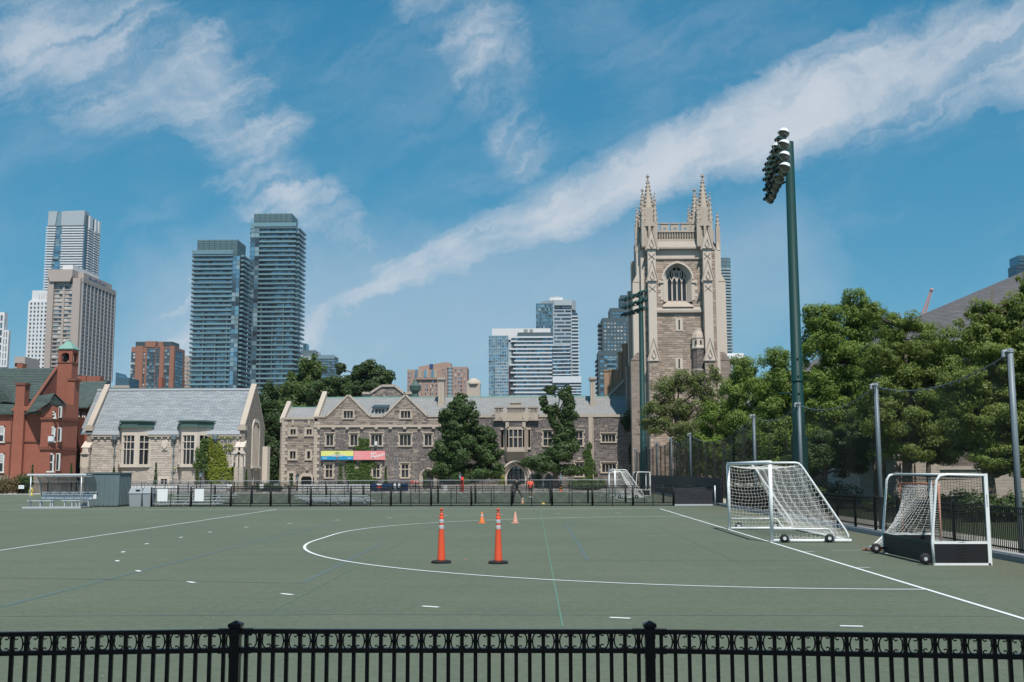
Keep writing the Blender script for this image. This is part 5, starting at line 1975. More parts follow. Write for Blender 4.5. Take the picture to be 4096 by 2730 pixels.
def sky_a():
    # white tower with small square windows
    Y = 850
    T = thing('white_office_tower', 'white tower of small square windows left of the beige hotel', 'tower', (fx(150, 1400, Y), Y, 0))
    x0, x1 = fx(112, 1350, Y), fx(200, 1350, Y)
    zt = fz(150, 1202, Y)
    MB().box(x0, x1, Y, Y + 25, 0, zt).build(T, 'core', 'white_conc')
    B = [300]
    zb = fz(150, 1500, Y)
    facade(T, 'F', Y, x0, x1, zb, zt - 2, 18, 6, 1.35, 1.6, 'white_conc', 'white_conc', [('pane_dark', 3), ('pane_blue', 1), ('grey_conc', 1)], B, .5, 0.02)
    a, b = fx(126, 1180, Y), fx(200, 1180, Y)
    up = MB().box(a, b, Y + 1, Y + 22, zt, fz(150, 1162, Y)).build(T, 'penthouse', 'white_conc')
    for i in range(5):
        u = a + (b - a) * (.4 + i * .13)
        bx(up, 'fin', u - .3, u + .3, Y + .3, Y + 1, zt - 2, zt + 6, 'white_conc')
    # beige hotel
    Y = 700
    T = thing('beige_hotel_tower', 'beige concrete tower with blank corner piers and a dark gridded side', 'tower', (fx(250, 1400, Y), Y, 0))
    x0, x1 = fx(184, 1400, Y), fx(315, 1400, Y)
    zt = fz(250, 1118, Y)
    y2 = depth_for(317, 452, Y)
    B = [300]
    MB().box(x0, x1, Y, y2, 0, zt).build(T, 'core', 'beige_conc')
    w0, w1 = fx(208, 1400, Y), fx(284, 1400, Y)
    for a, b in ((x0, w0), (w1, x1)):
        MB().box(a, b, Y - 2.2, Y, 0, zt + .5).build(T, 'corner_pier', 'beige_conc')
    zb = fz(250, 1500, Y)
    facade(T, 'F', Y, w0, w1, zb, zt - 2, 23, 4, 1.0, .5, 'beige_conc', None, [('pane_blind', 3), ('pane_dark', 3), ('pane_light', 2)], B, .4)
    mid = (w0 + w1) / 2
    bx(T, 'pier', mid - .7, mid + .7, Y - 1, Y, zb, zt, 'beige_conc')
    c0, c1, cb, ct = fx(200, 1110, Y), fx(297, 1110, Y), fz(250, 1124, Y), fz(250, 1082, Y)
    MB().prism([(c0 + 1.5, cb - 1), (c1 - 1.5, cb - 1), (c1, cb + 3), (c1, ct), (c0, ct), (c0, cb + 3)], Y - 3.2, Y + 12).build(T, 'crown_block', 'beige_conc')
    p0, p1 = fx(251, 1070, Y + 5), fx(292, 1070, Y + 5)
    MB().box(p0, p1, Y + 5, y2 - 8, ct - 1, fz(270, 1060, Y + 5)).build(T, 'penthouse', 'white_conc')
    MB().box(p1 - 2, x1 - 1.5, Y + 6, y2 - 2, zt, ct - .5).build(T, 'penthouse', 'beige_conc')
    facade(T, 'R', x1, Y + 1, y2 - .5, zb, zt - 2, 23, 9, 1.5, 1.3, 'grey_conc', 'rib', [('pane_dark', 6), ('pane_blue', 2)], B, .5, .5)
    bx(T, 'parapet', x1 - .4, x1 + .9, Y, y2, zt - 2, zt + 1.4, 'beige_conc')
    zs_ = fz(330, 1096, Y + 10)
    text(T, 'sign_lettering', 'Manulife Centre', x1 - 1.45, Y + 14, ct - 5.0, 4.6, 'sign_blue', 1.0, 0, (PI / 2, 0, PI / 2), 'LEFT', .1)
    # slender white crowned tower behind
    Y = 1110
    T = thing('crowned_glass_tower', 'tall pale glass tower with banded balconies and a white faceted crown', 'tower', (fx(260, 1000, Y), Y, 0))
    xl, xa, xb, xr = fx(186, 1000, Y), fx(223, 1000, Y), fx(244, 1000, Y), fx(335, 1000, Y)
    y2 = depth_for(337, 398, Y)
    zt, zc = fz(260, 847, Y), fz(260, 904, Y)
    zb = fz(260, 1180, Y)
    MB().box(xl + 1, xr, Y + 1, y2, 0, zc).build(T, 'core', 'pane_blue')
    cr = MB()
    cr.prism([(xl + .6, zc), (xa - 1.4, zc), (xa + .6, zt), (xl + 1, zt)], Y - 1.5, Y + 10)
    cr.build(T, 'crown_panel', 'metal_clad')
    MB().prism([(xb - .6, zc), (xr - 1, zc), (xr, zt + .8), (xb - .4, zt)], Y - 1.5, Y + 10).build(T, 'crown_panel', 'metal_clad')
    bx(T, 'crown_glass', xa - 1, xb, Y, Y + 6, zc, zt - 1, 'pane_light')
    for k, (u, v) in enumerate(((.22, .42), (.62, .72), (.84, .97))):
        bx(T, 'crown_panel', xr - 2, xr + 1.6, Y + (y2 - Y) * u, Y + (y2 - Y) * v, zc - 1, zt - 3, 'white_band')
    bx(T, 'crown_side', xr - 3, xr, Y + 2, y2, zc, zt - 3, 'slate_clad')
    n = 27
    fh = (zc - zb) / n
    B = [150]
    for i in range(n):
        z = zb + i * fh
        k = .35 + .65 * i / n
        xs = xl + (xa - xl) * (.45 + .55 * i / n)
        bx(T, 'balcony', xl - 1 - .0, xs, Y - 1.4, Y + 1, z, z + 1.5, 'white_band')
        bx(T, 'balcony', xb + .4, xr - .6, Y - 1.4, Y + 1, z, z + 1.5, 'white_band')
        for u, v in ((.2, .5), (.6, .78), (.86, 1.0)):
            bx(T, 'balcony', xr, xr + 1.5, Y + (y2 - Y) * u, Y + (y2 - Y) * v, z, z + 1.3, 'white_band')
    facade(T, 'F', Y + .9, xl, xr - .6, zb, zc, n, 9, .2, .25, None, None, [('pane_blue', 4), ('pane_dark', 2), ('pane_light', 2)], B)
    bx(T, 'side_glass', xr, xr + .2, Y + 1, y2, zb, zc, 'pane_dark')
    # slice at the picture edge
    Y = 650
    T = thing('white_edge_tower', 'white framed tower cut off by the picture edge at far left', 'tower', (fx(10, 1400, Y), Y, 0))
    x0, x1 = fx(-70, 1400, Y), fx(9, 1400, Y)
    zt = fz(10, 1250, Y)
    MB().box(x0, x1, Y, Y + 5, 0, zt).build(T, 'core', 'white_conc')
    x2 = fx(30, 1400, Y)
    MB().box(x1, x2, Y, Y + 3, 0, fz(10, 1322, Y)).build(T, 'core', 'white_conc')
    B = [60]
    facade(T, 'F', Y, x0, x1, fz(0, 1470, Y), zt - 2, 7, 5, 1.2, 1.2, 'white_conc', 'white_conc', [('pane_dark', 3), ('pane_blue', 1)], B, .5)
    facade(T, 'F', Y, x1, x2, fz(0, 1470, Y), fz(10, 1330, Y), 5, 2, 1.0, 1.0, 'white_conc', 'white_conc', [('pane_dark', 3), ('pane_blue', 1)], B, .5)
    # low beige block between
    Y = 400
    T = thing('beige_rooftop_block', 'low beige rooftop block beside the white tower', 'building', (fx(80, 1440, Y), Y, 0))
    MB().box(fx(58, 1440, Y), fx(100, 1440, Y), Y, Y + 12, 0, fz(80, 1428, Y)).build(T, 'wall', 'beige_conc')
    bx(T, 'opening', fx(60, 1455, Y), fx(92, 1455, Y), Y - .1, Y + 1, fz(80, 1466, Y), fz(80, 1453, Y), 'interior')


def sky_b():
    # brown brick apartment block
    Y = 860
    T = thing('brown_brick_block', 'brown brick apartment block with dark glass window columns', 'apartment block', (fx(620, 1450, Y), Y, 0))
    x0, x1 = fx(524, 1450, Y), fx(696, 1450, Y)
    zt = fz(600, 1389, Y)
    MB().box(x0, x1, Y, Y + 26, 0, zt).build(T, 'core', 'brown_brick')
    y2 = depth_for(696, 731, Y)
    a, b = fx(543, 1370, Y + 3), fx(690, 1370, Y + 3)
    MB().box(a, b, Y + 3, Y + 20, zt, fz(600, 1366, Y)).build(T, 'roof_house', 'dark_clad')
    bx(T, 'roof_block', fx(582, 1370, Y), fx(624, 1370, Y), Y - .4, Y + 8, zt, fz(600, 1366, Y), 'brown_brick')
    bx(T, 'roof_block', fx(632, 1370, Y), fx(652, 1370, Y), Y - .4, Y + 8, zt, fz(600, 1369, Y), 'brown_brick')
    B = [300]
    zb = fz(600, 1560, Y)
    for pa, pb, n, mats in ((524, 541, 2, [('pane_dark', 3), ('pane_blind', 1)]), (574, 580, 1, [('pane_dark', 2), ('pane_blind', 2)]), (587, 620, 3, [('pane_dark', 4), ('pane_light', 1), ('pane_blue', 2)]), (622, 638, 2, [('pane_dark', 5), ('pane_light', 1)]), (658, 678, 2, [('pane_dark', 4), ('pane_light', 2)])):
        facade(T, 'F', Y - .3, fx(pa, 1450, Y), fx(pb, 1450, Y), zb, zt - (2 if pa > 580 else 5), 12, n, .9, .25, 'slate_clad', None, mats, B, .2)
    for pa, pb in ((545, 572), (640, 656), (680, 697)):
        bx(T, 'brick_pier', fx(pa, 1450, Y), fx(pb, 1450, Y), Y - 1.2, Y, zb, zt + .8, 'brown_brick')
    facade(T, 'R', x1, Y + 3, y2 - 1, zb, zt - 3, 12, 4, .9, .3, 'slate_clad', None, [('pane_dark', 4), ('pane_blue', 1)], B, .3)
    # small curved-top glass block
    Y = 600
    T = thing('curved_glass_block', 'small dark glass block with a swooping roof edge', 'building', (fx(490, 1530, Y), Y, 0))
    pts = [at(463, 1560, Y), at(463, 1490, Y), at(470, 1502, Y), at(480, 1508, Y), at(495, 1511, Y), at(518, 1512, Y), at(518, 1560, Y)]
    MB().prism([(pts[0][0], 0)] + pts[1:-1] + [(pts[-1][0], 0)], Y, Y + 15).build(T, 'core', 'pane_blue')
    bx(T, 'base', fx(455, 1550, Y), fx(519, 1550, Y), Y - 1, Y, 0, fz(480, 1543, Y), 'beige_conc')
    for px in range(466, 518, 7):
        bx(T, 'mullion', fx(px, 1530, Y) - .12, fx(px, 1530, Y) + .12, Y - .2, Y, 0, fz(px, 1512, Y), 'slate_clad')
    # pale slab
    Y = 900
    T = thing('pale_apartment_slab', 'pale apartment slab squeezed between brick block and glass condos', 'building', (fx(745, 1500, Y), Y, 0))
    MB().box(fx(731, 1480, Y), fx(760, 1480, Y), Y, Y + 15, 0, fz(745, 1424, Y)).build(T, 'core', 'beige_conc')
    B = [30]
    facade(T, 'F', Y, fx(734, 1480, Y), fx(756, 1480, Y), fz(745, 1540, Y), fz(745, 1450, Y), 6, 2, 1.5, 1.5, 'beige_conc', 'beige_conc', [('pane_dark', 1), ('grey_conc', 1)], B)


def condo(name, label, Y, pl, pr, pback, pt, pcrown, ppl, ppr, prows, strip_px, B, pb=1560, lpad=0):
    """Glass condominium with a projecting balcony band on every floor."""
    ym = (pt + pb) / 2
    x0, x1 = fx(pl, ym, Y), fx(pr, ym, Y)
    y2 = depth_for(pr, pback, Y)
    zt, zb = fz((pl + pr) / 2, pt, Y), fz((pl + pr) / 2, pb, Y)
    T = thing(name, label, 'apartment tower', ((x0 + x1) / 2, Y, 0))
    MB().box(x0 + 1.5, x1 - 1.5, Y + 2, y2, 0, zt).build(T, 'core', 'dark_clad')
    fh = (zt - zb) / prows
    s0, s1 = fx(strip_px[0], ym, Y), fx(strip_px[1], ym, Y)
    nb = 11
    for i in range(prows + 1):
        z = zb + i * fh
        for a, b in ((x0, s0), (s1, x1)):
            if b - a < 2:
                continue
            q = bx(T, 'balcony', a, b, Y - .2, Y + 1.9, z, z + 1.15, 'teal_band')
            bx(T, 'slab', a - .1, b + .1, Y - .35, Y + 2, z - .22, z, 'slate_clad')
        bx(T, 'balcony', x1 - .2, x1 + 1.7, Y + 2.5, y2 - .5, z, z + 1.15, 'teal_band')
        bx(T, 'balcony', x0 - 1.4, x0 + .4, Y + 3, y2 - 4, z, z + 1.15, 'teal_band')
    mats = [('pane_dark', 3), ('pane_blue', 6), ('pane_light', .9)]
    facade(T, 'F', Y + 1.95, x0 + 1.4, s0, zb, zt, prows, nb, .3, .18, None, 'slate_clad', mats, B, .12)
    facade(T, 'F', Y + .1, s0, s1, zb, zt, prows, 2, .25, .15, 'slate_clad', 'slate_clad', [('pane_blue', 4), ('pane_light', 3), ('pane_dark', 2)], B, .15)
    if x1 - s1 > 2:
        facade(T, 'F', Y + 1.95, s1, x1 - 1.4, zb, zt, prows, nb, .3, .18, None, 'slate_clad', mats, B, .12)
    facade(T, 'R', x1 - 1.45, Y + 2.2, y2, zb, zt, prows, 7, .3, .2, None, None, [('pane_dark', 4), ('pane_blue', 1)], B)
    # dividing screens between flats
    for k in (.27, .52, .76):
        u = x0 + (x1 - x0) * k
        if s0 - 1 < u < s1 + 1:
            continue
        bx(T, 'screen', u - .35, u + .35, Y - .1, Y + 2, zb, zb + (zt - zb) * (.55 if k != .52 else .42), 'teal_clad')
    # roof screen and penthouse
    zc = fz(pl, pcrown[0], Y)
    bx(T, 'roof_screen', x0 - .4, s0 if s0 - x0 > x1 - s1 else x1, Y - .6, Y - .1, zt + 1.2, zc, 'teal_band')
    a, b = fx(ppl, pcrown[1], Y + 2.5), fx(ppr, pcrown[1], Y + 2.5)
    zp = fz(ppl, pcrown[1], Y + 2.5)
    ph = MB().box(a, b, Y + 2.5, y2 - 5, zt, zp).build(T, 'penthouse', 'teal_clad')
    for i in range(9):
        z = zt + (zp - zt) * (i + .5) / 9
        bx(ph, 'louvre', a - .1, b + .1, Y + 2.3, y2 - 4.9, z - .16, z + .16, 'teal_band')
    for i in range(8):
        u = a + (b - a) * i / 7
        bx(ph, 'rib', u - .15, u + .15, Y + 2.15, Y + 2.5, zt, zp + .2, 'slate_clad')
    return T


def sky_c():
    condo('glass_condo_tower', 'taller of the two blue-green glass condominium towers', 735, 995, 1178, 1211, 914, (893, 856), 1018, 1168, 35, (995, 1030), [300], 1575)
    condo('glass_condo_tower', 'shorter of the two blue-green glass condominium towers, standing in front', 690, 762, 954, 999, 1025, (1003, 961), 792, 951, 29, (924, 953), [300])
    # glass mid-rises right of the condos
    Z8 = zone(1050, 1400, 2.24)
    for nm, lb, Y, q, rows, cols, mats, bm in (('pale_glass_midrise', 'pale glass mid-rise just right of the condo towers', 800, (318, 12, 478, 300), 9, 7, [('pane_light', 3), ('pane_blue', 2), ('white_band', 1)], 'metal_clad'),
                                               ('dark_glass_midrise', 'dark blue glass mid-rise showing above the trees', 760, (500, 55, 642, 300), 9, 7, [('pane_blue', 4), ('pane_dark', 4), ('pane_light', 1)], 'slate_clad')):
        a, b, c, d = rect_at(Z8, Y, *q)
        T = thing(nm, lb, 'building', ((a + b) / 2, Y, 0))
        MB().box(a, b, Y, Y + 16, 0, d).build(T, 'core', 'slate_clad')
        facade(T, 'F', Y, a, b, c, d - 2.6, rows, cols, .8, .25, bm, None, mats, [120], .3)
        bx(T, 'parapet', a - .3, b + .3, Y - .4, Y + .2, d - 2.0, d + .6, 'pane_light')
        facade(T, 'R', b, Y, Y + 15, c, d - 2.6, rows, 5, .8, .25, 'slate_clad', None, [('pane_dark', 1)], [60], .2)
        if nm.startswith('pale'):
            bx(T, 'penthouse', a + 3, b - 8, Y + 2, Y + 12, d, d + 6, 'pane_blue')
            for i in range(rows):
                bx(T, 'balcony', b, b + 3, Y - 1, Y + 3, c + i * (d - c) / rows, c + i * (d - c) / rows + 1, 'metal_clad')


def sky_d():
    # pink brick condo
    Y = 760
    T = thing('pink_brick_condo', 'pink brick condominium with stepped terraces and blue roof panel', 'apartment block', (fx(1750, 1550, Y), Y, 0))

    def r(q):
        return rect_at(S1, Y, *q)
    B = [300]
    a, b, c, d = r((218, 918, 700, 1215))
    MB().box(a, b, Y, Y + 22, 0, d).build(T, 'core', 'pink_brick')
    a2, b2, c2, d2 = r((700, 880, 880, 1215))
    MB().box(a2, b2, Y + 1, Y + 22, 0, d2).build(T, 'core', 'pink_brick')
    pa = r((340, 838, 700, 905))
    MB().prism([(pa[0], pa[2] - 3), (pa[1], pa[2] - 3), (pa[1], pa[3]), ((pa[0] + pa[1]) / 2 + 8, pa[3] + .8), (pa[0], pa[3] - 2.4)], Y + 2, Y + 14).build(T, 'penthouse', 'pink_brick')
    q = r((463, 848, 503, 898))
    bx(T, 'blue_panel', q[0], q[1], Y + 1.6, Y + 2.2, q[2], q[3], 'sign_blue')
    pm = [('pane_dark', 3), ('pane_light', 2), ('pane_blind', 2), ('pane_blue', 2)]
    for x0, x1, z0, n, rows in ((222, 270, 945, 3, 6), (295, 330, 1030, 2, 4), (355, 385, 1030, 2, 4), (412, 452, 1030, 2, 4), (468, 510, 1030, 2, 4), (530, 552, 1030, 1, 4), (604, 644, 905, 3, 7)):
        a3, b3, c3, d3 = r((x0, z0, x1, 1215))
        facade(T, 'F', Y, a3, b3, c3, d3, rows, n, 1.2, .5, 'pink_brick', 'pink_brick', pm, B, .25)
    for x0, x1, n in ((742, 765, 1), (775, 830, 2), (845, 876, 2)):
        a3, b3, c3, d3 = r((x0, 908, x1, 1215))
        facade(T, 'F', Y + 1, a3, b3, c3, d3, 7, n, 1.2, .6, 'pink_brick', 'pink_brick', pm, B, .25)
    # round glazed corner bay
    q = r((660, 900, 720, 1215))
    cx, rr = (q[0] + q[1]) / 2, (q[1] - q[0]) / 2
    MB().lathe((cx, Y + 1, 0), [(rr, 0), (rr, q[3])], 14).build(T, 'corner_bay', 'pane_light')
    for i in range(9):
        z = q[2] + (q[3] - q[2]) * i / 8
        MB().lathe((cx, Y + 1, z), [(rr + .3, 0), (rr + .3, .9)], 14).build(T, 'bay_band', 'grey_conc')
    # sloped terrace glazing
    for i, zx in enumerate((300, 345, 400, 425, 480, 515)):
        q = r((zx, 912, zx + 30, 1000))
        MB().prism([(q[0], q[2]), (q[1], q[2]), (q[1], q[3]), (q[0] + .6, q[3])], Y - .9, Y).build(T, 'terrace_screen', 'lime_weathered' if i % 2 else 'pane_blue')
    bx(T, 'terrace_parapet', *(lambda q: (q[0], q[1], Y - 1.4, Y, q[2], q[3]))(r((292, 1005, 556, 1022))), 'pink_brick')
    bx(T, 'rooftop_rail', *(lambda q: (q[0], q[1], Y, Y + .2, q[2], q[3]))(r((222, 912, 300, 918))), 'pink_brick')
    # white balcony block with glass wing
    Y = 780
    T = thing('white_balcony_block', 'white block of long horizontal balconies with a glass wing', 'apartment block', (fx(2090, 1500, Y), Y, 0))
    a, b, c, d = r((1372, 560, 1832, 1215))
    B = [300]
    MB().box(a, b, Y, Y + 22, 0, d).build(T, 'core', 'dark_clad')
    n = 15
    fh = (d - c) / n
    facade(T, 'F', Y, a + 3, b, c, d, n, 14, .5, .2, None, 'slate_clad', [('pane_blue', 4), ('pane_light', 6), ('pane_dark', 1)], B, .15)
    for i in range(n):
        o = (0, 4, 1, 3)[i % 4] * .9
        bx(T, 'balcony', a + o - 1.5, b, Y - 1.1, Y, c + i * fh - .15, c + i * fh + .95, 'white_band')
    bx(T, 'balcony', a + 4, b, Y - 2.2, Y, d - .3, d + .9, 'white_band')
    q = r((1440, 540, 1832, 560))
    bx(T, 'top_storey', q[0], q[1], Y, Y + 18, d, d + 4, 'slate_clad')
    q = r((1155, 450, 1805, 545))
    MB().box(q[0], q[1], Y + 3, Y + 18, q[2] - 2, q[3]).build(T, 'penthouse', 'white_conc')
    for x0, x1 in ((1508, 1552), (1572, 1612)):
        w = r((x0, 458, x1, 538))
        bx(T, 'louvre', w[0], w[1], Y + 2.8, Y + 3, w[2], w[3], 'grey_conc')
    a, b, c, d = r((1120, 545, 1340, 1215))
    MB().box(a, b, Y + .5, Y + 20, 0, d).build(T, 'glass_wing', 'pane_blue')
    facade(T, 'F', Y + .5, a, b, c, d, 20, 9, .7, .2, 'pane_light', 'metal_clad', [('pane_blue', 5), ('pane_light', 2), ('pane_dark', 1)], B, .2)
    a, b, c, d = r((1190, 840, 1340, 1215))
    MB().box(a, b, Y - 2, Y + .5, 0, d).build(T, 'glass_wing', 'pane_light')
    facade(T, 'F', Y - 2, a, b, c, d, 11, 6, .7, .2, 'metal_clad', 'metal_clad', [('pane_blue', 5), ('pane_light', 2)], B, .2)
    q = r((1338, 615, 1372, 1215))
    bx(T, 'dark_shaft', q[0], q[1], Y - .2, Y + 5, 0, q[3] - 18, 'shaft')
    bx(T, 'shaft_head', q[0], q[1], Y - .3, Y + 5, q[3] - 18, q[3], 'metal_clad')
    # tall slender office/condo tower
    Y = 900
    T = thing('grid_window_tower', 'tall tower with white roof box, glass left side and dark ribbon windows', 'tower', (fx(2240, 1450, Y), Y, 0))
    B = [300]
    a, b, c, d = r((1645, 188, 1838, 700))
    MB().box(a, b, Y + 1, Y + 25, 0, d).build(T, 'glass_part', 'pane_blue')
    facade(T, 'F', Y + 1, a, b, c, d, 13, 10, .9, .2, 'teal_clad', None, [('pane_blue', 4), ('pane_dark', 3), ('pane_light', 1)], B, .2)
    a, b, c, d = r((1835, 200, 2042, 1000))
    MB().box(a, b, Y, Y + 25, 0, d).build(T, 'slab', 'metal_clad')
    n = 19
    fh = (d - c) / n
    for i in range(n):
        z = c + i * fh
        s_ = (.42, .16, .62)[i % 3]
        for u, v in ((.06, s_ - .02), (s_ + .04, .96)):
            bx(T, 'window', a + (b - a) * u, a + (b - a) * v, Y - .12, Y, z + .6, z + fh - 1.0, 'pane_dark')
    q = r((2040, 290, 2112, 1000))
    MB().box(q[0], q[1], Y + 1, Y + 20, 0, q[3]).build(T, 'east_part', 'slate_clad')
    for i in range(19):
        z = q[2] + (q[3] - q[2]) * i / 19
        bx(T, 'balcony', q[0], q[1] + .3 + (18 - i) * .07, Y + .2, Y + 2, z, z + 1.0, 'white_band')
        bx(T, 'pane', q[0] + .8, q[1] - .8, Y + .8, Y + 1, z + 1.4, z + 3.6, 'pane_dark')
    q = r((1700, 140, 2090, 205))
    MB().prism([(q[0], Y + 8), ((q[0] * .62 + q[1] * .38), Y), ((q[0] * .12 + q[1] * .88), Y), (q[1], Y + 8), (q[1], Y + 20), (q[0], Y + 20)], q[2] - 3, q[3], 'z').build(T, 'roof_screen', 'metal_clad')
    q = r((1795, 106, 1942, 145))
    MB().box(q[0], q[1], Y + 3, Y + 14, q[2] - 2, q[3]).build(T, 'roof_box', 'white_conc')
    q = r((1870, 82, 1888, 106))
    MB().tube([((q[0] + q[1]) / 2, Y + 6, q[2]), ((q[0] + q[1]) / 2, Y + 6, q[3])], .5, 6).box(q[0] - 1.5, q[1] + 1.5, Y + 5.5, Y + 6.5, q[3] - 1.2, q[3] - .4).build(T, 'mast', 'metal_clad')
    # black and white banded office
    Y = 700
    T = thing('banded_office_block', 'black glass office with thin white bands in front of the tall tower', 'building', (fx(2270, 1500, Y), Y, 0))
    B = [200]
    for q0, rows in (((1828, 645, 2028, 1010), 9), ((1828, 1010, 2145, 1215), 5)):
        a, b, c, d = r(q0)
        m = a + (b - a) * .55
        lo = q0[1] > 900
        y0 = Y - (3 if lo else 0)
        MB().box(a, b, y0 + 1, y0 + 18, 0 if lo else c - 2, d).build(T, 'core', 'dark_clad')
        facade(T, 'F', y0 + 1, a, m, c, d - (3 if lo else 0), rows, 6, .62, .2, 'white_band', None, [('pane_dark', 5), ('pane_blue', 1)], B, .35)
        facade(T, 'F', y0 + .4, m, b, c, d - (3 if lo else 0), rows, 5, .62, .2, 'white_band', None, [('pane_dark', 5), ('pane_blue', 2)], B, .35)
        if lo:
            bx(T, 'parapet', a, b, y0 - .3, y0 + 1, d - 3, d + 1.2, 'white_band')


def sky_e():
    # dark stepped condominium left of the bell tower
    Y = 740
    T = thing('dark_stepped_condo', 'dark grey stepped condominium left of the bell tower', 'apartment block', (fx(2450, 1450, Y), Y, 0))
    B = [300]

    def r(q, YY=Y):
        return rect_at(S3, YY, *q)
    for q, yo, rows, cols, mats in (((380, 232, 640, 600), 10, 7, 5, [('pane_dark', 3), ('pane_blue', 3)]), ((258, 378, 640, 620), 5, 5, 8, [('pane_blue', 4), ('pane_dark', 2), ('pane_light', 1)]),
                                    ((168, 492, 445, 880), 0, 8, 7, [('pane_light', 5), ('pane_blind', 5), ('pane_blue', 2)]), ((445, 545, 640, 880), 2, 7, 4, [('pane_dark', 3), ('pane_blue', 3), ('pane_light', 1)]),
                                    ((125, 875, 640, 1390), -2, 10, 10, [('pane_dark', 3), ('pane_blue', 4), ('pane_light', 2)])):
        a, b, c, d = r(q, Y + yo)
        MB().box(a, b, Y + yo, Y + yo + 20, 0, d).build(T, 'block', 'slate_clad')
        facade(T, 'F', Y + yo, a + 1, b, c, d - 3, rows, cols, 1.2, .9 if cols == 7 else .3, 'slate_clad', 'slate_clad', mats, B, .25)
    a, b, c, d = r((125, 875, 640, 1390), Y - 2)
    for i in range(9):
        z = c + (d - c) * i / 10
        bx(T, 'balcony', a - 1.4, a + 1, Y + 2, Y + 16, z, z + 1.1, 'slate_clad')
        bx(T, 'balcony', a + 6, a + 12, Y - 3.2, Y - 2, z, z + 1.1, 'teal_band')
        bx(T, 'balcony', b - 14, b, Y - 3.2, Y - 2, z, z + 1.1, 'teal_band')
    a, b, c, d = r((168, 492, 445, 880))
    for i in range(7):
        z = c + (d - c) * i / 7.5
        bx(T, 'balcony', a - 2.4, a + .4, Y + 1, Y + 15, z, z + 1.3, 'slate_clad')
    a, b, c, d = r((445, 545, 640, 880), Y + 2)
    for i in range(7):
        z = c + (d - c) * i / 7.6
        bx(T, 'balcony', a, b, Y + .6, Y + 2, z, z + 1.1, 'teal_band')
    # slim round-ended condo right of the bell tower
    Y = 990
    T = thing('rounded_balcony_tower', 'slim glass tower with rounded balconies right of the bell tower', 'apartment tower', (fx(2900, 1200, Y), Y, 0))
    x0, x1 = fx(2850, 1200, Y), fx(2929, 1200, Y)
    zt, zc, zb = fz(2900, 1033, Y), fz(2900, 1078, Y), fz(2900, 1430, Y)
    rr = 5.0

    def plan(g_):
        P = [(x0 - g_, Y + 16), (x0 - g_, Y - g_)]
        P += [(x1 - rr + (rr + g_) * math.sin(t), Y + rr - (rr + g_) * math.cos(t)) for t in np.linspace(0, PI / 2, 7)]
        return P + [(x1 + g_, Y + 16)]
    MB().prism(plan(-1.2), 0, zc, 'z').build(T, 'core', 'pane_dark')
    n = 29
    for i in range(n + 1):
        z = zb + (zc - zb) * i / n
        MB().prism(plan(.3), z - .25, z + 1.0, 'z').build(T, 'balcony', 'teal_pale')
    MB().prism(plan(.1), zc, zt, 'z').build(T, 'crown', 'pane_light')
    for i in range(4):
        z = zc + (zt - zc) * i / 3
        MB().prism(plan(.25), z - .2, z + .2, 'z').build(T, 'crown_rail', 'slate_clad')
    for i in range(9):
        u = x0 + (x1 - rr - x0) * i / 8
        bx(T, 'crown_mullion', u - .15, u + .15, Y - .3, Y, zc, zt, 'slate_clad')
    # white low block at its foot
    Y = 520
    T = thing('white_balcony_midrise', 'white stepped mid-rise at the foot of the round-ended tower', 'apartment block', (fx(2950, 1500, Y), Y, 0))
    B = [200]
    for q, yo, rows, cols in (((1550, 935, 1800, 1400), 0, 9, 5), ((1600, 898, 1768, 960), 4, 1, 3), ((1800, 1025, 1858, 1400), 3, 7, 2)):
        a, b, c, d = r(q, Y + yo)
        MB().box(a, b, Y + yo, Y + yo + 14, 0, d).build(T, 'block', 'white_conc')
        facade(T, 'F', Y + yo, a, b, c, d - 1, rows, cols, 1.1, .9, 'white_conc', 'white_conc', [('pane_dark', 3), ('pane_light', 2), ('pane_blind', 2)], B, .3)
    a, b, c, d = r((1572, 1000, 1668, 1400), Y)
    for i in range(8):
        z = c + (d - c) * i / 8
        bx(T, 'balcony', a, b, Y - 1.5, Y, z, z + 1.0, 'metal_clad')
    for zx in (1562, 1612, 1662):
        a, b, c, d = r((zx, 925, zx + 22, 1010), Y)
        bx(T, 'fin', a, b, Y - 1.2, Y + 1, c, d, 'white_conc')
    # far-right glass corner above the dome roof
    Y = 600
    T = thing('blue_glass_corner', 'corner of a blue glass tower above the grey dome roof', 'tower', (fx(4100, 1050, Y), Y, 0))
    MB().box(fx(4076, 1050, Y), fx(4170, 1050, Y), Y, Y + 12, 0, fz(4090, 1022, Y)).build(T, 'core', 'pane_blue')
    bx(T, 'lower_wing', fx(4064, 1090, Y), fx(4170, 1090, Y), Y - 1, Y + 10, 0, fz(4090, 1062, Y), 'pane_dark')
    for i in range(4):
        z = fz(4090, 1075 - i * 14, Y)
        bx(T, 'spandrel', fx(4064 if i < 1 else 4076, 1050, Y), fx(4170, 1050, Y), Y - 1.3, Y - .9, z, z + .5, 'slate_clad')
    # crane jib
    Y = 700
    T = thing('crane_jib', 'pinkish red crane jib leaning over the grey dome roof', 'crane', (fx(3690, 1260, Y), Y, fz(3690, 1260, Y) - 60))
    p, q = at(3686, 1290, Y), at(3727, 1160, Y)
    jb = MB()
    A, Bv = Vector((p[0], Y, p[1])), Vector((q[0], Y, q[1]))
    d = (Bv - A).normalized()
    s_ = Vector((d.z, 0, -d.x))
    for o in (-1, 1):
        jb.tube([A + s_ * o * 1.2, Bv + s_ * o * .5], .22, 5)
        jb.tube([A + s_ * o * 1.2 + Vector((0, 2, 0)), Bv + s_ * o * .5 + Vector((0, 1, 0))], .22, 5)
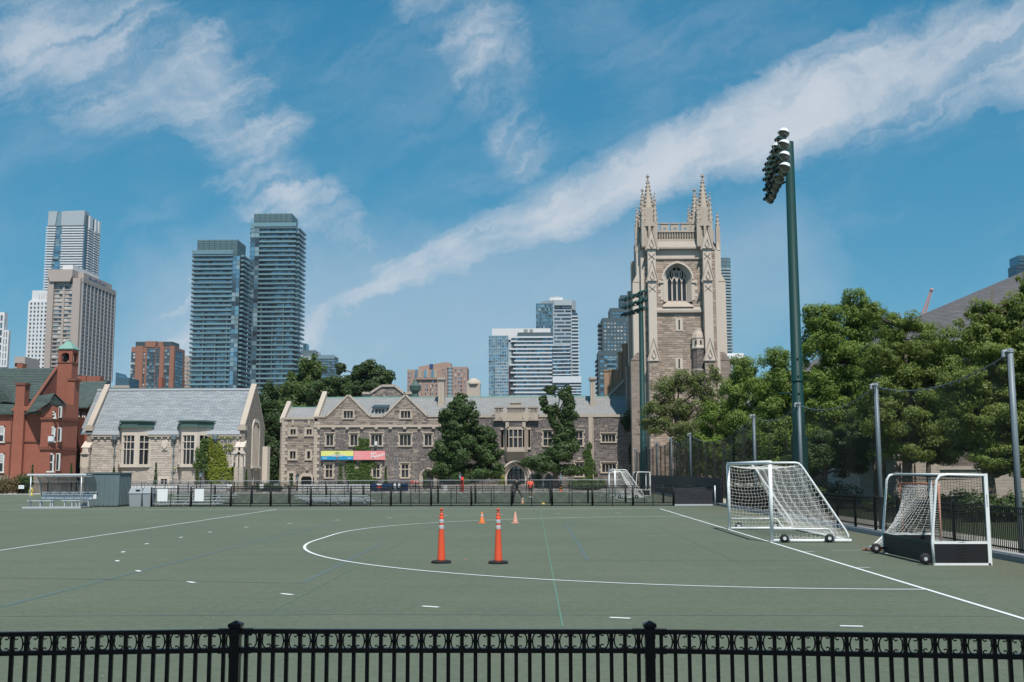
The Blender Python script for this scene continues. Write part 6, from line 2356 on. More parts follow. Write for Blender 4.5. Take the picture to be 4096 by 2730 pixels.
    for i in range(12):
        t0, t1 = i / 12, (i + 1) / 12
        w0, w1 = 1.2 - .7 * t0, 1.2 - .7 * t1
        jb.tube([A.lerp(Bv, t0) + s_ * w0, A.lerp(Bv, t1) - s_ * w1], .14, 4)
        jb.tube([A.lerp(Bv, t0) - s_ * w0, A.lerp(Bv, t1) + s_ * w1], .14, 4)
    jb.build(T, 'jib', 'crane_red')
    MB().lathe((Bv.x, Y, Bv.z), [(1.0, -.6), (1.2, 0), (.8, .8)], 6).build(T, 'jib_head', 'crane_red')
    MB().tube([A, A - d * 6, Vector((A.x - 3, Y, A.z - 60))], 1.0, 4).build(T, 'mast', 'crane_red')


K['rib'] = M('rib', (.36, .35, .35), .8, .06, .2)
K['sign_blue'] = M('sign_blue', (.02, .06, .17), .5, .05, 1)
K['shaft'] = M('shaft', (.05, .035, .045), .5, .2, .4)
K['teal_pale'] = M('teal_pale', (.36, .43, .44), .35, .06, .2, rnd=.1)
sky_a()
sky_b()
sky_c()
sky_d()
sky_e()


# ------------------------------------------------------------------ domed hall and garden walls on the right
def domed_hall():
    Y = 105
    p0, p1 = at(3660, 1272, Y), at(4096, 1098, Y)
    sl = (p1[1] - p0[1]) / (p1[0] - p0[0])
    T = thing('domed_hall', 'round hall with large grey shingled roof behind the trees', 'building', (p0[0] + 30, Y + 4, 0))
    cx = p0[0] + 38
    base = p0[1] - 6
    sl *= 1.06
    rr = 38 + 6 / sl
    MB().lathe((cx, Y + 4, 0), [(rr, base), (rr * .1, base + rr * .9 * sl)], 48).build(T, 'roof', 'shingle_grey')
    MB().lathe((cx, Y + 4, 0), [(rr - 1, 0), (rr - 1, base - .4)], 40).build(T, 'wall', 'stone_far')


domed_hall()


def low_wall_building():
    Y = 72
    T = thing('limestone_annex', 'low pale limestone annex in tree shade behind the right-hand fence', 'building', (24, Y, 0))
    for q, y in (((3440, 1835, 3500, 2000), Y), ((3500, 1835, 3760, 2000), Y + .5), ((3760, 1880, 4300, 2010), Y + 4)):
        a, b, c, d = at(q[0], 1900, y)[0], at(q[2], 1900, y)[0], 0, at(3600, q[1], y)[1]
        w = MB().box(a, b, y, y + 8, 0, d).build(T, 'wall', 'stone_side2')
        bx(w, 'coping', a - .1, b + .1, y - .12, y + 8, d, d + .25, 'limestone')
    for i in range(4):
        a = at(3540 + i * 60, 1900, Y + .5)[0]
        bx(T, 'pilaster', a, a + .35, Y + .3, Y + .5, 0, at(3600, 1850, Y)[1], 'limestone')


low_wall_building()

# ------------------------------------------------------------------ trees and climbers
def tree(name, label, base, lobes, mat, n, leaf, trunk_r, bark='bark', group=None, droop=.25, clump=.32, asp=.75, top=None, limbs=True, dens=1.0):
    """lobes: (x, y, z, rx, ry, rz, weight) in metres, absolute; leaves gather in clumps through each lobe."""
    bxp, byp = base
    T = thing(name, label, 'tree', (bxp, byp, 0), group)
    wsum = sum(l_[6] for l_ in lobes)
    zc = min(l_[2] - l_[5] * .3 for l_ in lobes)
    ztop = top or max(l_[2] for l_ in lobes)
    trunk = [(bxp, byp, -.1), (bxp + R.uniform(-.1, .1), byp, zc * .5), (bxp + R.uniform(-.2, .2), byp + R.uniform(-.2, .2), zc), (bxp + R.uniform(-.3, .3), byp, (zc + ztop) / 2), (lobes[0][0] * .5 + bxp * .5, byp, ztop)]
    MB().tube(trunk, [trunk_r * 1.25, trunk_r, trunk_r * .85, trunk_r * .5, trunk_r * .12], 9).build(T, 'trunk', bark, True)
    Q, br = [], MB()
    for (x, y, z, rx, ry, rz, w) in lobes:
        rx, ry, rz = rx * 1.2, ry * 1.2, rz * 1.2
        k = max(8, int(4.2 * n * w / wsum))
        nc = int(NP.integers(22, 30) * dens)
        v = NP.normal(0, 1, (nc, 3))
        v /= np.linalg.norm(v, axis=1, keepdims=True)
        rad = NP.uniform(.12, 1.0, (nc, 1)) ** .5
        C = np.array((x, y, z)) + v * rad * np.array((rx, ry, rz))
        cs = NP.uniform(.65, 1.35, nc) * clump
        which = NP.integers(0, nc, k)
        g_ = NP.normal(0, 1, (k, 3))
        g_ /= np.linalg.norm(g_, axis=1, keepdims=True)
        rr = NP.uniform(0, 1, (k, 1)) ** .45
        s3 = np.array((rx, ry, rz * .9))
        pos = C[which] + g_ * rr * s3 * cs[which][:, None]
        pos[:, 2] = np.maximum(pos[:, 2], .8)
        outw = (pos - np.array((x, y, z))) / np.array((rx, ry, rz))
        nrm = outw * .6 + np.array((0, -.3, .62 - droop)) + g_ * .6
        Q.append(leafquads(pos, leaf * NP.uniform(.45, 1.1, k), nrm, .5, asp))
        if limbs:
            a = Vector((bxp, byp, max(zc * .8, z - rz * 1.6)))
            m = Vector(((bxp + x) / 2 + R.uniform(-.3, .3), (byp + y) / 2, (a.z + z) / 2 - rz * .12))
            br.tube([a, m, (x, y, z)], [trunk_r * .45, trunk_r * .3, trunk_r * .14], 6)
            for i in range(min(nc, 9)):
                c = Vector(C[i])
                br.tube([(x, y, z), Vector((x, y, z)).lerp(c, .5) + Vector((0, 0, -.1 * rz)), c], [trunk_r * .14, trunk_r * .09, trunk_r * .03], 4)
    if limbs:
        br.build(T, 'branches', bark, True)
    quads(T, 'crown', np.concatenate(Q), mat)
    return T


def lob(px, py, rpx, rpz, Y, w=None, ry=None, dY=0):
    """Lobe seen centred at (px, py) with half sizes rpx, rpz on the photograph, at depth Y."""
    x, z = at(px, py, Y + dY)
    k = (Y + dY) / F
    rx, rz = rpx * k, rpz * k
    return (x, Y + dY, z, rx, ry or rx * .9, rz, w or rpx * rpz)


# maples in front of the hall
Y = 141
tree('maple_tree', 'broad dark maple left of the arched entrance', (at(1850, 1900, Y)[0], Y),
     [lob(1840, 1635, 44, 44, Y), lob(1792, 1675, 30, 38, Y), lob(1868, 1670, 36, 38, Y), lob(1815, 1735, 52, 44, Y), lob(1895, 1750, 52, 40, Y), lob(1945, 1755, 36, 34, Y), lob(1775, 1810, 40, 44, Y), lob(1850, 1815, 60, 46, Y), lob(1950, 1815, 48, 44, Y), lob(1780, 1880, 46, 34, Y), lob(1870, 1890, 66, 34, Y), lob(1965, 1875, 44, 34, Y), lob(1838, 1598, 24, 18, Y)],
     'leaf_maple', 11000, .36, .32, clump=.4)
tree('maple_tree', 'tall narrow dark tree right of the arched entrance', (at(2223, 1930, Y)[0], Y),
     [lob(2266, 1590, 24, 36, Y), lob(2270, 1650, 30, 40, Y), lob(2258, 1710, 34, 34, Y), lob(2248, 1752, 30, 24, Y), lob(2206, 1562, 20, 15, Y), lob(2172, 1605, 13, 18, Y), lob(2190, 1640, 24, 16, Y), lob(2215, 1660, 18, 40, Y), lob(2240, 1805, 52, 40, Y), lob(2295, 1780, 18, 22, Y), lob(2140, 1845, 45, 26, Y), lob(2180, 1865, 50, 26, Y), lob(2250, 1880, 42, 20, Y), lob(2300, 1885, 28, 16, Y)],
     'leaf_dark', 8000, .34, .3, clump=.42)
# behind the hall
tree('tall_broadleaf', 'tall light green tree rising behind the west end of the hall', (at(1190, 1800, 182)[0], 182),
     [lob(1215, 1500, 48, 55, 182), lob(1260, 1475, 30, 40, 182), lob(1170, 1560, 52, 50, 182), lob(1130, 1600, 44, 60, 182), lob(1220, 1590, 60, 60, 182), lob(1175, 1660, 75, 60, 182), lob(1110, 1680, 45, 60, 182), lob(1265, 1560, 36, 50, 182)],
     'leaf_mid', 7000, .5, .5, clump=.36)
tree('round_broadleaf', 'round dark tree behind the twin gables', (at(1480, 1800, 186)[0], 186),
     [lob(1475, 1490, 52, 46, 186), lob(1520, 1510, 42, 34, 186), lob(1430, 1540, 48, 42, 186), lob(1480, 1560, 60, 46, 186), lob(1385, 1570, 46, 38, 186), lob(1365, 1475, 18, 20, 186), lob(1540, 1535, 20, 14, 186)],
     'leaf_dark', 6000, .48, .45, clump=.36)
tree('filler_broadleaf', 'mid green tree between the tall light one and the round dark one', (at(1335, 1800, 178)[0], 178),
     [lob(1330, 1560, 56, 44, 178), lob(1290, 1590, 46, 44, 178), lob(1370, 1600, 50, 40, 178)], 'leaf_maple', 3200, .46, .4, clump=.38)
tree('shade_broadleaf', 'dark tree filling the gap between chapel and hall', (at(1085, 1930, 158)[0], 158),
     [lob(1075, 1600, 34, 50, 158), lob(1090, 1680, 40, 60, 158), lob(1080, 1760, 40, 50, 158), lob(1100, 1840, 32, 60, 158), lob(1075, 1890, 34, 50, 158), lob(1060, 1650, 26, 60, 158)], 'leaf_dark', 5200, .42, .35, clump=.4)
# sparse feathery tree before the tower
Y = 122
tree('feathery_tree', 'sparse feathery tree in front of the bell tower', (at(2716, 1930, Y)[0], Y),
     [lob(2650, 1560, 42, 46, Y), lob(2725, 1530, 46, 42, Y), lob(2800, 1540, 40, 42, Y), lob(2860, 1500, 26, 34, Y), lob(2620, 1640, 44, 36, Y), lob(2690, 1640, 50, 44, Y), lob(2780, 1640, 60, 46, Y), lob(2850, 1600, 40, 36, Y), lob(2640, 1710, 46, 34, Y), lob(2730, 1730, 60, 42, Y), lob(2800, 1745, 46, 40, Y), lob(2590, 1690, 26, 22, Y)],
     'leaf_feather', 5200, .3, .3, 'bark', None, .45, .42, .4)
# row of trees behind the ball-stop net, right side
tree('bushy_ash', 'light green bushy tree right of the feathery one', (at(2900, 1950, 104)[0], 104),
     [lob(2990, 1500, 62, 66, 104), lob(2930, 1580, 60, 60, 104), lob(3060, 1560, 70, 70, 104), lob(2870, 1680, 66, 66, 104), lob(2960, 1680, 80, 70, 104), lob(3060, 1680, 72, 70, 104), lob(2840, 1780, 64, 60, 104), lob(2930, 1800, 84, 60, 104), lob(3040, 1800, 80, 60, 104), lob(2990, 1880, 90, 44, 104), lob(2880, 1860, 60, 40, 104)],
     'leaf_ash', 15000, .27, .35, 'bark', None, .4, .36, .4)
tree('dense_ash', 'dense tree just left of the tall green light mast', (at(3120, 1980, 88)[0], 88),
     [lob(3110, 1440, 46, 50, 88), lob(3150, 1520, 60, 66, 88), lob(3090, 1620, 60, 70, 88), lob(3170, 1640, 70, 70, 88), lob(3110, 1740, 80, 70, 88), lob(3200, 1760, 80, 70, 88), lob(3140, 1850, 100, 50, 88)],
     'leaf_ash', 10000, .24, .3, 'bark', None, .4, .36, .4)
tree('tall_ash', 'tallest tree of the row, directly right of the light mast', (at(3430, 2000, 74)[0], 74),
     [lob(3415, 1225, 60, 56, 74), lob(3470, 1290, 70, 60, 74), lob(3300, 1280, 70, 56, 74), lob(3370, 1340, 90, 70, 74), lob(3480, 1390, 80, 70, 74), lob(3280, 1400, 70, 80, 74), lob(3380, 1450, 90, 80, 74), lob(3300, 1530, 90, 70, 74), lob(3420, 1560, 90, 70, 74), lob(3290, 1640, 90, 70, 74), lob(3400, 1680, 100, 70, 74), lob(3330, 1770, 110, 64, 74), lob(3450, 1780, 90, 60, 74), lob(3270, 1290, 30, 46, 74)],
     'leaf_ash', 20000, .22, .36, 'bark', None, .4, .34, .4)
tree('olive_ash', 'olive green tree with pale twigs in the middle of the row', (at(3640, 2020, 62)[0], 62),
     [lob(3590, 1310, 80, 60, 62), lob(3690, 1370, 90, 64, 62), lob(3540, 1420, 90, 70, 62), lob(3640, 1460, 100, 80, 62), lob(3760, 1450, 80, 70, 62), lob(3560, 1540, 100, 80, 62), lob(3680, 1580, 110, 80, 62), lob(3600, 1670, 120, 80, 62), lob(3730, 1690, 110, 70, 62), lob(3640, 1780, 130, 56, 62), lob(3500, 1250, 40, 30, 62), lob(3800, 1560, 80, 80, 62), lob(3520, 1660, 90, 70, 62), lob(3760, 1790, 100, 50, 62)],
     'leaf_ash2', 21000, .19, .3, 'bark', None, .45, .34, .4)
tree('near_ash', 'nearest tree of the row, at the right picture edge', (at(3960, 2060, 50)[0], 50),
     [lob(4040, 1250, 90, 70, 50), lob(3920, 1260, 50, 46, 50), lob(4130, 1330, 120, 90, 50), lob(3950, 1400, 100, 80, 50), lob(4060, 1460, 120, 90, 50), lob(3880, 1540, 100, 80, 50), lob(4010, 1590, 120, 90, 50), lob(4150, 1600, 120, 100, 50), lob(3900, 1690, 120, 80, 50), lob(4040, 1730, 130, 80, 50), lob(4180, 1750, 120, 80, 50), lob(3960, 1820, 120, 40, 50), lob(4110, 1160, 40, 60, 50), lob(3850, 1350, 70, 60, 50), lob(4000, 1330, 80, 60, 50), lob(3860, 1620, 90, 70, 50), lob(4080, 1850, 120, 50, 50)],
     'leaf_ash2', 24000, .17, .3, 'bark', None, .45, .33, .4)
tree('understorey_tree', 'small tree in deep shade behind the soccer goal', (at(3300, 2010, 66)[0], 66),
     [lob(3300, 1800, 90, 60, 66), lob(3220, 1850, 80, 50, 66), lob(3390, 1850, 80, 44, 66), lob(3460, 1800, 60, 40, 66)], 'leaf_maple', 6000, .2, .16, 'bark', None, .4, .36, .4)
tree('filler_ash', 'leafy tree behind the foot of the tall mast', (at(3110, 1950, 114)[0], 114),
     [lob(3010, 1590, 60, 56, 114), lob(3110, 1560, 64, 60, 114), lob(3190, 1600, 60, 60, 114), lob(3050, 1690, 70, 60, 114), lob(3160, 1700, 70, 60, 114), lob(2990, 1790, 80, 60, 114), lob(3110, 1810, 90, 60, 114), lob(2880, 1790, 70, 60, 114), lob(2800, 1830, 60, 50, 114)], 'leaf_ash', 9000, .27, .3, 'bark', None, .4, .36, .4)
for px, Yu, m, lb in ((2850, 110, 'leaf_maple', 'leafy filler added to darken the gap below the light green bushy tree'), (3060, 96, 'leaf_dark', 'dark filler added to darken the gap left of the tall mast foot'), (3500, 70, 'leaf_dark', 'dark filler added to deepen the shade below the tallest tree'), (3720, 68, 'leaf_dark', 'dark filler added to deepen the shade below the olive tree'), (3950, 60, 'leaf_maple', 'leafy filler added to darken the gap behind the nearest tree')):  # low trees added as a dark mass for the shade under the crowns
    tree('shade_filler_tree', lb, (at(px, 1950, Yu)[0], Yu), [lob(px - 70, 1790, 80, 60, Yu), lob(px + 60, 1770, 90, 60, Yu), lob(px, 1860, 110, 50, Yu), lob(px - 100, 1890, 60, 40, Yu), lob(px + 110, 1880, 60, 40, Yu)] if px < 3400 else [lob(px - 60, 1740, 90, 50, Yu), lob(px + 70, 1750, 90, 50, Yu), lob(px, 1690, 90, 50, Yu)], m, 4200, .22, .15, 'bark', None, .4, .38, .5)
# trunks of the same row seen under the crowns
# climbers on the walls
T = thing('ivy', 'green ivy climbing the hall below the pink banner', 'climber', (X5(1130), YH, 0))
ivy(T, 'leaves', [(X5(1120), H5(1080), 1.9, 1.6, 3), (X5(1150), H5(1180), 2.0, 1.2, 3), (X5(1010), H5(1020), .9, .5, .6), (X5(1200), H5(1040), .9, 1.0, 1), (X5(1240), H5(1210), 1.0, .5, .6)], YH - .05, 'leaf_ivy', 3600, .2)
T = thing('ivy', 'yellow-green ivy tuft above the pink banner', 'climber', (X5(1160), YH, H5(860)))
ivy(T, 'leaves', [(X5(1160), H5(790), .95, .95, 2), (X5(1150), H5(840), 1.2, .5, 1), (X5(1075), H5(845), .7, .25, .3)], YH - .05, 'leaf_ivy', 1300, .18)
T = thing('ivy', 'pointed ivy column right of the narrow tree', 'climber', (X6(1900, 1200), YH, 0))
ivy(T, 'leaves', [(X6(1905, 1200), H6(1200, 1900), 1.9, 1.3, 3), (X6(1885, 1080), H6(1080, 1900), 1.3, 1.6, 2.4), (X6(1875, 960), H6(960, 1900), .85, 1.4, 1.6), (X6(1880, 860), H6(870, 1900), .4, 1.2, .7), (X6(1720, 1230), H6(1230, 1900), 1.2, .6, .6), (X6(1980, 1230), H6(1230, 1900), .9, .6, .5)], YH - .05, 'leaf_ivy', 4200, .2)
T = thing('ivy', 'dark ivy hanging in the corner beside the bell tower', 'climber', (X6(2330, 600), YH, 0))
ivy(T, 'leaves', [(X6(2330, 500), H6(530, 2330), 1.7, 1.6, 2), (X6(2380, 440), H6(450, 2330), 1.2, 1.4, 1), (X6(2400, 1000), H6(1100, 2330), .9, 3.0, 1.3)], YH - .1, 'leaf_dark', 2400, .22, .6)
Yc = 130


def c4(zx, zy):
    return at(*Z4(zx, zy), Yc)


T = thing('ivy', 'yellow-green creeper spreading over the chapel wall and second bay', 'climber', (c4(1550, 1250)[0], Yc, 0))
sp = []
for zx, zy, rx, rz, w in ((1560, 1140, 3.4, 2.0, 5), (1600, 1000, 2.2, 2.0, 4), (1500, 1090, 2.6, 1.1, 2), (1320, 1060, 2.6, .5, .9), (1250, 1085, 1.5, .3, .4), (1600, 860, 1.1, 2.4, 1.6), (1560, 760, .6, 1.6, .8), (1700, 810, 2.0, .22, .4), (1690, 860, 1.6, .22, .3), (1680, 720, 1.6, .16, .25), (1760, 1100, 2.0, .7, 1), (1700, 1080, 1.5, .3, .4), (1640, 1190, 2.0, 1.2, 2)):
    x, z = c4(zx, zy)
    sp.append((x, z, rx * .75, rz * .8, w))
ivy(T, 'leaves', sp, Yc - .05, 'leaf_ivy_y', 5200, .19, .3)
T = thing('ivy', 'green creeper wrapping the right side of the second bay', 'climber', (c4(1480, 1000)[0], Yc - 1, c4(1480, 1000)[1]))
sp = [(*c4(1505, 830), .65, 1.5, 2), (*c4(1450, 950), .5, 1.6, 1.4), (*c4(1490, 1050), 1.2, .6, 1)]
ivy(T, 'leaves', sp, Yc - 1.1, 'leaf_ivy', 1500, .19, .6)

# ------------------------------------------------------------------ ornamental fence in front of the camera
def scroll_mesh():
    """One C-scroll pair clamped by a collar, centred on the origin."""
    mb = MB()
    for sx in (-1, 1):
        P = [(sx * .0265, .0225), (sx * .033, .0195), (sx * .039, .0255), (sx * .0365, .0355), (sx * .027, .0395), (sx * .0175, .034), (sx * .0115, .02), (sx * .0095, 0)]
        P = P + [(x, -z) for x, z in reversed(P[:-1])]
        mb.tube([(x * 1.62, -.012, z * 1.2) for x, z in P], .0042, 6)
    return mb


def front_fence():
    T = thing('ornamental_fence', 'black iron picket fence with scroll frieze along the foreground', 'fence', (0, 6.2, 0))
    zt = 1.365
    z2t = 1.262
    P = [(-4.06, 5.98), (-1.70, 6.2), (.635, 6.2), (3.0, 5.97), (5.3, 5.6)]
    sc = scroll_mesh()
    me = None
    col = MB()
    col.box(-.017, .017, -.02, .012, -.0075, -.0035).box(-.017, .017, -.021, .012, -.002, .002).box(-.017, .017, -.02, .012, .0035, .0075)
    k = 0
    for (xa, ya), (xb, yb) in zip(P[:-1], P[1:]):
        d = Vector((xb - xa, yb - ya))
        L = d.length
        d.normalize()
        rz = math.atan2(d.y, d.x)

        def rail(z0, z1, th):
            o = bx(T, 'rail', -.5 * L + .03, .5 * L - .03, -th / 2, th / 2, z0, z1, 'iron')
            o.location = Vector(((xa + xb) / 2, (ya + yb) / 2, (z0 + z1) / 2)) - org(T)
            o.rotation_euler.z = rz
        rail(zt - .025, zt, .036)
        rail(z2t - .026, z2t, .036)
        rail(.18, .21, .036)
        n = 30
        for i in range(n):
            t = (i + .5) / n * (L - .05) + .025
            x, y = xa + d.x * t, ya + d.y * t
            bx(T, 'picket', x - .0105, x + .0105, y - .0105, y + .0105, .12, zt - .02, 'iron', rz)
            if i % 2 == 1 or False:
                dz = R.choice((0, 0, 0, .001, -.001, .004, .007)) + (zt - .025 + z2t) / 2
                if me is None:
                    o = sc.build(None, 'scroll', 'iron', True)
                    me = o.data
                    o2 = col.build(None, 'collar', 'iron')
                    mc = o2.data
                    bpy.data.objects.remove(o)
                    bpy.data.objects.remove(o2)
                o = bpy.data.objects.new('scroll', me)
                o.location = Vector((x, y, dz)) - org(T)
                o.rotation_euler.z = rz
                adopt(o, T)
                c = bpy.data.objects.new('collar', mc)
                c.location = Vector((x, y, dz)) - org(T)
                c.rotation_euler.z = rz
                adopt(c, o)
        # brackets with bolts beside each post
        for t, s_ in ((.03, 1), (L - .03, -1)):
            for z in (zt - .0125, z2t - .013):
                x, y = xa + d.x * (t + s_ * .035), ya + d.y * (t + s_ * .035)
                br = bx(T, 'bracket', x - .03, x + .03, y - .022, y + .022, z - .016, z + .016, 'iron', rz)
                o = MB().lathe((0, 0, 0), [(.006, 0), (.006, .004), (.003, .006)], 8).build(br, 'bolt', 'galv', True)
                o.matrix_basis = Matrix.Translation(Vector((x, y - .022, z)) - org(T)) @ Matrix.Rotation(PI / 2, 4, 'X')
    for x, y in P[1:-1]:
        po = MB().box(x - .0275, x + .0275, y - .0275, y + .0275, 0, zt + .012).build(T, 'post', 'iron')
        MB().box(x - .036, x + .036, y - .036, y + .036, zt + .012, zt + .03).build(po, 'cap_rim', 'iron')
        MB().lathe((x, y, zt + .03), [(.05, 0), (.004, .017)], 4, PI / 4).build(po, 'post_cap', 'iron')
        for z in (zt - .035, z2t - .04):
            MB().box(x - .03, x + .03, y - .03, y + .03, z - .012, z + .045).build(po, 'sleeve', 'iron')


front_fence()


# ------------------------------------------------------------------ fence and ball-stop net along the right side
def side_fence():
    T = thing('side_fence', 'black picket fence on the kerb along the right sideline', 'fence', (12.0, 40, .15))
    n = 0
    rest = MB()
    y = 10.0
    for yy in np.arange(10, 69, 2.4):
        MB().box(11.97, 12.05, yy - .04, yy + .04, .15, 1.36).lathe((12.01, yy, 1.36), [(.055, 0), (.055, .02), (.01, .05)], 4, PI / 4).build(T, 'post', 'iron_dull')
    for z in (1.3, 1.16, .28):
        bx(T, 'rail', 11.99, 12.03, 10, 68.8, z - .02, z + .02, 'iron_dull')
    for yy in np.arange(10.1, 68.8, .115):
        if 22 < yy and n < 300:
            bx(T, 'picket', 12.0, 12.02, yy - .0095, yy + .0095, .2, 1.3, 'iron_dull')
            n += 1
        else:
            rest.box(12.0, 12.02, yy - .0095, yy + .0095, .2, 1.3)
    rest.build(T, 'pickets', 'iron_dull', kind='stuff')
    T = thing('screened_fence', 'long fence wrapped in black windscreen beside the second field', 'fence', (12.0, 88, .15))
    bx(T, 'windscreen', 11.98, 12.02, 70.4, 113, .17, 1.75, 'tarp')
    for yy in np.arange(70.4, 113.5, 3.0):
        MB().tube([(12.06, yy, .1), (12.06, yy, 1.85)], .035, 7).build(T, 'post', 'iron_dull')
    bx(T, 'rail', 12.03, 12.08, 70.4, 113, 1.76, 1.8, 'iron_dull')
    # low black boards behind the goal mouth
    T = thing('black_screen_panel', 'black windscreen stretch of the side fence behind the soccer goal', 'fence', (12.15, 58, .15))
    bx(T, 'windscreen', 12.1, 12.14, 54, 68.8, .2, 1.25, 'tarp')
    for yy in (54, 58.9, 63.9, 68.7):
        MB().tube([(12.18, yy, .1), (12.18, yy, 1.32)], .03, 7).build(T, 'post', 'iron_dull')


side_fence()
POLES = [(12.8, 29.1, 5.47), (12.8, 40.6, 5.48), (12.8, 52.5, 5.51), (12.8, 63.4, 5.5), (12.8, 89.5, 5.3), (12.8, 102, 5.33), (12.8, 114.2, 5.26), (12.8, 125.4, 5.18), (12.8, 138.9, 5.12)]
ordi = ['nearest', 'second', 'third', 'fourth', 'fifth', 'sixth', 'seventh', 'eighth', 'last and farthest']
for (x, y, z), w in zip(POLES, ordi):
    T = thing('net_pole', 'grey steel net pole, %s along the right-hand fence' % w, 'pole', (x, y, 0), 'ball-stop net poles')
    MB().tube([(x, y, -.1), (x, y, z)], .085, 10).build(T, 'shaft', 'galv_dark', True)
    MB().lathe((x, y, z), [(.1, -.08), (.1, .015), (.05, .03)], 10).build(T, 'cap', 'galv')
    MB().tube([(x - .09, y - .02, z - .03), (x - .2, y - .03, z - .06), (x - .2, y - .03, z - .2)], .05, 7).build(T, 'pulley', 'galv')
    MB().tube([(x - .12, y - .06, z - .2), (x - .11, y - .06, 1.2)], .012, 5).build(T, 'halyard', 'iron_dull')
for i, ((x0, y0, z0), (x1, y1, z1)) in enumerate(zip(POLES[:-1], POLES[1:])):
    T = thing('ball_stop_net', 'black ball-stop net hung between the %s and %s net poles' % (ordi[i], ordi[i + 1]), 'net', ((x0 + x1) / 2, (y0 + y1) / 2, 0), 'ball-stop nets')
    L = y1 - y0
    sag = .035 * L + .1
    tz = lambda y: z0 + (z1 - z0) * (y - y0) / L - .1 - sag * 4 * ((y - y0) / L) * (1 - (y - y0) / L)
    rp = [(x0 - .03, y, tz(y)) for y in np.linspace(y0, y1, 15)]
    MB().tube(rp, .016, 5).build(T, 'head_rope', 'galv_dark')
    mb = MB()
    sp = .075 if i < 3 else .1
    r_ = .0019 if i < 3 else .0055
    for y in np.arange(y0 + .1, y1, sp):
        u = x0 - .03 + .06 * math.sin(y * 1.7)
        mb.tube([(u, y, .4), (u + .03, y, tz(y))], r_, 3, False)
    zz = .5
    while zz < z0 - .2:
        q = [(x0 - .03 + .06 * math.sin(y * 1.7), y, min(zz, tz(y))) for y in np.linspace(y0, y1, 9)]
        mb.tube(q, r_, 3, False)
        zz += sp * 1.3
    mb.build(T, 'mesh', 'black_net', kind='stuff')
    rings = MB()
    for y in np.linspace(y0 + .3, y1 - .3, 18):
        rings.tube([(x0 - .03, y - .04, tz(y)), (x0 - .03, y, tz(y) - .1), (x0 - .03, y + .04, tz(y))], .012, 4)
    rings.build(T, 'hanging_rings', 'galv_dark', kind='stuff')


# ------------------------------------------------------------------ floodlight masts
def flood(P, pos, aim, r, white):
    """One floodlight: spun bowl, visor and lens, looking along aim."""
    q = Vector(aim).to_track_quat('Z', 'Y').to_matrix().to_4x4()
    mt = Matrix.Translation(Vector(pos) - org(P)) @ q
    o = MB().lathe((0, 0, 0), [(r * .2, -r * 1.25), (r * .45, -r * 1.15), (r * .62, -r * .8), (r * .95, -r * .25), (r, 0), (r * .97, .0)], 14).build(None, 'floodlight', 'lamp_white' if white else 'mast_green', True)
    o.parent = P
    o.matrix_basis = mt
    v = MB()
    n = 11
    A = [(r * 1.02 * math.cos(t), r * 1.02 * math.sin(t), 0) for t in np.linspace(.1, PI - .1, n)]
    B_ = [(r * 1.02 * math.cos(t), r * 1.02 * math.sin(t), r * (.25 + .75 * math.sin(t))) for t in np.linspace(.1, PI - .1, n)]
    v.add(A + B_, [(i, i + 1, n + i + 1, n + i) for i in range(n - 1)])
    for nm, mb, mm in (('visor', v, 'lamp_white' if white else 'mast_green'), ('lens', MB().lathe((0, 0, 0), [(r * .93, .001), (r * .8, r * .12), (r * .3, r * .2)], 14), 'lamp_glass')):
        c = mb.build(None, nm, mm, True)
        c.parent = o
    return o


def mast(label, base, h, r0, r1, a0, a1, rows, dz, per, r, white):
    x, y = base
    T = thing('floodlight_mast', label, 'floodlight', (x, y, 0), 'floodlight masts')
    MB().tube([(x, y, -.1), (x, y, 6.0), (x, y, 6.02), (x, y, h)], [r0 * 1.12, r0, r0 * .95, r1], 18).build(T, 'mast', 'mast_green', True)
    MB().tube([(x, y, 0), (x, y, 4.2)], r0 * 1.32, 10).build(T, 'base_casing', 'mast_green')
    MB().lathe((x, y, 7.3), [(r0 * 1.02, 0), (r0 * 1.05, .02), (r0 * 1.05, .06), (r0 * 1.0, .08)], 18).build(T, 'joint_band', 'mast_green')
    MB().box(x - r0 - .75, x - r0 - .1, y - .28, y + .05, 6.62, 6.68).tube([(x - r0, y - .1, 6.5), (x - r0 - .3, y - .1, 6.6)], .03, 5).build(T, 'side_lamp', 'mast_green')
    for k in range(4):
        MB().lathe((x - .01, y - r0 * .98, 5.6 + k * 1.0), [(.05, 0), (.05, .05)], 8).build(T, 'climbing_peg', 'mast_green')
    A, B_ = Vector(a0), Vector(a1)
    for i in range(rows):
        z = h - .35 - i * dz
        ar = MB().tube([A + Vector((0, 0, z)), B_ + Vector((0, 0, z))], .055, 6).tube([(x, y, z), A.lerp(B_, .45) + Vector((0, 0, z))], .06, 6).build(T, 'crossarm', 'mast_green')
        for k in range(per):
            t = (k + .02) / (per - .96)
            p = A.lerp(B_, t) + Vector((-.1, -.15, z + .12 + R.uniform(-.05, .05)))
            aim = (-.72 + R.uniform(-.16, .16), -.42 - .3 * (1 - t) + R.uniform(-.12, .12) if white else .1 + R.uniform(-.3, .3), -.72 + R.uniform(-.1, .1))
            flood(T, p, aim, r, white and (k == 0 or (k < 3 and R.random() < .25)))
    return T


xm, _ = at(3188, 1500, 62)
n0 = at(3146, 600, 59.6)[0]
f0 = at(3078, 700, 67.5)[0]
mast('tall dark green floodlight mast standing beside the near field', (xm, 62), 21.5, .345, .26, (n0, 59.8, 0), (f0, 67.5, 0), 4, .64, 7, .32, True)
xm2, _ = at(2570, 1600, 130)
n0 = at(2583, 1180, 127)[0]
f0 = at(2497, 1195, 133)[0]
mast('dark green floodlight mast in front of the bell tower', (xm2, 130), 23.6, .38, .27, (n0, 127, 0), (f0, 133, 0), 3, .98, 6, .34, False)


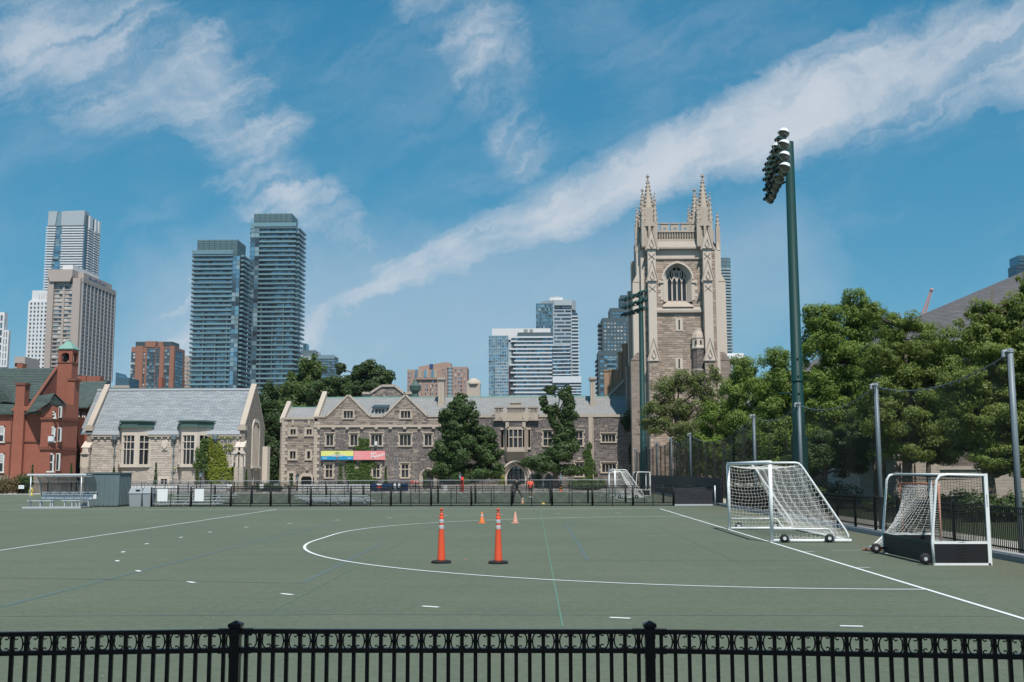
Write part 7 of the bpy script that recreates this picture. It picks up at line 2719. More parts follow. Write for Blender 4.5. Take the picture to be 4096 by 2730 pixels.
# ------------------------------------------------------------------ nets and goals
def strands(mb, P, r=.0035, step=1):
    """P: list of polylines."""
    for q in P:
        if len(q) > 1:
            mb.tube(q, r, 3, False)


def soccer_goal(label, loc, w=7.45, h=2.5, seed=3):
    T = thing('soccer_goal', label, 'goal', (0, 0, 0), 'portable soccer goals')
    rn = random.Random(seed)
    pr = .062
    d0, d1 = .9, 2.42
    for y, nm in ((0, 'post'), (w, 'post')):
        MB().tube([(0, y, 0), (0, y, h)], pr, 12).build(T, nm, 'white_paint', True)
    MB().tube([(0, -pr, h), (0, w + pr, h)], pr, 12).build(T, 'crossbar', 'white_paint', True)
    for y in (0, w):
        MB().tube([(.05, y, h - .01), (d0 - .12, y, h - .01), (d0, y, h - .03), (d0 + .1, y, h - .12), (d1 - .12, y, .38), (d1 - .04, y, .22), (d1 - .05, y, .06)], .036, 8).build(T, 'stay', 'white_paint', True)
        MB().tube([(0, y, .055), (d1 + .05, y, .055)], .055, 10).build(T, 'ground_bar', 'white_paint', True)
        MB().tube([(.05, y, .42), (1.72, y, .42), (1.8, y, .4), (1.98, y, .14), (2.1, y, .08)], .03, 8).build(T, 'low_rail', 'white_paint', True)
        s_ = -1 if y == 0 else 1
        for xw in (.36, 1.76):
            yw = y + s_ * .11
            o = MB().lathe((0, 0, 0), [(.06, -.05), (.115, -.045), (.135, -.02), (.135, .02), (.115, .045), (.06, .05)], 18).build(T, 'wheel', 'black_rubber', True)
            o.matrix_basis = Matrix.Translation((xw, yw, .135)) @ Matrix.Rotation(PI / 2, 4, 'X')
            q = MB().lathe((0, 0, 0), [(.055, -.056), (.055, .056)], 12).build(None, 'hub', 'white_band')
            q.parent = o
            bx(T, 'wheel_bracket', xw + .03, xw + .2, yw - .02, yw + .02, .12, .22, 'galv')
    MB().tube([(d1, 0, .055), (d1, w, .055)], .045, 8).build(T, 'back_bar', 'white_paint', True)

    def dmax(z):
        if z > h - .1:
            return d0
        return d0 + .1 + (d1 - d0 - .2) * (h - .12 - z) / (h - .34)
    m = .125
    for y, s_ in ((0, 1), (w, -1)):
        L = []
        sg = lambda x, z: .07 * math.sin(x * 1.9 + z) * (1 if 0.1 < z < h - .1 else 0)
        z = .06
        i = 0
        while z < h - .04:
            dm = dmax(z)
            n = max(3, int(dm / .13))
            L.append([(dm * k / n, y + s_ * sg(dm * k / n, z), z + .035 * math.sin(PI * k / n) * -1 + .02 * ((k + i) % 2) - (.0 if z < .5 else .05 * math.sin(PI * k / n))) for k in range(n + 1)])
            z += m
            i += 1
        x = m
        while x < d1 - .05:
            zt = h - .02 if x < d0 else max(.2, (h - .12) - (x - d0 - .1) / (d1 - d0 - .2) * (h - .34))
            n = max(3, int(zt / .13))
            L.append([(x + .03 * math.sin(k * 1.3 + x * 3), y + s_ * sg(x, zt * k / n), .05 + (zt - .05) * k / n) for k in range(n + 1)])
            x += m
        mb = MB()
        strands(mb, L, .0042)
        mb.build(T, 'side_net', 'white_net')
    # roof and back net in one sagging sheet
    prof = [(.03, h - .06), (.3, h - .12), (.6, h - .14), (d0, h - .1)]
    nb = 20
    for k in range(1, nb + 1):
        t = k / nb
        prof.append((d0 + .1 + (d1 - d0 - .15) * t - .22 * math.sin(PI * t) * (.5 + t * .5), (h - .12) * (1 - t) + .05 * t))
    L = []
    nw = int(w / .13)
    for j in range(nw + 1):
        y = w * j / nw
        sag = .12 * math.sin(PI * (y / w)) + .03 * math.sin(y * 5)
        L.append([(x - sag * math.sin(PI * i / (len(prof) - 1)), y, z - .5 * sag * (1 - i / len(prof))) for i, (x, z) in enumerate(prof)])
    cols = list(zip(*L))
    mb = MB()
    strands(mb, L, .0038)
    strands(mb, [list(c[::2]) for c in cols], .0038)
    fine = [[tuple((Vector(a) + Vector(b)) / 2) for a, b in zip(c0[::2], c1[::2])] for c0, c1 in zip(cols[:-1], cols[1:])]
    strands(mb, fine, .0038)
    mb.build(T, 'back_net', 'white_net')
    T.location = loc
    return T


soccer_goal('large white soccer goal on wheels standing on the near field sideline', (7.43, 34.5, 0))
soccer_goal('distant white soccer goal on the second field beyond the panel fence', (6.62, 90.6, 0), 7.3, 2.35, 9)


def hockey_goal(label, loc):
    """Mouth towards +x, stored side-on; near side panel at y = 0."""
    T = thing('hockey_goal', label, 'goal', (0, 0, 0), 'field hockey goals')
    w, h, d = 3.66, 2.16, 1.35
    for y in (0, w):
        MB().box(d - .055, d + .03, y - .03, y + .03, 0, h).build(T, 'post', 'white_paint')
        pts = [(d - .02, y, h - .04), (.42, y, h - .02), (.25, y, h - .05), (.17, y, h - .16), (.14, y, h - .4), (.02, y, .75), (0, y, .55), (.02, y, .02)]
        MB().tube(pts, .034, 8).build(T, 'stay', 'white_paint', True)
        MB().box(.03, d, y - .025, y + .025, .5, .56).build(T, 'board_rail', 'white_paint')
        MB().box(0, d, y - .03, y + .03, 0, .05).build(T, 'ground_rail', 'white_paint')
        MB().box(.04, d - .06, y - .012, y + .012, .05, .5).build(T, 'side_board', 'black_board')
    bx(T, 'crossbar', d - .05, d + .03, .03, w - .03, h - .06, h, 'white_paint')
    MB().tube([(.35, 0, h - .02), (.35, w, h - .02)], .03, 8).build(T, 'top_rail', 'white_paint', True)
    bx(T, 'back_board', .0, .03, .03, w - .03, .03, .5, 'black_board')
    bx(T, 'back_rail', -.03, .03, .03, w - .03, .5, .55, 'mast_green')
    for yw, xw in ((.02, -.18), (w - .1, -.24)):
        o = MB().lathe((0, 0, 0), [(.05, -.05), (.105, -.045), (.132, -.025), (.136, 0), (.132, .025), (.105, .045), (.05, .05)], 20).build(T, 'wheel', 'black_rubber', True)
        o.matrix_basis = Matrix.Translation((xw, yw, .15)) @ Matrix.Rotation(PI / 2, 4, 'X')
        q = MB().lathe((0, 0, 0), [(.05, -.056), (.045, .056)], 12).build(None, 'hub', 'alu')
        q.parent = o
        bx(T, 'axle_arm', xw, .03, yw - .02, yw + .02, .13, .18, 'iron_dull')
    nets = MB()
    L = []
    for y in (0, w):
        for z in np.arange(.1, h - .1, .065):
            x0 = .02 if z < .7 else .02 + (z - .7) * .1
            n = 9
            L.append([(x0 + (d - .05 - x0) * k / n, y + (.03 if y == 0 else -.03) * math.sin(k), z - .03 * math.sin(PI * k / n) - .02 * math.sin(k * 1.7 + z * 5)) for k in range(n + 1)])
        for x in np.arange(.08, d, .07):
            L.append([(x, y, .05), (x + .015, y, h * .5), (x, y, h - .06)])
    for z in np.arange(.55, h - .1, .075):
        L.append([(.03 + max(0, z - .7) * .1, w * k / 8, z - .02 * math.sin(PI * k / 8)) for k in range(9)])
    for y in np.arange(.05, w, .09):
        L.append([(.02, y, .5), (.05, y, 1.0), (.16, y, h - .2), (.34, y, h - .03), (d - .05, y, h - .1)])
    for x in np.arange(.4, d, .09):
        L.append([(x, w * k / 8, h - .05 - .12 * math.sin(PI * k / 8)) for k in range(9)])
    strands(nets, L, .0036)
    nets.build(T, 'net', 'black_net')
    for k in range(6):
        bx(T, 'maker_mark', d - .03, d - .005, -.034, -.03, h - .78 + k * .05, h - .745 + k * .05, 'print_grey')
    T.location = loc
    return T


hockey_goal('near white field hockey goal with black boards parked side-on by the fence', (9.45, 26.25, 0))
g2 = hockey_goal('distant white field hockey goal behind the panel fence', (9.0, 98.2, 0))


def lacrosse_goal():
    B_ = Vector((at(3757, 2000, 31.2)[0], 31.2, 0))
    A = Vector((at(3606, 2000, 32.6)[0], 32.6, 0))
    C = Vector((*gnd(3452, 2203), 0))
    T = thing('lacrosse_goal', 'orange lacrosse goal with thick white net behind the hockey goal', 'goal', (10, 31.3, 0))
    h = 1.86
    for p in (A, B_):
        MB().tube([(p.x, p.y, 0), (p.x, p.y, h)], .03, 8).build(T, 'post', 'orange_pipe', True)
    MB().tube([(A.x, A.y, h), (B_.x, B_.y, h)], .03, 8).build(T, 'crossbar', 'orange_pipe', True)
    for p in (A, B_):
        MB().tube([(p.x, p.y, .03), (C.x, C.y, .03)], .03, 8).build(T, 'ground_bar', 'orange_pipe', True)
    Tp = lambda u, v: None
    L = []
    n = 26

    def pt(u, v):
        """u across the mouth, v from crossbar down to the apex."""
        top = A.lerp(B_, u) + Vector((0, 0, h))
        edge = abs(2 * u - 1) ** 3
        bot = C.lerp(A if u < .5 else B_, edge)
        q = top.lerp(bot, v)
        q.z = h * (1 - v) ** (1.25)
        sg_ = .18 * math.sin(PI * v) * (1 - edge)
        q += (C - (A + B_) / 2).normalized() * -sg_
        return q
    for i in range(n + 1):
        L.append([tuple(pt(i / n, k / 16)) for k in range(17)])
    for k in range(0, 31):
        L.append([tuple(pt(i / 20, k / 30)) for i in range(21)])
    mb = MB()
    for q in L:
        mb.tube([(x + R.uniform(-.008, .008), y, max(.02, z + R.uniform(-.01, .01))) for x, y, z in q], .0075, 3, False)
    mb.build(T, 'net', 'white_net')
    MB().tube([tuple(pt(0, k / 14) + Vector((0, 0, .02))) for k in range(15)], .02, 6).build(T, 'lacing', 'white_net', True)
    MB().tube([tuple(pt(1, k / 14) + Vector((0, 0, .02))) for k in range(15)], .03, 6).build(T, 'lacing', 'white_net', True)


lacrosse_goal()

# ------------------------------------------------------------------ chain-link panel fences across the middle
def panel_proto(w, h, tarp=False):
    """Panel in local coordinates, x from 0 to w."""
    T = thing('portable_fence', 'x', 'fence')
    f = MB()
    f.tube([(.06, 0, .06), (.06, 0, h - .03), (w - .06, 0, h - .03), (w - .06, 0, .06), (.06, 0, .06)], .03, 6)
    f.build(T, 'frame', 'iron_dull', True)
    MB().tube([(w / 2, 0, .0), (w / 2, 0, h - .03)], .026, 6).build(T, 'middle_bar', 'iron_dull', True)
    MB().tube([(0, .02, 0), (0, .02, h + .07)], .045, 8).build(T, 'post', 'iron_dull', True)
    MB().tube([(.1, .02, .1), (-.02, .02, .1)], .03, 6).tube([(.1, .02, h - .2), (-.02, .02, h - .2)], .03, 6).build(T, 'clamp', 'galv_dark')
    if tarp:
        bx(T, 'windscreen', .08, w - .08, -.03, -.02, .12, h - .05, 'tarp')
        bx(T, 'loose_hem', .08, w - .02, -.06, -.02, .02, .12, 'alu')
    mb = MB()
    p = .062
    a, b, c, d = .08, w - .08, .07, h - .05
    for s_ in (1, -1):
        k = a - (d - c)
        while k < b:
            x0, z0 = (k, c) if s_ > 0 else (k, d)
            x1, z1 = k + (d - c), (d if s_ > 0 else c)
            t0 = max(0, (a - x0) / (x1 - x0))
            t1 = min(1, (b - x0) / (x1 - x0))
            if t1 > t0:
                q0 = (x0 + (x1 - x0) * t0, 0.002 * s_, z0 + (z1 - z0) * t0)
                q1 = (x0 + (x1 - x0) * t1, 0.002 * s_, z0 + (z1 - z0) * t1)
                mb.tube([q0, q1], .0058, 3, False)
            k += p * 1.414
    mb.build(T, 'chain_link', 'wire', kind='stuff')
    return T


words = ['first', 'second', 'third', 'fourth', 'fifth', 'sixth', 'seventh', 'eighth', 'ninth', 'tenth', 'eleventh', 'twelfth', 'thirteenth', 'fourteenth', 'fifteenth']
near = [604, 761, 921, 1081, 1241, 1403, 1563.5, 1725, 1885, 2048, 2207, 2369, 2533, 2696, 2856]
YN = 69.9
xs = [at(q, 2000, YN)[0] for q in near]
W1 = (xs[-1] - xs[0]) / 14
proto = panel_proto(W1, 1.2)
ptarp = panel_proto(W1, 1.2, True)
for i in range(14):
    if i == 13:
        o = ptarp
    else:
        o = proto if i == 0 else copy_tree(proto)
    o.location = (xs[0] + W1 * i, YN, 0)
    side = '%s from the grey shed' % words[i] if i < 7 else '%s from the right end' % words[13 - i]
    tag(o, ('black fence bay covered in dark windscreen, at the right end of the nearer row' if i == 13 else 'black chain-link fence bay of the nearer row, %s' % side), None, 'bays of the nearer fence row')
YF = 75.4
far = [761, 858, 1005, 1155, 1305, 1455, 1603.5, 1753, 1903, 2050, 2206, 2357.7, 2505, 2656, 2804]
x0 = at(858, 2000, YF)[0]
W2 = (at(2804, 2000, YF)[0] - x0) / 13
proto2 = panel_proto(W2, 1.25)
for i in range(14):
    o = proto2 if i == 0 else copy_tree(proto2)
    o.location = (x0 + W2 * (i - 1), YF, 0)
    side = '%s from the left end' % words[i] if i < 7 else '%s from the right end' % words[13 - i]
    tag(o, 'black chain-link fence bay of the farther row, %s' % side, None, 'bays of the farther fence row')
for i, (k, u0, u1) in enumerate(((0, .16, .42), (1, .1, .33))):
    T = thing('notice_board', 'blank white notice sheet on the %s fence panel from the shed' % ('first' if i == 0 else 'second'), 'sign', (xs[0] + W1 * (k + u0), YN - .05, .4))
    a = xs[0] + W1 * k
    MB().box(a + W1 * u0, a + W1 * u1, YN - .06, YN - .05, .36, 1.14).build(T, 'sheet', 'print_white')
    MB().box(a + W1 * u0, a + W1 * u1, YN - .055, YN - .04, 1.12, 1.16).build(T, 'top_strip', 'alu')
T = thing('corner_gate', 'black gate leaf between the screened panel and the side fence', 'gate', (11.5, 69.8, 0))
MB().tube([(11.45, 69.6, 0), (11.45, 69.6, 1.3)], .045, 8).build(T, 'post', 'alu', True)
for k in range(5):
    MB().tube([(11.5 + k * .1, 69.75, .1), (11.5 + k * .1, 69.75, 1.2)], .012, 5).build(T, 'bar', 'iron_dull')
MB().tube([(11.45, 69.75, 1.2), (11.95, 69.75, 1.2)], .02, 6).tube([(11.45, 69.75, .1), (11.95, 69.75, .1)], .02, 6).build(T, 'rails', 'iron_dull')


# ------------------------------------------------------------------ dugout, shed, bins, bleachers
def dugout():
    Y0 = 67.4
    x0, x1 = at(88, 2036, Y0)[0], at(322, 2034, Y0)[0]
    T = thing('team_shelter', 'clear curved team shelter with benches beside the grey shed', 'shelter', ((x0 + x1) / 2, Y0 + 1, 0))
    bx(T, 'base_frame', x0, x1, Y0, Y0 + .1, 0, .11, 'alu')
    bx(T, 'deck', x0 + .1, x1, Y0 + .1, Y0 + 2.1, .02, .09, 'concrete_grey')
    zt = 2.07
    prof = [(Y0 + .35, zt), (Y0 + .9, zt + .02), (Y0 + 1.35, zt - .15), (Y0 + 1.7, zt - .5), (Y0 + 1.88, zt - 1.0), (Y0 + 1.95, .75)]
    xa, xb = x0 + .3, x1 + .25
    rf = MB()
    v = []
    for y, z in prof:
        v += [(xa, y, z), (xb, y, z)]
    rf.add(v, [(2 * i, 2 * i + 1, 2 * i + 3, 2 * i + 2) for i in range(len(prof) - 1)])
    rf.build(T, 'canopy', 'clear', True)
    bx(T, 'roof_edge', xa - .2, xb - .1, Y0 + .25, Y0 + .4, zt - .02, zt + .08, 'white_band')
    bx(T, 'roof_rail', xa, xb, Y0 + 1.0, Y0 + 1.06, zt - .12, zt - .06, 'alu')
    bx(T, 'mid_rail', xa, xb, Y0 + 1.88, Y0 + 1.93, .92, 1.0, 'alu')
    for k in range(7):
        x = xa + (xb - xa) * k / 6
        MB().tube([(x, y - .02, z) for y, z in prof], .035, 6).build(T, 'rib', 'galv', True)
    for x in (xa + .02, x1 - .15):
        MB().tube([(x, Y0 + .32, .05), (x, Y0 + .32, zt)], .035, 7).build(T, 'post', 'alu', True)
    bd = bx(T, 'sponsor_board', xa + .1, xb, Y0 + 1.75, Y0 + 1.79, .55, .84, 'print_white')
    rows = MB()
    for r_, (u0, u1) in enumerate(((.1, .88), (.3, .72))):
        u = u0
        while u < u1:
            L = R.uniform(.025, .06)
            rows.box(xa + (xb - xa) * u, xa + (xb - xa) * (u + L), Y0 + 1.744, Y0 + 1.749, .73 - r_ * .09, .755 - r_ * .09)
            u += L + .014
    rows.build(bd, 'lettering', 'print_grey', kind='stuff')
    for (a, b, y, z, nm) in ((xa + .1, xb - .1, Y0 + 1.2, .52, 'long_bench'), (x0 + .05, x0 + 1.75, Y0 + .45, .44, 'front_bench'), (x0 + 2.25, x1 - .1, Y0 + .45, .44, 'front_bench')):
        bn = bx(T, nm, a, b, y, y + .26, z, z + .05, 'alu')
        n = 3 if nm == 'front_bench' else 5
        for k in range(n):
            x = a + .2 + (b - a - .4) * k / (n - 1)
            bx(bn, 'leg', x - .03, x + .03, y + .05, y + .2, .09, z, 'alu')


dugout()


def shed():
    Y0 = 70.3
    a, b = at(335, 2000, Y0)[0], at(473, 2000, Y0)[0]
    Y1 = depth_for(475, 525, Y0)
    Y1 = min(Y1, 73.2)
    T = thing('steel_shed', 'corrugated grey steel storage shed next to the team shelter', 'shed', ((a + b) / 2, Y0 + 1, 0))
    z = 2.15
    w = MB().box(a, b, Y0, Y1, .06, z).build(T, 'body', 'shed_grey')
    n = 7
    for k in range(n + 1):
        x = a + (b - a) * k / n
        bx(w, 'rib', x - .035, x + .035, Y0 - .03, Y0, .12, z - .1, 'shed_grey')
    for k in range(9):
        y = Y0 + (Y1 - Y0) * (k + .5) / 9
        bx(w, 'rib', b, b + .03, y - .035, y + .035, .12, z - .1, 'shed_grey')
    MB().box(a - .05, b + .05, Y0 - .06, Y1 + .05, z, z + .06).build(T, 'roof', 'galv_dark')
    bx(T, 'skid', a - .1, b + .05, Y0 - .02, Y1, 0, .06, 'iron_dull')


K['shed_grey'] = M('shed_grey', (.15, .2, .21), .5, .16, 2.2, metal=.1, dark=((.28, .33, .34), .62, .6))
shed()
T = thing('grounded_sign', 'curved grey fairing between the team shelter and the shed', 'panel', (at(330, 2030, 69)[0], 69, 0))
MB().prism([(at(320, 2030, 69)[0], 0), (at(350, 2030, 69)[0], 0), (at(350, 2030, 69)[0], .75), (at(338, 2030, 69)[0], .5)], 69, 69.05).build(T, 'plate', 'metal_clad')
for i, (p0, p1) in enumerate(((516, 566), (570, 612))):
    Y0 = 70.9 + i * .15
    a, b = at(p0, 2000, Y0)[0], at(p1, 2000, Y0)[0]
    T = thing('recycling_bin', 'grey recycling bin %s' % ('right beside the steel shed' if i == 0 else 'partly behind the first fence post'), 'bin', ((a + b) / 2, Y0 + .3, 0), 'recycling bins')
    MB().hull8([(a + .05, Y0, 0), (b - .05, Y0, 0), (b - .05, Y0 + .5, 0), (a + .05, Y0 + .5, 0)], [(a, Y0 - .05, .85), (b, Y0 - .05, .85), (b, Y0 + .55, .85), (a, Y0 + .55, .85)]).build(T, 'body', 'bin_grey')
    hd = MB().hull8([(a - .03, Y0 - .08, .85), (b + .03, Y0 - .08, .85), (b + .03, Y0 + .58, .85), (a - .03, Y0 + .58, .85)], [(a + .05, Y0 + .1, 1.2), (b - .05, Y0 + .1, 1.2), (b - .05, Y0 + .5, 1.2), (a + .05, Y0 + .5, 1.2)]).build(T, 'hood', 'bin_grey')
    o = MB().lathe((0, 0, 0), [(.09, 0), (.09, .04)], 14).build(hd, 'round_slot', 'sign_blue' if i == 0 else 'interior')
    o.matrix_basis = Matrix.Translation(Vector((a + .2, Y0 + .03, 1.02)) - org(T)) @ Matrix.Rotation(PI / 2 - .45, 4, 'X')
    if i == 0:
        bx(hd, 'square_slot', b - .4, b - .12, Y0 - .02, Y0 + .08, .95, 1.1, 'interior')


def bleacher(label, x0, x1, Y0, zs, dY, ends, back=False):
    T = thing('bleacher', label, 'bleacher', ((x0 + x1) / 2, Y0, 0), 'aluminium bleachers')
    n = len(zs)
    for k, z in enumerate(zs):
        e0, e1 = ends[k]
        y = Y0 + dY * k
        bx(T, 'seat_plank', x0 + e0, x1 + e1, y, y + .24, z, z + .045, 'alu')
        if k:
            bx(T, 'foot_plank', x0 + e0 + .1, x1 + e1 - .1, y - .26, y - .05, max(z - .16, .06), max(z - .16, .06) + .03, 'alu')
    for u in (.12, .5, .88):
        x = x0 + (x1 - x0) * u
        f = MB()
        f.tube([(x, Y0 - .05, .05), (x, Y0 + dY * (n - 1) + .2, .05)], .03, 6)
        for k, z in enumerate(zs):
            f.tube([(x, Y0 + dY * k + .12, .05), (x, Y0 + dY * k + .12, z)], .028, 6)
        f.tube([(x, Y0, .08), (x, Y0 + dY * (n - 1) + .1, zs[-1])] if not dY < 0 else [(x, Y0, .08), (x, Y0 + dY * (n - 1), zs[-1])], .025, 6)
        f.build(T, 'frame', 'alu')
    MB().tube([(x0 + .6, Y0 + dY * (n - 1) + .1, .1), (x1 - .6, Y0 + dY * (n - 1) + .1, zs[-1] - .1)], .02, 5).build(T, 'cross_brace', 'alu')


xa, xb = at(590, 2010, 71.2)[0], at(880, 2010, 71.2)[0]
bleacher('low aluminium bleacher behind the two white notice sheets', xa, xb, 71.2, [.13, .31, .49, .66], .62, [(0, 0), (1.0, .15), (1.05, .35), (1.1, .6)])
xa, xb = at(1222, 2000, 74)[0], at(1500, 2000, 74)[0]
bleacher('low aluminium bleacher seen from behind, under the coloured banners', xa, xb, 73.9, [.24, .36, .49, .62], -.5, [(0, 0), (-.12, -.08), (-.25, -.12), (-.4, -.26)])


# ------------------------------------------------------------------ far kerb fence, walls, signs
def far_fence():
    T = thing('far_picket_fence', 'black picket fence along the far edge of the second field', 'fence', (-24, 118, 0))
    A, B_ = Vector((-75, 110.2)), Vector((11.5, 119.3))
    d = B_ - A
    L = d.length
    d.normalize()
    mb = MB()
    for t in np.arange(0, L, .14):
        p = A + d * t
        mb.box(p.x - .012, p.x + .012, p.y - .012, p.y + .012, .05, 1.12)
    mb.build(T, 'pickets', 'iron_dull', kind='stuff')
    for z in (1.08, .95, .15):
        MB().tube([(A.x, A.y, z), (B_.x, B_.y, z)], .022, 5).build(T, 'rail', 'iron_dull')
    for t in np.arange(0, L, 2.4):
        p = A + d * t
        MB().tube([(p.x, p.y, 0), (p.x, p.y, 1.2)], .04, 6).build(T, 'post', 'iron_dull')
    T = thing('galvanised_fence', 'silver pipe-framed chain-link fence behind the far picket fence', 'fence', (-24, 120, 0))
    A, B_ = Vector((-75, 111.2)), Vector((9.5, 120.0))
    zt = 1.28
    MB().tube([(A.x, A.y, zt), (B_.x, B_.y, zt)], .03, 6).build(T, 'top_rail', 'galv')
    for t in np.arange(0, (B_ - A).length, 3.05):
        p = A + d * t
        MB().tube([(p.x, p.y, 0), (p.x, p.y, zt)], .03, 6).build(T, 'post', 'galv')
    lk = MB()
    for t in np.arange(0, (B_ - A).length, .35):
        p, q = A + d * t, A + d * (t + zt)
        lk.tube([(p.x, p.y, 0), (q.x, q.y, zt)], .008, 3, False)
        lk.tube([(q.x, q.y, 0), (p.x, p.y, zt)], .008, 3, False)
    lk.build(T, 'chain_link', 'galv_dark', kind='stuff')
    for nm, lb, p0, p1, pt_, Y in (('white_wall', 'low white wall in front of the chapel', 470, 905, 1941, 124), ('white_wall', 'low white wall below the coloured banners', 1192, 1490, 1943, 126), ('stone_wall', 'low pale stone wall left of the arched entrance', 1765, 2110, 1944, 127)):
        a, b = at(p0, 1950, Y)[0], at(p1, 1950, Y)[0]
        T = thing(nm, lb, 'wall', ((a + b) / 2, Y, 0))
        h = at(p0, pt_, Y)[1]
        MB().box(a, b, Y, Y + .4, -.02, h).build(T, 'body', 'white_conc' if nm[0] == 'w' else 'concrete')
        bx(T, 'coping', a - .05, b + .05, Y - .06, Y + .46, h, h + .1, 'white_conc' if nm[0] == 'w' else 'limestone')
        for k in range(int((b - a) / 2.2)):
            bx(T, 'joint', a + 2.2 * (k + 1) - .015, a + 2.2 * (k + 1) + .015, Y - .012, Y, 0, h, 'grey_conc')


far_fence()
# coloured banners on the hall
yb = YH - .55
a, b, c, d = rect_at(Z5, yb, 667, 868, 1034, 970)
T = thing('event_banner', 'lime and blue banner on the hall wall reading WE\'RE OPEN!', 'banner', ((a + b) / 2, yb, c))
zm = c + (d - c) * .42
MB().box(a, b, yb, yb + .04, zm, d).build(T, 'upper_field', 'banner_lime')
MB().box(a, b, yb, yb + .04, c, zm).build(T, 'lower_field', 'banner_blue')
xm = a + (b - a) * .505
r_ = (d - c) * .31
MB().prism([(xm + r_ * math.cos(t), c + (d - c) * .62 + r_ * .95 * math.sin(t)) for t in np.linspace(0, 2 * PI, 20)[:-1]], yb - .012, yb - .002).build(T, 'printed_globe', 'print_olive')
MB().prism([(xm - r_ * .55, c + (d - c) * .3), (xm - r_ * .4, c + .03), (xm + r_ * .4, c + .03), (xm + r_ * .6, c + (d - c) * .36)], yb - .012, yb - .002).build(T, 'printed_foot', 'print_slate')
text(T, 'lettering', "WE'RE OPEN!", xm, yb - .02, c + (d - c) * .44, (d - c) * .27, 'print_white', 1.15, 0, (PI / 2, 0, 0), 'CENTER', .01)
for u, L in ((.05, .14), (.83, .11)):
    bx(T, 'sponsor_mark', a + (b - a) * u, a + (b - a) * (u + L), yb - .012, yb - .002, c + (d - c) * .17, c + (d - c) * .22, 'print_white')
bx(T, 'small_print', a + (b - a) * .345, a + (b - a) * .65, yb - .014, yb - .004, c + (d - c) * .375, c + (d - c) * .4, 'print_white')
a, b, c, d = rect_at(Z5, yb, 1036, 868, 1398, 970)
T = thing('museum_banner', 'pink banner on the hall wall reading Art Museum', 'banner', ((a + b) / 2, yb, c))
MB().box(a, b, yb, yb + .04, c, d).build(T, 'field', 'banner_pink')
sz = (d - c) * .46
text(T, 'lettering', 'Art', a + (b - a) * .555, yb - .012, c + (d - c) * .5, sz, 'print_white', 1.0, 0, (PI / 2, -.27, 0), 'LEFT', .008)
text(T, 'lettering', 'Museum', a + (b - a) * .57, yb - .012, c + (d - c) * .12, sz, 'print_white', 1.0, 0, (PI / 2, -.27, 0), 'LEFT', .008)
for k, (z, L) in enumerate(((.78, .12), (.7, .2), (.5, .28), (.41, .31), (.21, .23))):
    bx(T, 'small_print', a + (b - a) * .045, a + (b - a) * (.045 + L), yb - .008, yb - .001, c + (d - c) * z, c + (d - c) * (z + .035), 'print_rose')
K2 = None
Yb = 121.0
a, b = at(1480, 1950, Yb)[0], at(1632, 1950, Yb)[0]
zc, zd = at(1550, 1966, Yb)[1], at(1550, 1934, Yb)[1]
T = thing('team_banner', 'navy banner with a big white T and red leaf on the far fence', 'banner', ((a + b) / 2, Yb, 0))
Yb -= 4.2
k = Yb / (Yb + 4.2)
a, b = at(1480, 1950, Yb)[0], at(1632, 1950, Yb)[0]
zc, zd = at(1550, 1966, Yb)[1], at(1550, 1934, Yb)[1]
MB().box(a, b, Yb, Yb + .05, zc, zd).build(T, 'field', 'navy')
text(T, 'letter_t', 'T', a + (b - a) * .245, Yb - .02, zc + .16, .92, 'print_white', 1.0, 0, (PI / 2, 0, 0), 'CENTER', .012)
xl = a + (b - a) * .245
MB().prism([(xl, zc + .18), (xl - .22, zc + .38), (xl - .28, zc + .56), (xl - .12, zc + .52), (xl, zc + .66), (xl + .12, zc + .52), (xl + .28, zc + .56), (xl + .22, zc + .38)], Yb - .045, Yb - .035).build(T, 'red_leaf', 'red_print')
xl = a + (b - a) * .69
MB().prism([(xl - .3, zc + .38), (xl - .3, zc + .85), (xl - .1, zc + .9), (xl, zc + .6), (xl - .02, zc + .38)], Yb - .02, Yb - .01).prism([(xl + .18, zc + .3), (xl + .22, zc + .85), (xl + .42, zc + .88), (xl + .46, zc + .6), (xl + .36, zc + .3)], Yb - .02, Yb - .01).build(T, 'crest_mark', 'print_white')
bx(T, 'small_print', xl - .3, xl + .05, Yb - .02, Yb - .01, zc + .2, zc + .26, 'print_white')
Yb = 120.6
a, b, c, d = at(1644, 1930, Yb)[0], at(1674, 1930, Yb)[0], at(1650, 1935, Yb)[1], at(1650, 1924, Yb)[1]
T = thing('red_sign', 'small red sign above the far fence near the arched door', 'sign', ((a + b) / 2, Yb, 0))
MB().box(a, b, Yb, Yb + .04, c, d).build(T, 'plate', 'red_print')
for k in range(7):
    bx(T, 'lettering', a + .32 + k * .07, a + .37 + k * .07, Yb - .012, Yb - .002, c + .08 + k * .012, c + .2 + k * .012 + (.05 if k < 2 else 0), 'print_white')
for u in (a + .08, b - .08):
    MB().tube([(u, Yb + .06, 0), (u, Yb + .06, c)], .025, 5).build(T, 'stake', 'galv')
for i, (p0, p1, q0, q1, lb) in enumerate(((907, 927, 1938, 1954, 'white notice on the far fence right of the chapel creeper'), (1039, 1054, 1936, 1954, 'narrow white notice on the far fence beside the dark hedge gap'), (1774, 1788, 1943, 1962, 'white poster on the far fence left of the red post'), (74, 96, 1942, 1956, 'white notice hung on the far fence by the hydrant'))):
    Yb = 110.6 if i == 3 else 115.5
    a, b, c, d = at(p0, q0, Yb)[0], at(p1, q0, Yb)[0], at(p0, q1, Yb)[1], at(p0, q0, Yb)[1]
    T = thing('fence_notice', lb, 'sign', ((a + b) / 2, Yb, c))
    MB().box(a, b, Yb, Yb + .03, c, d).build(T, 'plate', 'print_white')
    bx(T, 'print', a + .08, b - .08, Yb - .006, Yb, c + (d - c) * .45, c + (d - c) * .6, 'print_grey' if i != 0 else 'print_white')
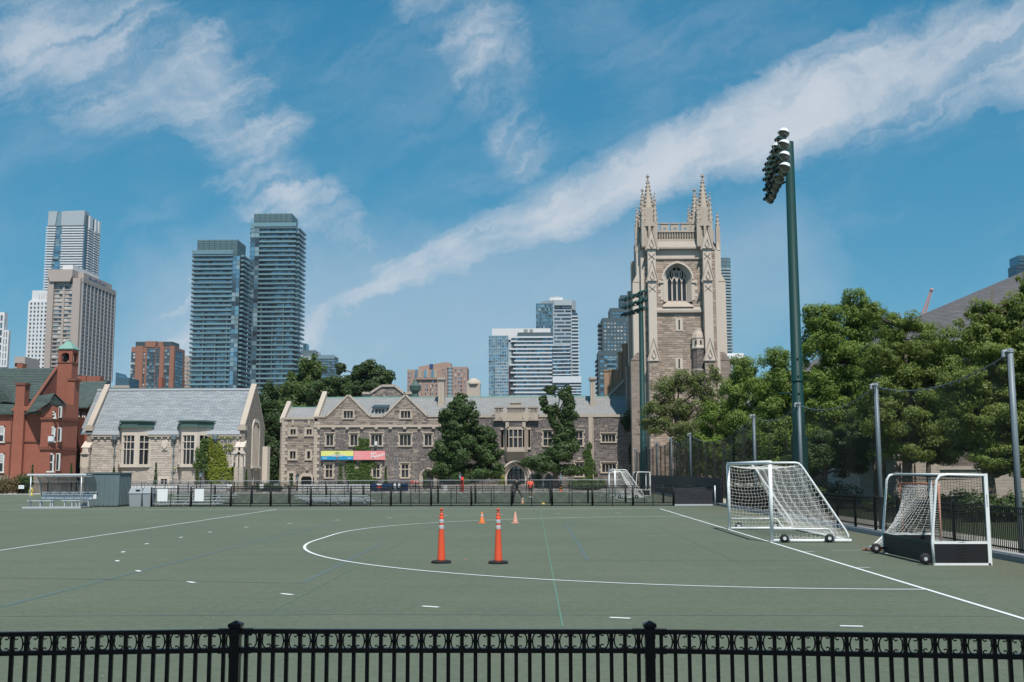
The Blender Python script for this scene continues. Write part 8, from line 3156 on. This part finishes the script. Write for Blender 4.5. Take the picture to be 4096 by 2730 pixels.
Yb = 117.0
x, _ = at(1849, 1930, Yb)
T = thing('emergency_post', 'tall red emergency post with a dark top near the far fence', 'post', (x, Yb, 0))
MB().lathe((x, Yb, 0), [(.16, 0), (.16, at(1849, 1910, Yb)[1]), (.14, at(1849, 1909, Yb)[1])], 12).build(T, 'shaft', 'red_print', True)
MB().lathe((x, Yb, at(1849, 1909, Yb)[1]), [(.13, 0), (.13, .2), (.05, .26)], 12).build(T, 'beacon', 'iron_dull')
bx(T, 'call_box', x - .1, x + .1, Yb - .2, Yb - .1, .9, 1.3, 'iron_dull')
Yb = 104.2
x, _ = at(124, 1975, Yb)
T = thing('fire_hydrant', 'yellow fire hydrant at the far left kerb', 'hydrant', (x, Yb, .08))
MB().lathe((x, Yb, .0), [(.2, 0), (.2, .06), (.14, .08), (.14, .5), (.17, .52), (.17, .58), (.13, .68), (.05, .76), (.05, .82)], 12).build(T, 'barrel', 'yellow', True)
for s_ in (-1, 1):
    MB().tube([(x + s_ * .1, Yb, .42), (x + s_ * .25, Yb, .42)], .065, 8).build(T, 'nozzle', 'yellow', True)
for px, pyb, pt_, Yl, lb in ((2243, 1930, 1890, 128, 'black lamp post in the shade of the narrow tree'), (1841, 1930, 1888, 128, 'black lamp post beside the red emergency post'), (1190, 1940, 1893, 128, 'black lamp post left of the wing doorway'), (802, 1935, 1880, 122, 'black lamp post in front of the chapel creeper')):
    x = at(px, 1900, Yl)[0]
    zt = at(px, pt_, Yl)[1]
    T = thing('lamp_post', lb, 'lamp post', (x, Yl, 0), 'lantern lamp posts')
    MB().lathe((x, Yl, 0), [(.14, 0), (.14, .3), (.07, .4), (.05, zt - .9), (.09, zt - .85), (.05, zt - .8)], 8).build(T, 'shaft', 'iron_dull')
    MB().lathe((x, Yl, zt - .8), [(.1, 0), (.2, .45)], 6).build(T, 'lantern', 'pane_light')
    MB().lathe((x, Yl, zt - .35), [(.26, 0), (.08, .25), (.03, .38)], 6).build(T, 'hood', 'iron_dull')

# young columnar trees and shrubs along the far fence
for px, pt_, pb, Ys, wpx, m, lb in ((1362, 1850, 1940, 127, 16, 'leaf_shrub', 'slim young columnar tree left of the ivy'), (1543, 1866, 1945, 127, 9, 'leaf_shrub', 'slim young columnar tree below the pink banner'), (1702, 1876, 1945, 127, 9, 'leaf_shrub', 'slim young columnar tree before the arched door'),
                                    (1867, 1880, 1940, 128, 14, 'leaf_shrub', 'slim young columnar tree beside the red post'), (623, 1852, 1940, 122, 8, 'leaf_shrub', 'slim young columnar tree against the chapel wall'), (455, 1870, 1905, 122, 5, 'leaf_shrub', 'tiny sapling below the chapel downpipe'),
                                    (788, 1866, 1938, 122, 10, 'leaf_shrub', 'slim young columnar tree beside the yellow creeper'), (985, 1880, 1945, 122, 8, 'leaf_shrub', 'slim young columnar tree at the chapel corner'), (129, 1860, 1945, 116, 7, 'leaf_shrub', 'sapling in front of the red brick wall'), (284, 1855, 1900, 119, 5, 'leaf_shrub', 'thin sapling between brick house and chapel'), (1166, 1900, 1945, 127, 8, 'leaf_shrub', 'small sapling at the wing window')):
    x = at(px, 1900, Ys)[0]
    zt, zb = at(px, pt_, Ys)[1], max(.1, at(px, pb, Ys)[1])
    T = thing('young_tree', lb, 'tree', (x, Ys, 0), 'young columnar trees')
    MB().tube([(x, Ys, 0), (x + .03, Ys, zt)], [.05, .015], 6).build(T, 'trunk', 'bark')
    n = 420
    t = NP.uniform(0, 1, n)
    rr = wpx * Ys / F * (1 - t * .8) * np.sqrt(NP.uniform(0, 1, n))
    an = NP.uniform(0, 2 * PI, n)
    P_ = np.stack([x + rr * np.cos(an), Ys + rr * np.sin(an), zb + (zt - zb) * t], 1)
    quads(T, 'crown', leafquads(P_, .17 * NP.uniform(.6, 1.3, n), np.tile([0, -.5, .5], (n, 1)), .6), m)
shr = [(20, 1890, 1950, 112, 60, 'leaf_brown', 'tangle of brownish creeper by the red brick wall'), (90, 1880, 1950, 113, 24, 'leaf_dark', 'dark clump of creeper at the brick house downpipe'), (3560, 1975, 2030, 60, 90, 'leaf_shrub', 'low shrubs in front of the limestone annex'), (3960, 1955, 2050, 48, 110, 'leaf_dark', 'dark shrubs enlarged to deepen the shade under the nearest tree'), (3290, 1905, 2020, 66, 120, 'leaf_dark', 'dark shrubs enlarged to deepen the shade behind the soccer goal'), (3040, 1915, 2000, 84, 110, 'leaf_dark', 'dark shrubs left of the tall mast foot'), (3790, 1950, 2030, 56, 70, 'leaf_shrub', 'leafy shrubs behind the parked hockey goal'), (1075, 1930, 1960, 126, 40, 'leaf_dark', 'dark hedge in the gap between chapel and hall'), (2330, 1930, 1962, 128, 60, 'leaf_shrub', 'low hedge right of the lamp post in shade'), (2010, 1895, 1920, 146.5, 9, 'leaf_ivy_y', 'yellow-green bush at the left foot of the entrance arch'), (2150, 1890, 1925, 146.5, 12, 'leaf_ivy', 'green bush at the right foot of the entrance arch')]  # shrubs below the right-hand trees are enlarged to darken the ground there
K['leaf_brown'] = leafm('leaf_brown', (.1, .085, .03), (.19, .13, .06), .25)
for px, pt_, pb, Ys, wpx, m, lb in shr:
    x = at(px, 1900, Ys)[0]
    zt = at(px, pt_, Ys)[1]
    T = thing('shrub', lb, 'shrub', (x, Ys, 0))
    n = 2600
    w = wpx * Ys / F
    cx = NP.uniform(-w, w, 14)
    ch = NP.uniform(.5, 1.0, 14) * zt
    wh = NP.integers(0, 14, n)
    u = NP.normal(0, 1, (n, 3))
    u /= np.linalg.norm(u, axis=1, keepdims=True)
    rr = NP.uniform(.3, 1, (n, 1)) ** .5
    P_ = np.stack([x + cx[wh], np.full(n, Ys), ch[wh] * .5], 1) + u * rr * np.stack([np.full(n, w * .3 + .15), np.full(n, .6), ch[wh] * .5], 1)
    P_[:, 2] = np.maximum(P_[:, 2], .05)
    MB().tube([(x, Ys, -.05), (x, Ys, zt * .5)], .05, 5).build(T, 'stem', 'bark')
    quads(T, 'foliage', leafquads(P_, .16 * NP.uniform(.6, 1.3, n), u + np.array((0, -.2, .4)), .4), m)


# ------------------------------------------------------------------ cones on the field
def cone_base(T, c, sx, z0, z1, mat, n=8):
    MB().lathe((c[0], c[1], 0), [(sx * .96, z0), (sx, z0 + .008), (sx, z1 - .02), (sx * .8, z1), (sx * .3, z1)], n, PI / 8).build(T, 'base', mat)


for px, py, lb in ((1765, 2257, 'left of the two tall orange delineator posts'), (1993, 2259, 'right of the two tall orange delineator posts')):
    x, y = gnd(px, py - 4)
    T = thing('delineator_post', lb + ' on the turf', 'traffic cone', (x, y, 0), 'tall delineator posts')
    cone_base(T, (x, y), .26, .0, .065, 'black_rubber')
    b = MB().lathe((x, y, 0), [(.105, .05), (.1, .09), (.064, .83), (.056, 1.05), (.06, 1.07), (.06, 1.13), (.045, 1.15)], 20).build(T, 'body', 'cone_orange', True)
    for z0, z1, r0, r1 in ((.83, .925, .0655, .062), (.975, 1.07, .0605, .0585)):
        MB().lathe((x, y, 0), [(r0, z0), (r0 + .001, z0 + .003), (r1 + .001, z1 - .003), (r1, z1)], 20).build(b, 'reflective_band', 'reflective', True)
    hn = MB()
    hn.lathe((x, y, 1.15), [(.045, 0), (.036, .03), (.03, .07)], 14)
    hn.tube([(x - .03, y, 1.2), (x - .028, y, 1.255), (x, y, 1.28), (x + .028, y, 1.255), (x + .03, y, 1.2)], .012, 7)
    hn.lathe((x, y, 1.275), [(.016, 0), (.026, .012), (.042, .035), (.04, .05), (.025, .06), (.01, .064)], 14)
    hn.build(T, 'grip_handle', 'cone_orange', True)
for px, py, m, lb in ((1928, 2093.5, 'cone_light', 'small orange traffic cone with one white band'), (2061, 2093.5, 'cone_faded', 'small faded pink traffic cone without band')):
    x, y = gnd(px, py)
    T = thing('traffic_cone', lb, 'traffic cone', (x, y, 0), 'small traffic cones')
    MB().box(x - .16, x + .16, y - .16, y + .16, 0, .025).build(T, 'base', m)
    b = MB().lathe((x, y, 0), [(.115, .02), (.108, .05), (.035, .47), (.03, .485), (.02, .487)], 18).build(T, 'body', m, True)
    if m == 'cone_light':
        MB().lathe((x, y, 0), [(.0695, .29), (.07, .295), (.055, .375), (.0545, .38)], 18).build(b, 'reflective_band', 'reflective', True)
x, y = gnd(2090, 2016)
T = thing('training_cone', 'patchy tan training cone behind the chain-link fence', 'traffic cone', (x, y, 0))
MB().box(x - .14, x + .14, y - .14, y + .14, 0, .02).build(T, 'base', 'cone_tan')
MB().lathe((x, y, 0), [(.12, .02), (.1, .06), (.07, .33), (.05, .35)], 12).build(T, 'body', 'cone_tan', True)
x, y = gnd(2173, 2018)
T = thing('marker_disc', 'flat yellow marker disc behind the chain-link fence', 'marker', (x, y, 0))
MB().lathe((x, y, 0), [(.14, 0), (.14, .01), (.06, .1), (.045, .1)], 14).build(T, 'disc', 'yellow', True)
MB().lathe((x, y, .1), [(.045, 0), (.04, .004)], 14).build(T, 'rim', 'yellow', True)
x, y = gnd(2246, 1972)
T = thing('orange_barrel', 'orange striped construction barrel by the far fence', 'barrel', (x, y + 3.5, 0))
MB().lathe((x, y + 3.5, 0), [(.2, 0), (.2, .05), (.17, .06), (.14, .5), (.12, .52)], 14).build(T, 'body', 'cone_light', True)
for z in (.2, .36):
    MB().lathe((x, y + 3.5, z), [(.166, 0), (.16, .06)], 14).build(T, 'band', 'iron_dull')
# crumbs of litter and leaves on the turf
T = thing('fallen_leaf', 'small tan leaf lying between the tall delineator posts', 'leaf', (*gnd(1860, 2241), .0))
x, y = gnd(1860, 2241)
MB().prism([(x - .03, y), (x, y - .03), (x + .035, y), (x, y + .02)], .01, .03, 'z').build(T, 'blade', 'cone_tan')
MB().tube([(x + .03, y, .012), (x + .06, y + .01, .012)], .003, 4).build(T, 'stalk', 'cone_tan')


n = 260
yy = 8 + 58 * NP.uniform(0, 1, n) ** 1.6
xx = NP.uniform(-.42, .42, n) * yy
xx = np.minimum(xx, 11.3)
P_ = np.stack([xx, yy, np.full(n, .012)], 1)
o = quads(None, 'turf_litter', leafquads(P_, NP.uniform(.01, .026, n), np.tile([0, -.3, 1.0], (n, 1)), .2), 'litter')
tag(o, 'tiny pale scraps and leaves scattered over the turf', 'litter', None, 'stuff')


# ------------------------------------------------------------------ two players
def skin_body(T, name, V, E_, rad, mat, sub=2):
    me = bpy.data.meshes.new(name)
    o_ = org(T)
    me.from_pydata([(v[0], v[1], v[2]) for v in V], E_, [])
    me.materials.append(K[mat])
    o = bpy.data.objects.new(name, me)
    sk = o.modifiers.new('skin', 'SKIN')
    sk.use_smooth_shade = True
    bm = bmesh.new()
    bm.from_mesh(me)
    ly = bm.verts.layers.skin.verify()
    bm.verts.ensure_lookup_table()
    for i, r_ in enumerate(rad):
        bm.verts[i][ly].radius = (r_, r_) if not isinstance(r_, tuple) else r_
        bm.verts[i][ly].use_root = i == 0
    bm.to_mesh(me)
    bm.free()
    sb = o.modifiers.new('sub', 'SUBSURF')
    sb.levels = sub
    sb.render_levels = sub
    return adopt(o, T)


def limb_hand(V, E_, rad, wrist, dirv, side):
    """Palm, four fingers and a thumb grown from the wrist vertex."""
    d = Vector(dirv).normalized()
    s_ = d.cross(Vector((0, 1, 0)))
    s_ = s_.normalized() if s_.length > .1 else Vector((1, 0, 0))
    w = Vector(V[wrist])
    pal = len(V)
    V.append(tuple(w + d * .075))
    rad.append((.034, .02))
    E_.append((wrist, pal))
    for k, (off, L) in enumerate(((-.03, .065), (-.01, .08), (.011, .075), (.031, .058))):
        a = len(V)
        p = w + d * .09 + s_ * off
        V += [tuple(p + d * L * .55 + Vector((0, .01, 0))), tuple(p + d * L + Vector((0, .025, 0)))]
        rad += [.0095, .0075]
        E_ += [(pal, a), (a, a + 1)]
    a = len(V)
    V += [tuple(w + d * .05 - s_ * .045 * side), tuple(w + d * .085 - s_ * .06 * side)]
    rad += [.011, .008]
    E_ += [(pal, a), (a, a + 1)]


def person(label, loc, facing, J, shirt, legs, long_, sc, seed):
    """J: joints in metres about the pelvis ground point; y forward is away from camera when facing = 0."""
    T = thing('person', label, 'person', (0, 0, 0))
    names = ['pelvis', 'waist', 'chest', 'neck', 'head0', 'head1', 'shL', 'elL', 'wrL', 'shR', 'elR', 'wrR', 'hipL', 'knL', 'anL', 'toL', 'hipR', 'knR', 'anR', 'toR']
    V = [J[n] for n in names]
    E_ = [(0, 1), (1, 2), (2, 3), (3, 4), (4, 5), (2, 6), (6, 7), (7, 8), (2, 9), (9, 10), (10, 11), (0, 12), (12, 13), (13, 14), (14, 15), (0, 16), (16, 17), (17, 18), (18, 19)]
    rad = [(.135, .1), (.125, .095), (.15, .11), .055, .088, .07, .06, .045, .03, .06, .045, .03, .09, .06, .042, .036, .09, .06, .042, .036]
    limb_hand(V, E_, rad, 8, Vector(J['wrL']) - Vector(J['elL']), 1)
    limb_hand(V, E_, rad, 11, Vector(J['wrR']) - Vector(J['elR']), -1)
    body = skin_body(T, 'body', V, E_, rad, 'skin')
    lp = lambda a, b, t: tuple(Vector(J[a]).lerp(Vector(J[b]), t))
    # shirt over torso and upper arms
    Vs = [J['waist'], lp('waist', 'pelvis', .9), J['chest'], lp('chest', 'neck', .55), J['shL'], lp('shL', 'elL', .75), J['shR'], lp('shR', 'elR', .75)]
    skin_body(T, 'shirt', Vs, [(0, 1), (0, 2), (2, 3), (2, 4), (4, 5), (2, 6), (6, 7)], [(.155, .15), (.16, .15), (.18, .16), (.09, .085), .1, .085, .1, .085], shirt)
    t = .95 if long_ else .85
    Vl = [J['pelvis'], lp('pelvis', 'waist', .45), J['hipL'], J['knL'] if long_ else lp('hipL', 'knL', .85), J['hipR'], J['knR'] if long_ else lp('hipR', 'knR', .85)]
    El = [(0, 1), (0, 2), (2, 3), (0, 4), (4, 5)]
    rl = [(.15, .12), (.14, .11), .11, .082 if long_ else .1, .11, .082 if long_ else .1]
    if long_:
        Vl += [lp('knL', 'anL', .93), lp('knR', 'anR', .93)]
        El += [(3, 6), (5, 7)]
        rl += [.06, .06]
    skin_body(T, 'trousers' if long_ else 'shorts', Vl, El, rl, legs)
    for s_ in 'LR':
        a, b = J['an' + s_], J['to' + s_]
        skin_body(T, 'shoe', [lp('an' + s_, 'to' + s_, -.2), lp('an' + s_, 'to' + s_, .6), lp('an' + s_, 'to' + s_, 1.15)], [(0, 1), (1, 2)], [.05, .052, .036], 'shoe_white')
    h = Vector(J['head1'])
    hd = (Vector(J['head1']) - Vector(J['head0'])).normalized()
    f = Vector((0, J['face'], 0))
    sh = MB().lathe((h.x, h.y - f.y * .015, h.z - .03), [(.092, -.05), (.1, .02), (.09, .07), (.06, .1), (.02, .112)], 14, 0, .92, 1.08)
    sh.build(T, 'hair', 'hair', True)
    c = Vector(J['head0']).lerp(h, .55)
    fc = MB()
    for sx in (-1, 1):
        fc.lathe((c.x + sx * .033, c.y + f.y * .083, c.z + .012), [(.004, -.012), (.013, 0), (.004, .012)], 8)
    fc.build(T, 'eyes', 'hair', True)
    MB().hull8([(c.x - .014, c.y + f.y * .075, c.z - .03), (c.x + .014, c.y + f.y * .075, c.z - .03), (c.x + .016, c.y + f.y * .108, c.z - .03), (c.x - .016, c.y + f.y * .108, c.z - .03)],
               [(c.x - .008, c.y + f.y * .07, c.z + .015), (c.x + .008, c.y + f.y * .07, c.z + .015), (c.x + .006, c.y + f.y * .086, c.z + .015), (c.x - .006, c.y + f.y * .086, c.z + .015)]).build(T, 'nose', 'skin', True)
    bx(T, 'mouth', c.x - .024, c.x + .024, c.y + f.y * .084, c.y + f.y * .09, c.z - .058, c.z - .05, 'red_print')
    for sx in (-1, 1):
        MB().lathe((c.x + sx * .088, c.y, c.z - .015), [(.006, -.03), (.018, 0), (.008, .03)], 7).build(T, 'ear', 'skin', True)
    T.location = loc
    T.rotation_euler.z = facing
    T.scale = (sc, sc, sc)
    return T


# man in black: seen from behind, left leg planted wide, right foot kicking out to the right
x, y = gnd(2068, 1999)
J1 = dict(pelvis=(0, 0, .9), waist=(-.02, 0, 1.08), chest=(-.02, -.02, 1.32), neck=(0, -.01, 1.5), head0=(.03, .0, 1.58), head1=(.05, .02, 1.72),
          shL=(-.2, -.02, 1.41), elL=(-.27, .05, 1.15), wrL=(-.22, .22, .98), shR=(.17, -.02, 1.4), elR=(.3, .02, 1.16), wrR=(.4, .05, .94),
          hipL=(-.1, 0, .86), knL=(-.2, .02, .48), anL=(-.3, -.04, .08), toL=(-.3, .1, .04), hipR=(.1, 0, .86), knR=(.27, .03, .5), anR=(.46, -.03, .1), toR=(.6, .0, .05), face=1)
person('player in black T-shirt and grey trousers seen from behind', (x, y, 0), 0, J1, 'shirt_black', 'trousers', True, .95, 1)
x, y = gnd(2122, 1995)
J2 = dict(pelvis=(0, 0, .92), waist=(0, 0, 1.08), chest=(-.01, 0, 1.33), neck=(-.03, -.02, 1.5), head0=(-.05, -.04, 1.58), head1=(-.07, -.05, 1.72),
          shL=(-.19, 0, 1.42), elL=(-.29, -.06, 1.17), wrL=(-.27, -.2, .97), shR=(.18, 0, 1.4), elR=(.27, .04, 1.15), wrR=(.27, -.1, .93),
          hipL=(-.1, 0, .88), knL=(-.1, -.12, .5), anL=(-.06, .08, .16), toL=(-.06, -.02, .08), hipR=(.1, 0, .88), knR=(.14, -.05, .48), anR=(.2, -.05, .09), toR=(.16, -.19, .04), face=-1)
person('player in orange T-shirt and dark shorts facing the camera', (x, y, 0), 0, J2, 'shirt_orange', 'shorts', False, .95, 2)
x, y = gnd(2131, 1996)
T = thing('soccer_ball', 'white ball at the foot of the orange-shirted player', 'ball', (x - .12, y - .3, 0))
MB().lathe((x - .12, y - .3, .11), [(.11 * math.sin(t), -.11 * math.cos(t)) for t in np.linspace(.05, PI - .05, 12)], 16).build(T, 'cover', 'shoe_white', True)
for q in range(5):
    t = q * 2 * PI / 5
    MB().lathe((x - .12 + .09 * math.cos(t), y - .3 + .09 * math.sin(t), .13), [(.03, 0), (.022, .035)], 5).build(T, 'patch', 'black_rubber')

# ------------------------------------------------------------------ summer haze between here and the far towers
hz = MB().box(-2550, 2550, -280, 2550, -1.1, 300).build(None, 'haze', 'haze')
hz['kind'] = 'stuff'
tag(hz, 'thin pale summer haze in the air over the whole scene', 'haze')
